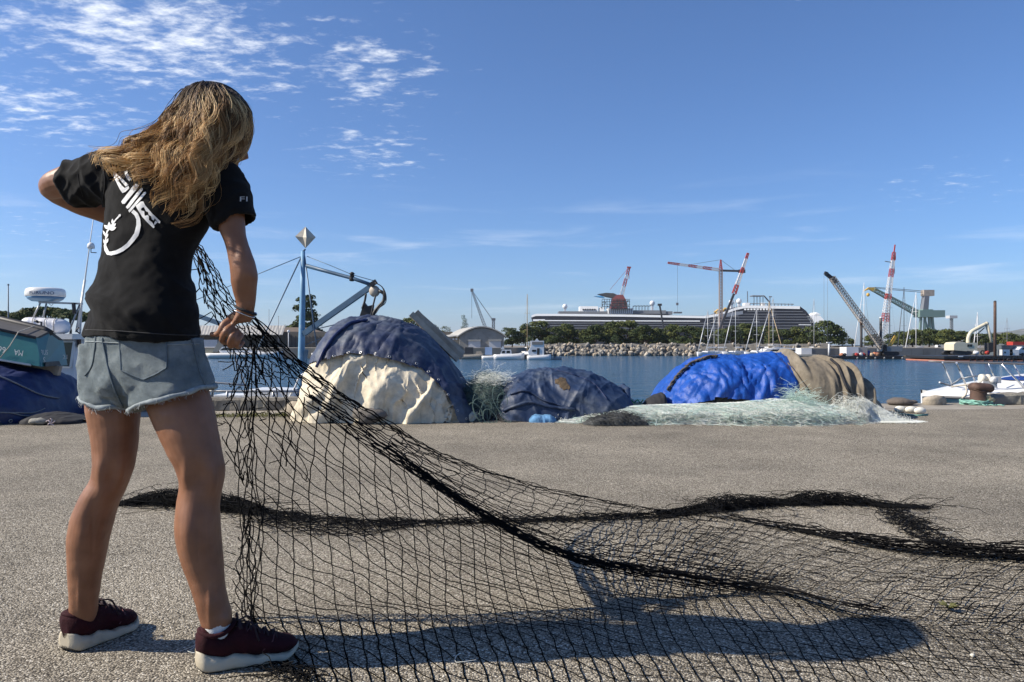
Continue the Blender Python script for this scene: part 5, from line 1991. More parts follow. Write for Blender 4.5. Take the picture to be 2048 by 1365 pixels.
# funnel with swept wings, wrapped in scaffolding
m_ = MB()
m_.prism([S(1222, 618), S(1226, 597), S(1234, 590), S(1246, 590), S(1252, 600), S(1256, 618)], (0, 12, 0))
fn = m_.build('funnel', mat('funnel_dark_red', (0.17, 0.025, 0.025), 0.6, var=0.2, vscale=0.3), tSh)
m_ = MB()
m_.prism([S(1196, 588.5, 2), S(1212, 586, 2), S(1228, 587, 2), S(1238, 592, 2), S(1240, 598, 2), S(1228, 597, 2), S(1214, 594, 2)], (0, 8, 0))
m_.build('funnel_wing', M_BLACKP, fn)
m_ = MB()
m_.prism([S(1189, 592.5, 3), S(1204, 592, 3), S(1210, 596.5, 3), S(1200, 595, 3)], (0, 7, 0))
m_.build('wing_tip', mat('funnel_blue', (0.05, 0.25, 0.5), 0.4, var=0.05), fn)
m_ = MB()
r_ = np.random.default_rng(3)
for a in range(1204, 1262, 5):
    m_.bar(S(a, 597 + abs(a - 1232) * 0.12, -1 + (a % 3)), S(a, 619, -1 + (a % 3)), 0.45)
for b_ in (599, 604, 609, 614):
    m_.bar(S(1204, b_, -1), S(1260, b_, -1), 0.45)
for k_ in range(26):
    a, b_ = r_.uniform(1204, 1258), r_.uniform(600, 617)
    m_.bar(S(a, b_, -1.5), S(a + r_.uniform(-6, 6), b_ + r_.uniform(-4, 4), -1.5), 0.6)
m_.build('scaffolding', M_DARK, tSh)
m_ = MB()
for pts in (((1428, 626), (1436, 620), (1444, 624), (1450, 617), (1456, 620)), ((1432, 628), (1442, 622), (1452, 625))):
    m_.tube([S(a, b_, 8) for a, b_ in pts], 1.0, 6)
m_.build('water_slide', M_CYEL, tSh)
m_ = MB()
m_.prism([S(1505, 591, 6), S(1528, 591, 6), S(1528, 593, 6), S(1505, 593, 6)], (0, 8, 0))
m_.bar(S(1528, 592, 9), S(1540, 606, 9), 1.2)
m_.bar(S(1538, 594, 9), S(1544, 594, 9), 1.0)
for a in (1508, 1514, 1520, 1526, 1540):
    m_.bar(S(a, 593, 9), S(a, 612, 9), 0.5)
m_.bar(S(1495, 583, 9), S(1495, 608, 9), 0.6)
m_.build('radar_mast', M_SHG, tSh)
m_ = MB()
for a in range(1500, 1588, 7):
    m_.bar(S(a, 607.5, 4), S(a, 612, 4), 0.45)
m_.bar(S(1500, 607.5, 4), S(1588, 609, 4), 0.6)
m_.build('bridge_rail', M_SHG, tSh)
sbox(1524, 606, 1530, 612, 6, M_SHW, 'mast_house', 6)
sbox(1490, 606, 1500, 612, 8, M_SHW, 'mast_house', 6)

# ---- cranes of the shipyard
GC = 'shipyard cranes'
t_ = thing('tower_crane', (P(1441.5, 690, 600).x, 600, LZ), 'tower crane with red and white jib over the cruise ship', 'crane', GC)
mr_, mg_ = MB(), MB()
lattice(P(1441.5, 690, 600), P(1441.5, 541, 600), 2.2, 2.2, 26, 0.3, [mg_])
lattice(P(1441.5, 541, 600), P(1441.5, 520, 600), 2.2, 0.5, 4, 0.3, [mr_])
striped(P(1441, 540.5, 600), P(1336, 526, 600), 2.0, 1.2, 18, 0.3, (3, 4, 5, 8, 9, 10, 14, 15, 16, 17), t_, 'jib_bay')
mg_.build('tower', mat('crane_rusty_grey', (0.34, 0.27, 0.24), 0.6, var=0.2), t_)
mr_.build('tower_peak', M_CRED, t_)
m_ = MB()
m_.bar(P(1441, 541.5, 600), P(1490, 543, 600), 1.4, 1.6)
m_.box(P(1478, 546, 599), P(1489, 540, 601.5))
m_.build('counter_jib', M_DARK, t_)
m_ = MB()
m_.bar(P(1441.5, 520, 600), P(1470, 541, 600), 0.25)
m_.bar(P(1441.5, 520, 600), P(1375, 530.5, 600), 0.25)
m_.bar(P(1355, 529, 600), P(1355, 624, 600), 0.16)
m_.box(P(1352.5, 611, 599.5), P(1356.5, 606, 600.5))
m_.box(P(1348, 627, 598), P(1362, 624.5, 602))
m_.build('hoist_cable', M_CGRY, t_)
t_ = thing('mobile_crane', (P(1443, 690, 560).x, 560, LZ), 'slanting telescopic crane with red and white lattice tip before the ship', 'crane', GC)
m_ = MB()
m_.bar(P(1425, 694, 560), P(1468, 588, 560), 1.5)
m_.build('telescopic_boom', M_DARK, t_)
striped(P(1468, 588, 560), P(1496, 507, 560), 2.6, 1.2, 14, 0.34, (0, 1, 2, 7, 8, 12, 13), t_)
t_ = thing('mobile_crane', (P(1237, 690, 640).x, 660, LZ), 'short red and white lattice crane rising behind the ship funnel', 'crane', GC)
striped(P(1230, 640, 790), P(1258, 536, 790), 4.2, 2.2, 14, 0.4, (9, 10, 12, 13), t_)
m_ = MB()
m_.bar(P(1254, 535, 790), P(1262, 535.5, 790), 1.6)
m_.bar(P(1258, 537, 790), P(1258, 558, 790), 0.5)
m_.bar(P(1256, 537, 790), P(1220, 580, 790), 0.3)
m_.bar(P(1230, 640, 790), P(1230, 694, 790), 5)
m_.build('boom_head', M_CRED, t_)
t_ = thing('loading_boom', (P(1330, 690, 640).x, 640, LZ), 'thin dark boom standing before the ship side', 'crane', GC)
MB().bar(P(1334, 694, 640), P(1319, 609, 640), 1.3).build('boom', M_DARK, t_)
MB().box(P(1316, 612, 639), P(1323, 608, 641)).build('boom_tip', M_DARK, t_)
t_ = thing('harbour_crane', (P(985, 690, 330).x, 330, LZ), 'grey lattice crane with a raised boom behind the arched shed', 'crane', GC)
m_ = MB()
lattice(P(975, 668, 330), P(944, 582, 330), 1.3, 0.6, 18, 0.13, [m_])
m_.bar(P(987, 642, 330), P(946, 584, 330), 0.16)
m_.bar(P(984, 640, 330), P(950, 590, 330), 0.12)
m_.bar(P(943.5, 583, 330), P(943.5, 637, 330), 0.14)
m_.box(P(941, 584, 329.5), P(947, 578, 330.5))
m_.build('boom', M_CGRY, t_)
m_ = MB()
lattice(P(987, 694, 330), P(987, 640, 330), 1.2, 1.0, 9, 0.2, [m_])
m_.bar(P(983, 639, 330), P(991, 639, 330), 1.0)
m_.build('tower', M_CGRY, t_)
t_ = thing('luffing_crane', (P(1765, 690, 300).x, 300, LZ), 'tall steep red and white lattice crane behind the barge', 'crane', GC)
striped(P(1763, 694, 300), P(1788, 505, 300), 2.5, 0.9, 34, 0.13, (9, 10, 11, 17, 18, 25, 26, 27, 31, 32, 33), t_)
MB().bar(P(1788, 505, 300), P(1790, 490, 300), 0.4).build('boom_tip', M_CRED, t_)
m_ = MB()
m_.bar(P(1789, 512, 300), P(1789, 548, 300), 0.16)
m_.box(P(1787.8, 520, 299.7), P(1790.4, 512, 300.3))
m_.bar(P(1770, 523, 300), P(1782, 525, 300), 0.3)
m_.build('hook_block', M_CGRY, t_)
t_ = thing('portal_crane', (P(1855, 690, 480).x, 480, LZ), 'green portal crane with a long level jib at the right', 'crane', GC)
m_ = MB()
for a, b_ in ((1842, 1838), (1850, 1848), (1858, 1862), (1864, 1870)):
    m_.bar(P(a, 634, 480), P(b_, 694, 480), 1.3)
m_.bar(P(1848, 634, 480), P(1858, 664, 480), 0.9)
m_.build('portal_legs', M_CGRN, t_)
m_ = MB()
m_.box(P(1840, 634.5, 476), P(1876, 622, 484))
m_.box(P(1846, 624, 477), P(1856, 620, 483))
m_.build('machine_house', M_CGRN, t_)
m_ = MB()
m_.prism([P(1846, 622, 478), P(1850, 592, 478), P(1859, 592, 478), P(1857, 622, 478)], (0, 4, 0))
m_.build('a_frame', M_CGRY, t_)
m_ = MB()
m_.box(P(1848, 592, 478), P(1862, 581, 482))
m_.bar(P(1842, 591, 479), P(1848, 589, 479), 0.8)
m_.build('a_frame_head', M_CBEI, t_)
m_ = MB()
lattice(P(1844, 632, 480), P(1748, 580, 480), 3.2, 2.0, 18, 0.34, [m_])
m_.build('jib', M_CGRN, t_)
m_ = MB()
m_.prism([P(1728, 583, 480), P(1738, 575, 480), P(1752, 575, 480), P(1756, 581, 480), P(1748, 584, 480), P(1740, 579, 480)], (0, 2, 0))
m_.ball(P(1736, 590, 480), 1.1, 1, 1, 1.1, 10, 6)
m_.build('jib_head', M_CYEL, t_)
m_ = MB()
for b_, e_ in ((575, 583), (577, 586)):
    m_.bar(P(1750, b_, 480), P(1852, e_, 480), 0.35)
m_.build('tie_rope', M_CGRY, t_)
t_ = thing('light_tower', (P(1903, 690, 420).x, 420, LZ), 'grey floodlight tower between the grove and the excavator', 'light tower')
m_ = MB()
lattice(P(1903, 692, 420), P(1903, 637, 420), 1.2, 1.0, 12, 0.14, [m_])
m_.build('tower', M_CGRY, t_)
MB().box(P(1899.5, 637, 418), P(1906.5, 632, 422)).build('lamp_platform', mat('lamp_grey', (0.45, 0.46, 0.47), 0.5, var=0.1), t_)

# ---- buildings on the left bank
t_ = thing('arched_shed', (P(950, 715, 140).x, 140, LZ), 'grey barrel roofed boat shed with two white roller doors', 'building')
m_ = MB()
DB = 138.0
arc = [(919, 712), (919, 672)] + [(919 + (1008 - 919) * t, 672 - 15.5 * math.sin(math.pi * t) ** 0.9) for t in np.linspace(0.04, 0.96, 16)] + [(1008, 672), (1008, 712)]
m_.prism([P(a, b_, DB) for a, b_ in arc], (-3.0, 14, 0))
m_.build('wall', mat('shed_concrete', (0.24, 0.235, 0.22), 0.9, var=0.25, vscale=0.5, c2=(0.15, 0.14, 0.13), c2lo=0.55, c2hi=0.75, c2scale=0.6), t_)
rp = [(914, 675)] + [(919 + (1008 - 919) * t, 671.5 - 16.5 * math.sin(math.pi * t) ** 0.9) for t in np.linspace(0, 1, 16)] + [(1012, 675)]
m_ = MB()
ring = []
for a, b_ in rp:
    p = P(a, b_, DB)
    ring.append([p + Vector((0.05, -0.4, 0)), p + Vector((-3.2, 14.6, 0.05)), p + Vector((-3.2, 14.6, 0.28)), p + Vector((0.05, -0.4, 0.22))])
m_.loft(ring, smooth=False)
m_.build('barrel_roof', mat('shed_roof', (0.38, 0.37, 0.34), 0.8, var=0.15, vscale=0.6), t_)
for a, c, b_ in ((937, 961, 682), (978, 1002, 682)):
    m_ = MB()
    p, q = P(a, 712, DB), P(c, b_, DB)
    m_.box((p.x, DB - 0.12, p.z), (q.x, DB - 0.01, q.z))
    dr = m_.build('roller_door', mat('roller_door_white', (0.50, 0.51, 0.53), 0.5, var=0.06), t_)
    m_ = MB()
    m_.box((p.x - 0.1, DB - 0.35, q.z), (q.x + 0.1, DB - 0.01, q.z + 0.22))
    m_.build('door_hood', mat('shed_roof', (0, 0, 0)), dr)
# side wing with windows
t_ = thing('shed_annex', (P(900, 715, 140).x, 142, LZ), 'low annex with small windows left of the arched shed', 'building')
m_ = MB()
m_.prism([P(890, 712, 139), P(918, 712, 138.6), P(918, 672, 138.6), P(890, 675, 139)], (-2, 10, 0))
m_.build('wall', mat('annex_plaster', (0.33, 0.28, 0.21), 0.9, var=0.2, vscale=0.6), t_)
for i in range(4):
    MB().box(P(893 + i * 6, 680.5, 138.5), P(896.5 + i * 6, 676.5, 138.56)).build('window', M_CWHT, t_)
m_ = MB()
m_.prism([P(886, 676.5, 138.2), P(920, 672, 138.0), P(920, 670.5, 138.0), P(886, 675, 138.2)], (-2.2, 11, 0.3))
m_.build('roof', mat('shed_roof', (0, 0, 0)), t_)

t_ = thing('corrugated_shed', (P(480, 715, 150).x, 150, LZ), 'open shed with a pale corrugated roof behind the moored motor yacht', 'building')
m_ = MB()
ring = []
for i in range(61):
    x = 372 + (565 - 372) * i / 60
    hh = 0.10 * math.sin(i * math.pi)
    zz = 0.07 * (i % 2)
    e0, e1 = P(x, 671, 147) + Vector((0, 0, zz)), P(x + 6, 653, 156) + Vector((0, 0, zz))
    ring.append([e0, e1, e1 + Vector((0, 0, 0.12)), e0 + Vector((0, 0, 0.12))])
m_.loft(ring, smooth=False)
m_.build('corrugated_roof', mat('fibre_cement_roof', (0.34, 0.33, 0.31), 0.85, var=0.2, vscale=0.5), t_)
m_ = MB()
m_.box(P(372, 714, 152), P(565, 671, 156))
m_.build('back_wall', mat('shed_dark_wall', (0.12, 0.115, 0.11), 0.9, var=0.2, vscale=0.4), t_)
for a in (405, 445, 500, 555):
    MB().box(P(a, 714, 148), P(a + 4, 671, 148.4)).build('post', M_QWALL, t_)
MB().box(P(395, 714, 147.4), P(436, 680, 147.8)).build('white_panel', mat('pale_panel', (0.50, 0.52, 0.55), 0.6, var=0.08), t_)
t_ = thing('boundary_wall', (P(670, 715, 152).x, 152, LZ), 'long grey brown boundary wall left of the largest heap', 'wall')
m_ = MB()
m_.box(P(560, 714, 152), P(905, 664, 152.6))
m_.build('wall', mat('boundary_render', (0.15, 0.135, 0.115), 0.95, var=0.25, vscale=0.4), t_)
m_ = MB()
for a in range(562, 900, 7):
    m_.box(P(a, 700, 151.9), P(a + 1, 672, 152))
m_.build('ribs', mat('boundary_ribs', (0.10, 0.09, 0.08), 0.95, var=0.2), t_)
t_['label'] = 'long ribbed grey brown wall behind the pale blue mast'
t_ = thing('hipped_house', (P(590, 700, 156).x, 160, LZ), 'low house with a brown hipped roof behind the ribbed wall', 'building')
MB().box(P(545, 700, 160), P(640, 664, 166)).build('wall', mat('house_ochre', (0.28, 0.23, 0.17), 0.9, var=0.15), t_)
a0, a1, a2, a3 = P(540, 665, 158), P(645, 665, 158), P(645, 663, 168), P(540, 663, 168)
r0, r1 = P(570, 655, 163), P(615, 655, 163)
MB().add([a0, a1, a2, a3, r0, r1], [(0, 1, 5, 4), (1, 2, 5), (2, 3, 4, 5), (3, 0, 4)]).build('hipped_roof', mat('brown_tiles', (0.13, 0.10, 0.08), 0.9, var=0.2, vscale=1), t_)
t_ = thing('globe_lamp', (P(577, 700, 128).x, 128, LZ), 'white globe lamp on a pole left of the blue mast', 'street lamp')
MB().tube([P(577, 712, 128), P(577, 666, 128)], 0.07, 6).build('pole', M_CWHT, t_)
MB().ball(P(577, 663, 128), 0.24, 1, 1, 1, 12, 8).build('globe', M_CWHT, t_)

# ---- right bank: quay wall, container, posts
t_ = thing('quay_wall', (P(1790, 705, 130).x, 130, WZ), 'long grey panelled quay wall behind the black barge', 'wall')
for i in range(10):
    a = 1655 + i * 24
    MB().box((P(a, 0, 129.6).x, 129.6, P(0, 718, 129.6).z), (P(a + 23.4, 0, 129.6).x, 131, P(0, 697.5, 129.6).z)).build('panel', M_QWALL, t_)
t_ = thing('pontoon', (P(1660, 716, 127).x, 127, WZ), 'grey floating pontoon in front of the white container', 'pontoon')
MB().box(P(1590, 718, 124), P(1690, 711.5, 129)).build('deck', mat('pontoon_concrete', (0.30, 0.28, 0.25), 0.9, var=0.2), t_)
MB().box(P(1594, 712.5, 123.8), P(1632, 709, 124.2)).build('fender_board', mat('sand_board', (0.48, 0.42, 0.33), 0.8, var=0.1), t_)
t_ = thing('container', (P(1628, 710, 127).x, 127, P(0, 711, 127).z), 'grey container with a white end on the pontoon', 'container')
MB().box(P(1612, 711.4, 126), P(1658, 697, 128.4)).build('grey_side', mat('container_grey', (0.13, 0.135, 0.14), 0.6, var=0.1), t_)
MB().box(P(1602.5, 711.4, 125.9), P(1612, 696.6, 128.4)).build('white_end', M_CWHT, t_)
t_ = thing('mooring_post', (P(1658, 712, 125).x, 125, WZ), 'white mooring post with a flat cap beside the container', 'post')
MB().tube([P(1658, 714, 125), P(1658, 686, 125)], 0.17, 8).build('pile', M_CWHT, t_)
MB().box(P(1655, 686.5, 124.8), P(1661.5, 684.5, 125.3)).build('cap', M_CWHT, t_)

# ---- black crane barge
DBg = 118.0


def Q(px_, py_, dy=0.0):
    return P(px_, py_, DBg + dy)


t_ = thing('crane_barge', (Q(1770, 720).x, DBg + 3, WZ), 'low black barge carrying the beige lattice crane', 'barge')
MB().prism([Q(1672, 712.5), Q(1850, 712.5), Q(1848, 720.5), Q(1676, 720.5)], (0, 8, 0)).build('hull', M_BLACKP, t_)
for i in range(7):
    MB().ball(Q(1715 + i * 18, 716.5, -0.15), 0.16, 1, 0.6, 1, 8, 6).build('fender', mat('grey_fender', (0.25, 0.25, 0.25), 0.7, var=0.1), t_)
for px_, y0, lab in ((1722.5, 637, 'rust topped'), (1761.5, 637, 'white capped')):
    t2 = thing('spud_pile', (Q(px_, 712, 2).x, DBg + 2, WZ), 'dark steel spud pile on the black barge, ' + lab, 'pile', 'spud piles of the black barge')
    MB().tube([Q(px_, 719, 2), Q(px_, y0 + 14, 2)], 0.20, 10).build('lower_pile', M_DARK, t2)
    MB().tube([Q(px_, y0 + 14, 2), Q(px_, y0, 2)], 0.205, 10).build('upper_pile', M_RUST if px_ < 1740 else mat('pile_grey', (0.10, 0.10, 0.10), 0.7, var=0.2), t2)
    if px_ > 1740:
        MB().lathe(Q(px_, y0, 2), [(0.22, 0), (0.23, 0.12), (0.12, 0.22)], 10).build('cap', M_CWHT, t2)
t2 = thing('site_cabin', (Q(1697, 711, 3).x, DBg + 3, P(0, 712, DBg).z), 'site cabin with white end and beige side on the black barge', 'cabin')
MB().box(Q(1693, 712.3, 1.5), Q(1703, 694.5, 4)).build('white_end', M_CWHT, t2)
MB().box(Q(1703.2, 712.3, 1.6), Q(1721, 695, 4)).build('beige_side', mat('cabin_beige', (0.33, 0.31, 0.29), 0.6, var=0.1), t2)
t2 = thing('water_tank', (Q(1736, 711, 2).x, DBg + 2, P(0, 712, DBg).z), 'blue upright tank on the black barge', 'tank')
MB().lathe(Q(1736, 712.3, 2), [(0.30, 0), (0.32, 0.1), (0.32, 0.75), (0.2, 0.88)], 14).build('tank_body', mat('tank_blue', (0.01, 0.03, 0.22), 0.4, var=0.05), t2)
r_ = np.random.default_rng(21)
bits = ['red', 'orange', 'white', 'dark', 'rust', 'tan']
bcol = {'red': (0.35, 0.03, 0.03), 'orange': (0.5, 0.2, 0.1), 'white': (0.6, 0.6, 0.58), 'dark': (0.04, 0.04, 0.045), 'rust': (0.2, 0.1, 0.06), 'tan': (0.4, 0.3, 0.2)}
for i, (px_, c_) in enumerate(((1683, 'orange'), (1689, 'dark'), (1709, 'dark'), (1714, 'red'), (1722, 'white'), (1728, 'red'), (1744, 'tan'), (1749, 'orange'), (1753, 'red'), (1756, 'rust'))):
    p = Q(px_, 712.3, 0.9 + 0.2 * (i % 3))
    m_ = rock_mesh((p.x, p.y, p.z + 0.2), 0.3, 1.1, 0.8, 0.8 + 0.05 * i, 30 + i)
    tag(m_.build('deck_equipment', mat('gear_' + c_, bcol[c_], 0.7, var=0.3, vscale=3)), ordn[i] + ' lump of deck gear from the left on the black barge, ' + c_, 'equipment', 'gear on the black barge')
t2 = thing('crawler_crane', (Q(1785, 711, 3).x, DBg + 3, P(0, 712, DBg).z), 'grey crawler crane with long beige lattice boom on the black barge', 'crane', GC)
m_ = MB()
rr = []
for a in np.linspace(0, 2 * math.pi, 20, endpoint=False):
    cx_, sz_ = math.cos(a), math.sin(a)
    rr.append(Q(1783, 707.8, 1.4) + Vector((1.25 * np.sign(cx_) * abs(cx_) ** 0.5, 0, 0.34 * np.sign(sz_) * abs(sz_) ** 0.6)))
m_.prism(rr, (0, 0.6, 0))
m_.build('crawler_track', M_DARK, t2)
m_ = MB()
m_.prism([v + Vector((0, 2.2, 0)) for v in rr], (0, 0.6, 0))
m_.build('crawler_track', M_DARK, t2)
m_ = MB()
m_.prism([Q(1770, 703, 1.2), Q(1804, 703, 1.2), Q(1806, 693, 1.2), Q(1776, 693, 1.2), Q(1770, 696, 1.2)], (0, 2.6, 0))
m_.build('house', mat('crane_house_grey', (0.19, 0.205, 0.22), 0.5, var=0.1), t2)
m_ = MB()
m_.prism([Q(1764, 703, 1.1), Q(1774, 703, 1.1), Q(1774, 690, 1.1), Q(1767, 690, 1.1)], (0, 0.9, 0))
m_.build('cab', M_GLASS, t2)
m_ = MB()
lattice(Q(1768, 700, 2), Q(1664, 556, 2), 0.95, 0.75, 30, 0.065, [m_])
m_.build('lattice_boom', M_CBEI, t2)
m_ = MB()
m_.bar(Q(1666, 559, 2), Q(1652, 548, 2), 0.55, 0.5)
m_.bar(Q(1655, 548, 1.8), Q(1649, 546, 1.8), 0.45)
m_.bar(Q(1672, 567, 2), Q(1663, 555, 2), 0.6, 0.6)
m_.build('boom_head', M_DARK, t2)
m_ = MB()
for pts in (((1648, 549), (1648, 690)), ((1655, 552), (1655, 700)), ((1668, 566), (1775, 692)), ((1665, 562), (1690, 590))):
    m_.tube([Q(pts[0][0], pts[0][1], 2), Q(pts[1][0], pts[1][1], 2)], 0.022, 4)
m_.build('hoist_rope', M_CGRY, t2)
m_ = MB()
m_.bar(Q(1776, 693, 2), Q(1790, 672, 2), 0.18)
m_.bar(Q(1781, 693, 2), Q(1792, 674, 2), 0.18)
m_.build('gantry', M_CYEL, t2)

# ---- excavator barge on the right
DE = 103.0


def E(px_, py_, dy=0.0):
    return P(px_, py_, DE + dy)


t_ = thing('dredging_barge', (E(1990, 722).x, DE + 4, WZ), 'long barge, black above and orange along the waterline, carrying the excavator', 'barge')
MB().box(E(1888, 718, 0), E(2260, 711, 10)).build('hull', M_BLACKP, t_)
MB().box(E(1888.5, 726, -0.05), E(2260, 718, 10)).build('orange_boot_stripe', mat('orange_antifouling', (0.42, 0.16, 0.10), 0.7, var=0.2, vscale=0.8), t_)
for a in (1940, 1953, 1968, 1986, 1996, 2007, 2026, 2046):
    MB().box(E(a, 725, -0.12), E(a + 1.0, 712, -0.06)).build('hull_rib', M_BLACKP, t_)
m_ = MB()
m_.tube([E(2017.5, 720.5, -0.2) + Vector((0.20 * math.cos(a), 0, 0.20 * math.sin(a))) for a in np.linspace(0, 2 * math.pi, 14)], 0.07, 6)
m_.build('tyre_fender', M_DARK, t_)
MB().box(E(1917, 714.5, -0.08), E(1926, 712.5, -0.03)).build('name_plate', M_CWHT, t_)
t_ = thing('floating_pontoon', (E(1856, 718).x, 112, WZ), 'thin dark pontoon with a yellow top line between the two barges', 'pontoon')
MB().box(P(1828, 719, 112), P(1890, 713.6, 115)).build('deck', M_DARK, t_)
MB().box(P(1828, 713.4, 111.9), P(1890, 712.4, 115)).build('top_board', mat('ochre_board', (0.35, 0.28, 0.14), 0.8, var=0.1), t_)
t_ = thing('excavator', (E(1920, 709, 3).x, DE + 3, P(0, 711, DE).z), 'cream long arm excavator on the orange striped barge', 'excavator')
M_CREAM = mat('machine_cream', (0.58, 0.53, 0.40), 0.5, var=0.1)
m_ = MB()
rr = [E(1925, 706.5, 1) + Vector((1.35 * np.sign(math.cos(a)) * abs(math.cos(a)) ** 0.5, 0, 0.30 * np.sign(math.sin(a)) * abs(math.sin(a)) ** 0.6)) for a in np.linspace(0, 2 * math.pi, 20, endpoint=False)]
m_.prism(rr, (0, 0.6, 0))
m_.build('crawler_track', M_DARK, t_)
MB().prism([v + Vector((0, 2.2, 0)) for v in rr], (0, 0.6, 0)).build('crawler_track', M_DARK, t_)
m_ = MB()
m_.prism([E(1908, 701, 0.9), E(1934, 703, 0.9), E(1934, 686, 0.9), E(1925, 684, 0.9), E(1912, 685, 0.9), E(1908, 689, 0.9)], (0, 2.4, 0))
m_.build('house', M_CREAM, t_)
m_ = MB()
m_.box(E(1934, 702, 0.9), E(1945, 686, 2.0))
cb_ = m_.build('cab', M_CREAM, t_)
MB().box(E(1935, 694, 0.85), E(1938.5, 689, 0.9)).build('cab_window', M_GLASS, cb_)
MB().box(E(1940, 694, 0.85), E(1944, 689, 0.9)).build('cab_window', M_GLASS, cb_)
m_ = MB()
m_.tube(smooth_path([E(1936, 690, 1.6), E(1937, 675, 1.6), E(1942, 665, 1.6), E(1955, 657, 1.6), E(1972, 648, 1.6)], 14), 0.26, 8)
m_.build('main_boom', M_CREAM, t_)
m_ = MB()
m_.ball(E(1973, 648, 1.6), 0.3, 1, 1, 1, 10, 6)
m_.tube([E(1973, 649, 1.6), E(1979, 668, 1.6), E(1985, 690, 1.6)], [0.24, 0.22, 0.16], 8)
m_.build('dipper_arm', M_CREAM, t_)
m_ = MB()
m_.prism([E(1977, 686, 1.3), E(1990, 686, 1.3), E(1994, 702, 1.3), E(1978, 706, 1.3)], (0, 1.0, 0))
m_.build('grab', M_DARK, t_)
MB().tube([E(1955, 668, 1.5), E(1969, 656, 1.5)], 0.07, 6).build('hydraulic_ram', M_DARK, t_)
t_ = thing('spud_pile', (E(1990, 711, 0.3).x, DE + 0.4, WZ), 'tall rust brown spud pile on the orange striped barge', 'pile')
MB().tube([E(1990, 724, 0.4), E(1990, 640, 0.4), E(1990, 604, 0.4)], [0.19, 0.19, 0.185], 12).build('pile_tube', M_RUST, t_)
MB().lathe(E(1990, 604, 0.4), [(0.185, 0), (0.16, 0.1), (0.08, 0.16)], 12).build('pile_cap', M_DARK, t_)
t_ = thing('cable_drum', (E(1973, 709, 0.8).x, DE + 0.9, P(0, 711, DE).z), 'red rimmed cable drum beside the rust brown spud pile', 'drum')
m_ = MB()
m_.lathe(E(1976, 706, 0.6), [(0.06, 0), (0.28, 0.01), (0.28, 0.06), (0.2, 0.08), (0.2, 0.5), (0.28, 0.52), (0.28, 0.57), (0.05, 0.58)], 16, 'Y')
m_.build('drum_body', M_CRED, t_)
t_ = thing('tyre_stack', (E(1967, 709, 1.2).x, DE + 1.3, P(0, 711, DE).z), 'brown tyre leaning beside the red cable drum', 'tyre')
m_ = MB()
m_.tube([E(1965.5, 705.5, 1.1) + Vector((0.26 * math.cos(a), 0, 0.26 * math.sin(a))) for a in np.linspace(0, 2 * math.pi, 16)], 0.10, 6)
m_.build('tyre', mat('dusty_rubber', (0.10, 0.085, 0.07), 0.9, var=0.2), t_)
for i, (a, lab) in enumerate(((2011, 'left'), (2023.5, 'right'))):
    t_ = thing('generator_box', (E(a, 709, 0.5).x, DE + 0.9, P(0, 711, DE).z), lab + ' one of two white generator boxes on the orange striped barge', 'generator', 'white generator boxes')
    MB().box(E(a - 4, 711, 0.5), E(a + 4, 699.5, 1.6)).build('casing', M_CWHT, t_)
    MB().box(E(a - 2, 707, 0.44), E(a + 0.5, 704, 0.49)).build('grille', M_DARK, t_)
t_ = thing('workshop_container', (E(2020, 705, 3).x, DE + 3, P(0, 711, DE).z), 'dark blue grey container behind the white generator boxes', 'container')
MB().box(E(2003, 711, 2.4), E(2037, 691.5, 5)).build('body', mat('slate_container', (0.09, 0.11, 0.125), 0.6, var=0.1), t_)
MB().box(E(2003, 691.4, 2.3), E(2037, 690.6, 5)).build('roof_edge', M_CGRY, t_)
t_ = thing('white_van', (E(2055, 705, 3).x, DE + 3, P(0, 711, DE).z), 'white vehicle at the right edge on the orange striped barge', 'vehicle')
MB().prism([E(2038, 708, 1.0), E(2080, 708, 1.0), E(2080, 694, 1.0), E(2046, 694, 1.0), E(2039, 700, 1.0)], (0, 1.8, 0)).build('body', M_CWHT, t_)
MB().prism([E(2044, 699.5, 0.94), E(2054, 699.5, 0.94), E(2054, 695.3, 0.94), E(2047.5, 695.3, 0.94)], (0, 0.05, 0)).build('window', M_GLASS, t_)
for a in (2046, 2072):
    MB().lathe(E(a, 709, 0.9), [(0.05, 0), (0.22, 0.01), (0.22, 0.2), (0.05, 0.21)], 14, 'Y').build('wheel', M_DARK, t_)
t_ = thing('work_float', (E(2035, 690, 6).x, DE + 6, P(0, 711, DE).z), 'red machinery housing showing above the slate container', 'machinery')
MB().box(E(2026, 693, 6), E(2036, 684, 7.4)).build('housing', M_CRED, t_)
t_ = thing('bulk_bag', (E(1953, 708, 0.7).x, DE + 0.9, P(0, 711, DE).z), 'white bulk bag between the excavator and the red drum', 'bag')
m_ = rock_mesh((E(1952, 706, 0.9).x, DE + 0.9, P(0, 711, DE).z + 0.3), 0.36, 1.1, 0.8, 0.85, 44)
m_.build('bag_body', M_CWHT, t_)
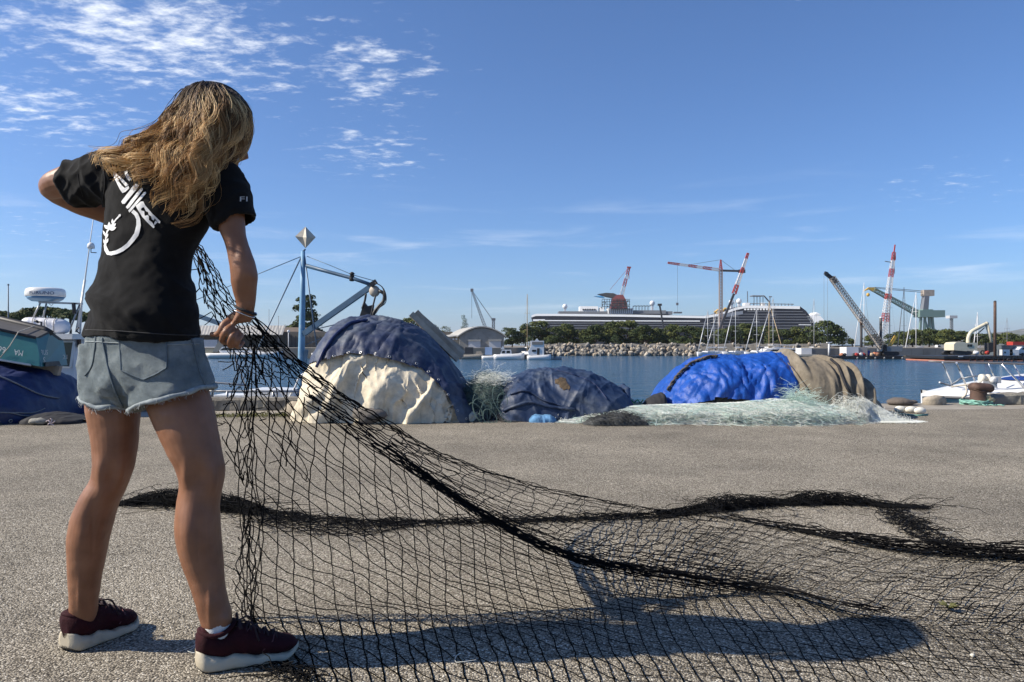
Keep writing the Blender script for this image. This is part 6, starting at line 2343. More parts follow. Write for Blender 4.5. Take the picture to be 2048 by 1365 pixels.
# boats laid up on the quay behind
for i, (a, b_, w_, lab) in enumerate(((1868, 700, 17, 'white motor boat on the far quay, farthest left of three before the grove'), (1893, 700, 16, 'white motor boat on the far quay just left of the excavator'), (1880, 695, 10, 'smallest white motor boat, behind the two left of the excavator'), (1738, 702, 14, 'white motor boat on the far quay behind the blue tank'))):
    t_ = thing('laid_up_boat', (P(a, 706, 150).x, 150 + i, LZ), lab, 'boat', 'white boats on the far quay')
    m_ = MB()
    ring = []
    for t in np.linspace(0, 1, 9):
        x = P(a - w_ + 2 * w_ * t, 700, 150 + i).x
        hw = 1.0 * (1 - t ** 3 * 0.85)
        zt = P(0, b_ + 2 - 3 * t, 150).z
        ring.append([(x, 150 + i - hw, zt), (x, 150 + i - hw * 0.6, zt - 0.8), (x, 150 + i + hw * 0.6, zt - 0.8), (x, 150 + i + hw, zt)])
    m_.loft(ring)
    m_.build('hull', M_CWHT, t_)
    m_ = MB()
    m_.prism([P(a - w_ * 0.5, b_ + 1.5, 149.6 + i), P(a + w_ * 0.4, b_ + 1, 149.6 + i), P(a + w_ * 0.1, b_ - 4.5, 149.6 + i), P(a - w_ * 0.45, b_ - 4.5, 149.6 + i)], (0, 1.0, 0))
    m_.build('cabin', M_CWHT, t_)
    m_ = MB()
    m_.prism([P(a - w_ * 0.36, b_ - 0.5, 149.5 + i), P(a + w_ * 0.2, b_ - 0.5, 149.5 + i), P(a + w_ * 0.06, b_ - 3.5, 149.5 + i), P(a - w_ * 0.34, b_ - 3.5, 149.5 + i)], (0, 0.05, 0))
    m_.build('window', M_GLASS, t_)
    MB().box((P(a - 4, 0, 150).x, 149.8 + i, LZ), (P(a + 4, 0, 150).x, 150.6 + i, P(0, b_ + 4, 150).z)).build('cradle', M_DARK, t_)

# ---- sailing yachts
def hullrings(c, dirv, L, B, zw, fb, n=10):
    s = Vector((dirv.y, -dirv.x, 0))
    out = []
    for t in np.linspace(0, 1, n):
        p = c + dirv * (L * (t - 0.45))
        hw = B * 0.5 * (math.sin(math.pi * min(1, (0.28 + 0.72 * t))) ** 0.55 if t < 0.995 else 0.05)
        f = fb * (1 + 0.35 * t * t)
        out.append([p - s * hw + Vector((0, 0, zw + f)), p - s * hw * 0.92 + Vector((0, 0, zw + f * 0.4)), p - s * hw * 0.5 + Vector((0, 0, zw - 0.2)),
                    p + s * hw * 0.5 + Vector((0, 0, zw - 0.2)), p + s * hw * 0.92 + Vector((0, 0, zw + f * 0.4)), p + s * hw + Vector((0, 0, zw + f))])
    return out


M_MAST = mat('anodised_mast', (0.48, 0.49, 0.50), 0.4, 0.3, 0.08)
M_MASTD = mat('dark_mast', (0.06, 0.075, 0.10), 0.4, var=0.1)
M_MASTW = mat('varnished_mast', (0.38, 0.28, 0.15), 0.4, var=0.1)


def yacht(px_, top, d, L, bowpx, label, mm=None, cover=None, th=0.065, hullmat=None, stay=True):
    x = (px_ - CX) / FPX * d
    c = Vector((x, d, 0))
    bow = Vector(((bowpx - CX) / FPX * (d - L * 0.42), d - L * 0.42, 0))
    dv = (bow - c)
    dv.z = 0
    dv.normalize()
    t_ = thing('sailing_yacht', (x, d, WZ), label, 'sailing boat', 'moored sailing boats')
    fb = 0.75
    MB().loft(hullrings(c, dv, L, L * 0.3, WZ, fb), smooth=True).build('hull', hullmat or M_CWHT, t_)
    s = Vector((dv.y, -dv.x, 0))
    m_ = MB()
    pts = [c - dv * L * 0.22 - s * L * 0.085, c + dv * L * 0.16 - s * L * 0.06, c + dv * L * 0.16 + s * L * 0.06, c - dv * L * 0.22 + s * L * 0.085]
    m_.prism([p + Vector((0, 0, WZ + fb)) for p in pts][::-1], (0, 0, 0.35))
    m_.build('cabin_top', M_CWHT, t_)
    zt = P(0, top, d).z
    mh = c + Vector((0, 0, WZ + fb))
    MB().tube([mh, Vector((x, d, zt))], [th, th * 0.7], 7).build('mast', mm or M_MAST, t_)
    m_ = MB()
    hgt = zt - mh.z
    for f in (0.4, 0.68):
        q = mh + Vector((0, 0, hgt * f))
        m_.tube([q - s * 0.55, q + s * 0.55], 0.03, 4)
    m_.build('spreaders', mm or M_MAST, t_)
    m_ = MB()
    bo = mh + Vector((0, 0, 1.0))
    m_.tube([bo, bo - dv * L * 0.36 + Vector((0, 0, 0.05))], [0.13, 0.09], 7)
    m_.build('boom_with_sail_cover', cover or M_CWHT, t_)
    if stay:
        bw = c + dv * L * 0.54 + Vector((0, 0, WZ + fb * 1.3))
        MB().tube([bw, bw.lerp(Vector((x, d, zt)), 0.5), Vector((x, d, zt - 0.2))], [0.085, 0.075, 0.03], 6).build('furled_sail', mm or M_MAST, t_)
    m_ = MB()
    for sg in (-1, 1):
        m_.tube([c + s * sg * L * 0.13 + Vector((0, 0, WZ + fb)), Vector((x, d, zt - 0.1))], 0.012, 4)
    m_.tube([c - dv * L * 0.44 + Vector((0, 0, WZ + fb)), Vector((x, d, zt))], 0.012, 4)
    m_.build('shrouds', M_CGRY, t_)
    return t_


yl = [(1415.5, 621, 140, 9, 1397, 'leftmost moored sailing boat below the pines'), (1428, 617, 147, 8, 1421, 'sailing boat with the thin mast second from the left'), (1436.5, 618, 143, 9.5, 1410, 'third sailing boat from the left with a furled sail leaning far left'),
      (1471, 598, 145, 11, 1447, 'tall masted sailing boat right of the slanting crane'), (1513.5, 615, 141, 9.5, 1490, 'sailing boat with a dark sail cover left of the wooden mast'), (1546, 596, 144, 11.5, 1510, 'tall masted sailing boat just right of the wooden mast'),
      (1628, 598, 150, 11, 1640, 'lone tall masted sailing boat before the bow of the cruise ship')]
for i, y_ in enumerate(yl):
    yacht(*y_, cover=mat('navy_sail_cover', (0.02, 0.03, 0.07), 0.7, var=0.1) if i == 4 else None, stay=(i not in (1, 6)))
yacht(1538, 604, 148, 11, 1560, 'sailing boat with the varnished wooden mast', M_MASTW, th=0.10)
yacht(1728, 566, 165, 12, 1706, 'white masted sailing boat left of the luffing crane', M_CWHT, th=0.08)
yacht(1779.5, 575, 170, 12, 1790, 'sailing boat with a dark navy mast beside the luffing crane', M_MASTD, th=0.11, stay=False)
yacht(1808, 575, 172, 12, 1795, 'sailing boat with a dark mast and leaning dark stay', M_MASTD, th=0.10)
yacht(1832, 585, 150, 11, 1806, 'sailing boat with a bright white mast before the grove', M_CWHT, th=0.085)
yacht(1955, 625, 150, 9, 1946, 'sailing boat whose white mast rises behind the excavator arm', M_CWHT, th=0.07)
yacht(2014, 636, 160, 9, 2012, 'sailing boat with a grey mast right of the rust brown pile', M_CGRY, th=0.06, stay=False)
yacht(1054.5, 589, 135, 10, 1060, 'sailing boat with a tall bare tan mast left of the cabin cruiser', M_MASTW, th=0.085, stay=False)

# catamaran and motor boats among the yachts
t_ = thing('catamaran', (P(1570, 712, 139).x, 139, WZ), 'white catamaran with a long flat cabin among the sailing boats', 'boat')
for dy in (0, 4.2):
    c = Vector((P(1568, 0, 139 + dy).x, 139 + dy, 0))
    MB().loft(hullrings(c, Vector((-1, -0.1, 0)).normalized(), 11.5, 1.6, WZ, 0.9)).build('hull', M_CWHT, t_)
m_ = MB()
m_.prism([P(1525, 706, 140), P(1608, 706, 140), P(1604, 699, 140), P(1570, 695.5, 140), P(1535, 698, 140)], (0, 3.6, 0))
cb_ = m_.build('cabin', M_CWHT, t_)
MB().prism([P(1540, 702.5, 139.9), P(1598, 702.5, 139.9), P(1594, 699.5, 139.9), P(1546, 699.5, 139.9)], (0, 0.08, 0)).build('window_band', M_GLASS, cb_)
MB().box(P(1545, 691, 140.3), P(1582, 689.8, 143)).build('hard_top', M_CWHT, t_)
for a in (1548, 1579):
    MB().tube([P(a, 696, 140.5), P(a, 690.5, 140.5)], 0.05, 5).build('top_post', M_CWHT, t_)


def motorboat(px0, px1, wl, label, cabin, name='motor_boat', dark=False, flip=False, hullmat=None):
    d = (0.88 - WZ) * FPX / (wl - HY)
    L = (px1 - px0) / FPX * d
    c = Vector((((px0 + px1) / 2 - CX) / FPX * d, d, 0))
    t_ = thing(name, (c.x, d, WZ), label, 'boat')
    dv = Vector((-1 if flip else 1, -0.12, 0)).normalized()
    MB().loft(hullrings(c, dv, L, min(L * 0.32, 3.5), WZ, min(0.9, 0.14 * L + 0.15))).build('hull', hullmat or M_CWHT, t_)
    for poly, material, nm, dep in cabin:
        MB().prism([P(a, b_, d - 0.3) for a, b_ in poly], (0, dep, 0)).build(nm, material, t_)
    return t_


t_ = motorboat(402, 562, 717.5, 'long grey white motor yacht moored before the corrugated shed', [
    ([(425, 706), (530, 706), (510, 700), (470, 694), (445, 694), (432, 700)], M_CWHT, 'cabin', 1.8),
    ([(440, 701), (505, 701), (470, 695.5), (448, 695.5)], M_GLASS, 'window', -0.08),
    ([(408, 706), (440, 706), (436, 698), (412, 698)], mat('olive_cover', (0.22, 0.21, 0.16), 0.8, var=0.2), 'cockpit_cover', 1.2)], 'motor_yacht')
t_ = motorboat(985, 1046, 720, 'small white cabin boat right of the shed doors', [
    ([(999, 712), (1024, 712), (1022, 700), (1004, 700)], M_CWHT, 'cabin', 1.2), ([(1003, 707), (1010, 707), (1010, 702), (1005, 702)], M_GLASS, 'window', -0.05), ([(1013, 707), (1020, 707), (1020, 702), (1013, 702)], M_GLASS, 'window', -0.05), ([(1001, 699), (1009, 699), (1006, 692)], M_CWHT, 'mast', 0.3)])
t_ = motorboat(1052, 1100, 720.5, 'white flybridge cabin cruiser at the end of the jetty', [
    ([(1058, 711), (1088, 711), (1088, 682), (1062, 682), (1062, 693), (1056, 704)], M_CWHT, 'cabin', 1.5), ([(1064, 690), (1086, 690), (1086, 684), (1064, 684)], mat('canvas_grey', (0.22, 0.20, 0.18), 0.8, var=0.1), 'flybridge_screen', -0.06),
    ([(1064, 704), (1072, 704), (1072, 700), (1064, 700)], M_GLASS, 'window', -0.06), ([(1074, 710), (1079, 710), (1079, 697), (1074, 697)], M_DARK, 'door', -0.06), ([(1070, 682), (1078, 682), (1074, 677)], M_CWHT, 'radar_arch', 0.4)], 'cabin_cruiser')
motorboat(1096, 1122, 720, 'grey inflatable dinghy with outboard beside the cabin cruiser', [([(1108, 716), (1113, 716), (1113, 708), (1108, 708)], M_DARK, 'outboard', 0.4), ([(1098, 714), (1104, 714), (1104, 706), (1098, 706)], M_DARK, 'console', 0.4)], 'inflatable_dinghy', hullmat=mat('grey_hypalon', (0.35, 0.36, 0.36), 0.6, var=0.1))
motorboat(918, 968, 719, 'dark wooden fishing boat with a black wheelhouse before the shed', [([(930, 708), (946, 708), (946, 695), (930, 695)], M_DARK, 'wheelhouse', 1.2), ([(950, 712), (966, 712), (962, 703), (953, 703)], mat('net_tan', (0.40, 0.33, 0.25), 0.9, var=0.3), 'net_heap', 0.9)], 'fishing_boat', hullmat=mat('worn_grey_hull', (0.25, 0.23, 0.2), 0.8, var=0.2))
motorboat(962, 1000, 719.5, 'small open boat with a blue and white box before the shed', [([(970, 710), (984, 710), (984, 695), (970, 695)], mat('pale_blue_box', (0.32, 0.42, 0.58), 0.6, var=0.1), 'box', 0.9)], 'open_boat')
motorboat(622, 690, 717.5, 'white open boat carrying a cream bundle right of the blue mast', [([(634, 708), (654, 708), (650, 698), (638, 698)], mat('net_tan', (0, 0, 0)), 'bundle', 0.9)], 'open_boat')
m_ = MB()
m_.box(P(1030, 719.5, 118), P(1056, 709, 122))
tag(m_.build('jetty', M_DARK), 'short dark jetty left of the flybridge cabin cruiser', 'jetty')
# poles that rise behind things
for i, (a, b_, d_, lab) in enumerate(((16.5, 570, 90, 'thin grey pole at the left edge of the picture'), (538, 620, 145, 'taller of two thin poles left of the blue mast'), (557, 633, 145, 'shorter of two thin poles left of the blue mast'))):
    t_ = thing('flag_pole', (P(a, 0, d_).x, d_, LZ if d_ > 124 else WZ), lab, 'pole')
    MB().tube([(P(a, 0, d_).x, d_, LZ if d_ > 124 else WZ), P(a, b_, d_)], [0.10 if i == 0 else 0.06, 0.06 if i == 0 else 0.04], 6).build('pole_shaft', M_CGRY, t_)
    MB().ball(P(a, b_, d_), 0.12 if i == 0 else 0.08, 1, 1, 1, 8, 6).build('finial', M_CGRY, t_)
# ------------------------------------------------------------------ the woman
def evaluated(me, mods):
    """Mesh after a list of modifiers [(type, {props})]."""
    o_ = bpy.data.objects.new('tmp', me)
    col.objects.link(o_)
    for ty, pr in mods:
        md = o_.modifiers.new(ty, ty)
        for k_, v_ in pr.items():
            setattr(md, k_, v_)
    dg = bpy.context.evaluated_depsgraph_get()
    dg.update()
    out = bpy.data.meshes.new_from_object(o_.evaluated_get(dg))
    bpy.data.objects.remove(o_)
    return out


def mesh_arrays(me):
    V = np.zeros(len(me.vertices) * 3, np.float32)
    me.vertices.foreach_get('co', V)
    Nn = np.zeros(len(me.vertices) * 3, np.float32)
    me.vertices.foreach_get('normal', Nn)
    return V.reshape(-1, 3).astype(float), Nn.reshape(-1, 3).astype(float)


def set_verts(me, V):
    me.vertices.foreach_set('co', np.ascontiguousarray(V, np.float32).ravel())
    me.update()


def smooth_mesh(me):
    me.polygons.foreach_set('use_smooth', np.ones(len(me.polygons), bool))


def ell(c, a, b_, k=24, skew=0.0, tilt=(0.0, 0.0), e=1.0):
    """Horizontal ellipse ring: half-width a (X), half-depth b (Y); right side nearer by skew; tilt raises z with x, y."""
    out = []
    for t in np.linspace(0, 2 * math.pi, k, endpoint=False):
        ct, st = math.cos(t), math.sin(t)
        x = a * np.sign(ct) * abs(ct) ** e
        y = b_ * np.sign(st) * abs(st) ** e
        out.append((c[0] + x, c[1] + y - skew * x, c[2] + tilt[0] * x + tilt[1] * y))
    return out


def interp_rows(rows, n):
    """rows: (py, xl, xr, d, depth ratio[, dy]) -> smooth, n rows."""
    a = np.array(rows, float)
    return cat(a[:, 0], a[:, 1:], np.linspace(a[0, 0], a[-1, 0], n)), np.linspace(a[0, 0], a[-1, 0], n)


def column(rows, n, skew=0.0, k=28, e=1.0, tilt=(0.0, 0.0)):
    """Rings for a near vertical body part from its left and right outline columns in the photo."""
    v, ys_ = interp_rows(rows, n)
    out = []
    for (xl, xr, d, ratio), y in zip(v, ys_):
        c = P((xl + xr) / 2, y, d)
        a = (xr - xl) / 2 / FPX * d
        out.append(ell(c, a, a * ratio, k, skew, tilt, e))
    return out


W_ROOT = Vector((P(290, 1330, 2.07).x, 2.07, 0))
tWo = thing('person', W_ROOT, 'woman in black printed T-shirt and cut-off denim shorts holding up a black net', 'person')

# measured outlines (photo rows and columns) ------------------------------------
legL = [(770, 176, 276, 2.12, 0.86), (815, 173, 279, 2.12, 0.98), (860, 181, 276, 2.12, 1.0), (905, 187, 272, 2.12, 1.02), (935, 187, 266, 2.12, 1.02), (959, 182, 258, 2.125, 1.05), (985, 167, 247, 2.13, 1.08), (1012, 154, 234, 2.135, 1.12), (1040, 144, 226, 2.14, 1.14), (1065, 139, 219, 2.14, 1.14), (1118, 137, 209, 2.145, 1.08), (1171, 139, 199, 2.155, 1.05), (1203, 141, 195, 2.165, 1.08), (1224, 140, 193, 2.175, 1.02), (1240, 145, 189, 2.18, 0.95), (1258, 152, 182, 2.185, 0.9), (1275, 156, 178, 2.185, 0.9)]
legR = [(770, 285, 414, 2.07, 0.86), (820, 297, 427, 2.06, 0.98), (852, 311, 433, 2.055, 1.0), (905, 336, 443, 2.05, 1.02), (937, 353, 449, 2.05, 1.02), (969, 360, 446, 2.05, 1.04), (990, 358, 441, 2.05, 1.06), (1012, 354, 438, 2.05, 1.10), (1040, 352, 439, 2.05, 1.14), (1065, 352, 440, 2.05, 1.14), (1118, 363, 445, 2.05, 1.08), (1171, 381, 450, 2.05, 1.05), (1203, 391, 456, 2.05, 1.08), (1235, 400, 464, 2.052, 1.0), (1252, 404, 462, 2.05, 0.95), (1270, 412, 454, 2.05, 0.9), (1290, 418, 448, 2.05, 0.9)]
core = [(330, 270, 420, 2.06, 0.5), (380, 235, 425, 2.06, 0.52), (450, 225, 410, 2.06, 0.5), (540, 215, 375, 2.07, 0.55), (620, 200, 385, 2.08, 0.62), (690, 190, 385, 2.09, 0.60), (770, 190, 395, 2.09, 0.56), (795, 215, 375, 2.09, 0.45)]
m_ = MB()
m_.loft(column(legL, 50, 0.1))
m_.loft(column(legR, 50, 0.1))
m_.loft(column(core, 30, 0.28))
# feet inside the shoes
for a, b_ in (((160, 1275, 2.20), (230, 1262, 2.30)), ((440, 1300, 2.05), (540, 1296, 2.10))):
    m_.tube([P(*a), P(*a).lerp(P(*b_), 0.5), P(*b_)], [0.026, 0.022, 0.014], 12)
# left arm: upper arm out of the sleeve, bent elbow, forearm across to the front of the chest
m_.tube(smooth_path([P(225, 350, 2.12), P(190, 356, 2.14), P(140, 362, 2.17), P(108, 372, 2.19), P(100, 380, 2.215)], 18), list(np.interp(np.linspace(0, 1, 18), [0, 0.4, 0.75, 0.92, 1.0], [0.056, 0.050, 0.043, 0.036, 0.030])), 18)
hL = P(335, 468, 2.37)
m_.tube(smooth_path([P(106, 374, 2.19), P(112, 380, 2.24), P(170, 405, 2.33), P(255, 440, 2.37), hL], 20), list(np.interp(np.linspace(0, 1, 20), [0, 0.12, 0.35, 0.75, 1.0], [0.030, 0.039, 0.044, 0.032, 0.028])), 16)
# right arm: read from the outline
armR = [(400, 424, 486, 1.985), (440, 430, 489, 1.98), (472, 443, 492, 1.975), (504, 454, 503, 1.97), (528, 459, 511, 1.968), (553, 461, 515, 1.97), (575, 465, 514, 1.975), (601, 472, 511, 1.985), (620, 473, 509, 1.99), (634, 469, 507, 1.995), (646, 465, 501, 2.0)]
a_ = np.array(armR)
yy = np.linspace(400, 646, 42)
vv = cat(a_[:, 0], a_[:, 1:], yy)
rings = []
for (xl, xr, d), y in zip(vv, yy):
    c = P((xl + xr) / 2, y, d)
    w_ = (xr - xl) / 2 / FPX * d
    rings.append(ell(c, w_, w_ * np.interp(y, [400, 540, 620, 640], [1.0, 0.92, 0.72, 0.66]), 20, 0.0, (-0.12 if y < 560 else 0.12, 0)))
m_.loft(rings)


# right hand: palm, four curled fingers, thumb along the handle
def chain(pts, rs, mb, k=12):
    n_ = 4 * (len(pts) - 1) + 1
    sp = smooth_path([P(*p) for p in pts], n_)
    mb.tube(sp, list(np.interp(np.linspace(0, 1, n_), np.linspace(0, 1, len(rs)), rs)), k)
    mb.ball(sp[-1], rs[-1], 1, 1, 1, k, 8)


rings = []
for t in np.linspace(0, 1, 16):
    px_, py_, d_ = np.interp(t, [0, 0.2, 0.45, 0.75, 1], [492, 490, 481, 467, 455]), np.interp(t, [0, 0.2, 0.45, 0.75, 1], [606, 622, 638, 653, 664]), np.interp(t, [0, 1], [1.985, 2.0])
    c = P(px_, py_, d_)
    th_ = np.interp(t, [0, 0.2, 0.5, 1], [0.05, 0.35, 0.75, 0.85])
    ax = Vector((math.cos(th_), 0, math.sin(th_)))       # across the knuckles
    bx = Vector((0, 1, 0))
    wa = np.interp(t, [0, 0.2, 0.45, 0.8, 1], [0.024, 0.0255, 0.033, 0.040, 0.034])
    wb = np.interp(t, [0, 0.2, 0.5, 1], [0.018, 0.0175, 0.019, 0.014])
    rings.append([c + ax * (wa * math.cos(a)) + bx * (wb * math.sin(a)) for a in np.linspace(0, 2 * math.pi, 18, endpoint=False)])
m_.loft(rings)
chain([(460, 642, 1.995), (447, 650, 1.984), (442, 661, 1.981), (434, 669, 1.986), (424, 669, 1.992)], [0.0108, 0.0098, 0.0090, 0.0082, 0.0072], m_)     # index, pointing on along the net
chain([(465, 653, 1.990), (452, 664, 1.968), (445, 676, 1.974), (450, 685, 2.004), (463, 680, 2.022)], [0.0102, 0.0094, 0.0088, 0.0082, 0.0072], m_)
chain([(474, 662, 1.990), (464, 675, 1.966), (459, 687, 1.976), (465, 692, 2.006), (475, 685, 2.022)], [0.0100, 0.0092, 0.0086, 0.0080, 0.0072], m_)
chain([(483, 669, 1.991), (476, 681, 1.972), (473, 690, 1.982), (479, 693, 2.008), (486, 685, 2.020)], [0.0092, 0.0084, 0.0078, 0.0072, 0.0064], m_)
chain([(484, 632, 2.006), (470, 632, 2.024), (457, 641, 2.030), (446, 653, 2.024)], [0.014, 0.0122, 0.0105, 0.0088], m_)                              # thumb, on the far side
# left hand closing on the net in front of the chest
hd = (hL - Vector(P(290, 450, 2.37))).normalized()
m_.ball(hL + hd * 0.03, 0.036, 1.2, 0.6, 1.0, 14, 10)
for i in range(4):
    b0 = hL + hd * 0.06 + Vector((0, -0.004, 0.024 - 0.017 * i))
    pts = [b0, b0 + Vector((0.022, -0.012, -0.002)), b0 + Vector((0.026, -0.036, -0.006)), b0 + Vector((0.004, -0.046, -0.008))]
    m_.tube(smooth_path(pts, 9), list(np.interp(np.linspace(0, 1, 9), [0, 1], [0.0105, 0.0078 - 0.0004 * i])), 10)
m_.tube(smooth_path([hL + Vector((0.0, -0.01, 0.03)), hL + Vector((0.025, -0.04, 0.03)), hL + Vector((0.05, -0.05, 0.012))], 9), list(np.interp(np.linspace(0, 1, 9), [0, 1], [0.0135, 0.009])), 10)
# neck and bowed head; the face looks down and away to the right
m_.tube(smooth_path([P(378, 350, 2.06), P(395, 315, 2.06), P(412, 285, 2.07)], 8), [0.066, 0.064, 0.060, 0.057, 0.055, 0.054, 0.054, 0.054], 20)
HC = P(428, 257, 2.075)
ax_up = Vector((0.22, 0.34, 0.90)).normalized()         # crown direction: head bowed forward
ax_fw = Vector((0.52, 0.74, -0.42))
ax_fw = (ax_fw - ax_up * ax_fw.dot(ax_up)).normalized()  # where the face points
ax_rt = ax_fw.cross(ax_up)


def hp(f, r, u):
    return HC + ax_fw * f + ax_rt * r + ax_up * u


hv = MB()
hv.ball((0, 0, 0), 1.0, 1, 1, 1, 28, 20)
a = np.array(hv.v)
pts = []
for x, y, z in a:                                        # x forward, y right, z up
    f = x * (0.094 if x > 0 else 0.098)
    rr_ = y * 0.074 * (1 - 0.18 * max(0, -z))
    u = z * 0.112
    if z < -0.1 and x > 0:
        f += 0.012 * (-z)                                # jaw
    if z < -0.2 and x < 0.1:
        f += 0.05 * (-z - 0.2)                           # nape
    pts.append(tuple(hp(f, rr_, u)))
hv.v = pts
b0 = len(m_.v)
m_.v += hv.v
m_.f += [tuple(b0 + i for i in f) for f in hv.f]
m_.sm += hv.sm
m_.tube([hp(0.090, 0, 0.02), hp(0.112, 0, -0.016), hp(0.102, 0, -0.026)], [0.008, 0.013, 0.010], 10)      # nose
m_.ball(hp(0.090, 0, -0.052), 0.014, 1.0, 1.5, 0.8, 12, 8)                                                  # lips
m_.ball(hp(0.085, 0, -0.090), 0.022, 1, 1, 1, 12, 8)                                                        # chin
for sg in (-1, 1):
    m_.ball(hp(0.080, sg * 0.030, 0.022), 0.016, 1, 1, 0.7, 10, 8)                                          # brow
    m_.ball(hp(-0.005, sg * 0.073, -0.012), 0.022, 0.8, 0.4, 1.4, 10, 8)                                    # ear

me = m_.mesh('body')
me = evaluated(me, [('REMESH', {'mode': 'VOXEL', 'voxel_size': 0.0028}), ('SMOOTH', {'factor': 0.5, 'iterations': 4})])
V, Nn = mesh_arrays(me)
px_, py_ = CX + V[:, 0] / V[:, 1] * FPX, HY + (CH - V[:, 2]) / V[:, 1] * FPX
near_ = np.clip(-Nn[:, 1] * 1.3, 0, 1)
dsp = np.zeros(len(V))
# tendons beside the hollow of the knee, calf heads, heel tendon, elbow: (column, row, width, height, metres)
for a, b_, wx, wy, am in ((200, 950, 9, 34, 0.006), (244, 950, 9, 34, 0.006), (222, 955, 11, 26, -0.006), (372, 955, 9, 34, 0.006), (428, 955, 10, 36, 0.007), (400, 958, 13, 28, -0.007),
                          (166, 1055, 16, 48, 0.006), (202, 1050, 14, 44, 0.005), (185, 1072, 5, 40, -0.0025), (375, 1066, 17, 50, 0.006), (418, 1058, 15, 46, 0.005), (396, 1080, 5, 42, -0.0025),
                          (160, 1195, 6, 40, 0.005), (178, 1215, 7, 22, -0.003), (420, 1205, 6, 44, 0.005), (441, 1225, 8, 22, -0.003), (452, 1240, 8, 10, 0.004),
                          (486, 505, 9, 16, 0.005), (470, 500, 6, 14, -0.003), (486, 545, 14, 34, 0.003), (360, 880, 26, 60, 0.004), (235, 870, 26, 60, 0.004)):
    dsp += am * np.exp(-((px_ - a) / wx) ** 2 - ((py_ - b_) / wy) ** 2) * near_
dsp += 0.0008 * fbm(V * 28, 2)
set_verts(me, V + Nn * dsp[:, None])
smooth_mesh(me)
bvBody = BVHTree.FromPolygons([tuple(v.co) for v in me.vertices], [tuple(p.vertices) for p in me.polygons])

m_skin, nt, bs = node_mat('tanned_skin')
tc = N('ShaderNodeTexCoord')
n1 = N('ShaderNodeTexNoise')
n1.inputs['Scale'].default_value = 14
n1.inputs['Detail'].default_value = 6
nt.links.new(tc.outputs['Object'], n1.inputs['Vector'])
sk = rampn(n1.outputs[0], [(0.25, (0.175, 0.076, 0.040)), (0.5, (0.235, 0.108, 0.058)), (0.75, (0.285, 0.137, 0.077))])
nt.links.new(sk, bs.inputs['Base Color'])
bs.inputs['Roughness'].default_value = 0.48
bs.inputs['Subsurface Weight'].default_value = 0.12
bs.inputs['Subsurface Radius'].default_value = (0.012, 0.005, 0.003)
bs.inputs['Subsurface Scale'].default_value = 0.6
bs.inputs['Specular IOR Level'].default_value = 0.4
n2 = N('ShaderNodeTexNoise')
n2.inputs['Scale'].default_value = 420
nt.links.new(tc.outputs['Object'], n2.inputs['Vector'])
bp = N('ShaderNodeBump')
bp.inputs['Distance'].default_value = 0.0004
nt.links.new(n2.outputs[0], bp.inputs['Height'])
nt.links.new(bp.outputs[0], bs.inputs['Normal'])
V, _ = mesh_arrays(me)
set_verts(me, V - np.array(W_ROOT))
body = link('body', me, m_skin, tWo)

# eyes (seen only from the side)
for sg in (-1, 1):
    ey = MB().ball(hp(0.083, sg * 0.030, 0.008), 0.0115, 1, 1, 1, 12, 8).build('eye', mat('eye_white', (0.7, 0.68, 0.65), 0.2, var=0.0), tWo)

# --- T-shirt: torso and sleeves grown together, hollow at hem and cuffs
def cup(rings, wall, depth):
    """Closed shell from rings (first ring closed, last ring open): outer wall, lip, inner wall going back `depth` rings."""
    r2 = []
    for r in rings[::-1][:depth]:
        c = Vector((0, 0, 0))
        for p in r:
            c += Vector(p)
        c /= len(r)
        r2.append([tuple(c + (Vector(p) - c) * (1 - wall / max(1e-3, (Vector(p) - c).length))) for p in r])
    return rings + r2


shirt = [(318, 345, 425, 2.06, 0.80), (332, 268, 455, 2.06, 0.55), (350, 226, 470, 2.06, 0.52), (380, 207, 463, 2.06, 0.53), (410, 203, 444, 2.06, 0.55), (445, 202, 428, 2.06, 0.55), (485, 199, 405, 2.065, 0.58), (540, 193, 388, 2.07, 0.64), (590, 182, 386, 2.075, 0.68), (630, 169, 396, 2.08, 0.70), (660, 162, 399, 2.085, 0.70), (677, 161, 400, 2.085, 0.70)]
m_ = MB()
rg = column(shirt, 60, 0.28, 48, 0.92, (-0.035, 0))
m_.loft(cup(rg, 0.011, 12))


def sleeve(pts, rad, sq=1.0, wall=0.010):
    sp = smooth_path([P(*p) for p in pts], 22)
    rs = np.interp(np.linspace(0, 1, 22), np.linspace(0, 1, len(rad)), rad)
    tm = MB()
    tm.tube(sp, list(rs), 26, caps=False)
    rings_ = [tm.v[i * 26:(i + 1) * 26] for i in range(22)]
    m_.loft(cup(rings_, wall, 9))


sleeve([(262, 358, 2.10), (225, 357, 2.12), (185, 362, 2.14), (147, 369, 2.16)], [0.070, 0.074, 0.068, 0.062])
sleeve([(418, 358, 2.02), (440, 376, 2.0), (458, 408, 1.985), (471, 444, 1.98)], [0.066, 0.068, 0.060, 0.055])
me = evaluated(m_.mesh('shirt'), [('REMESH', {'mode': 'VOXEL', 'voxel_size': 0.0042}), ('SMOOTH', {'factor': 0.5, 'iterations': 6})])
V, Nn = mesh_arrays(me)
px_, py_ = CX + V[:, 0] / V[:, 1] * FPX, HY + (CH - V[:, 2]) / V[:, 1] * FPX
lowb = np.clip((py_ - 500) / 120, 0, 1) * np.clip((690 - py_) / 60, 0.25, 1)
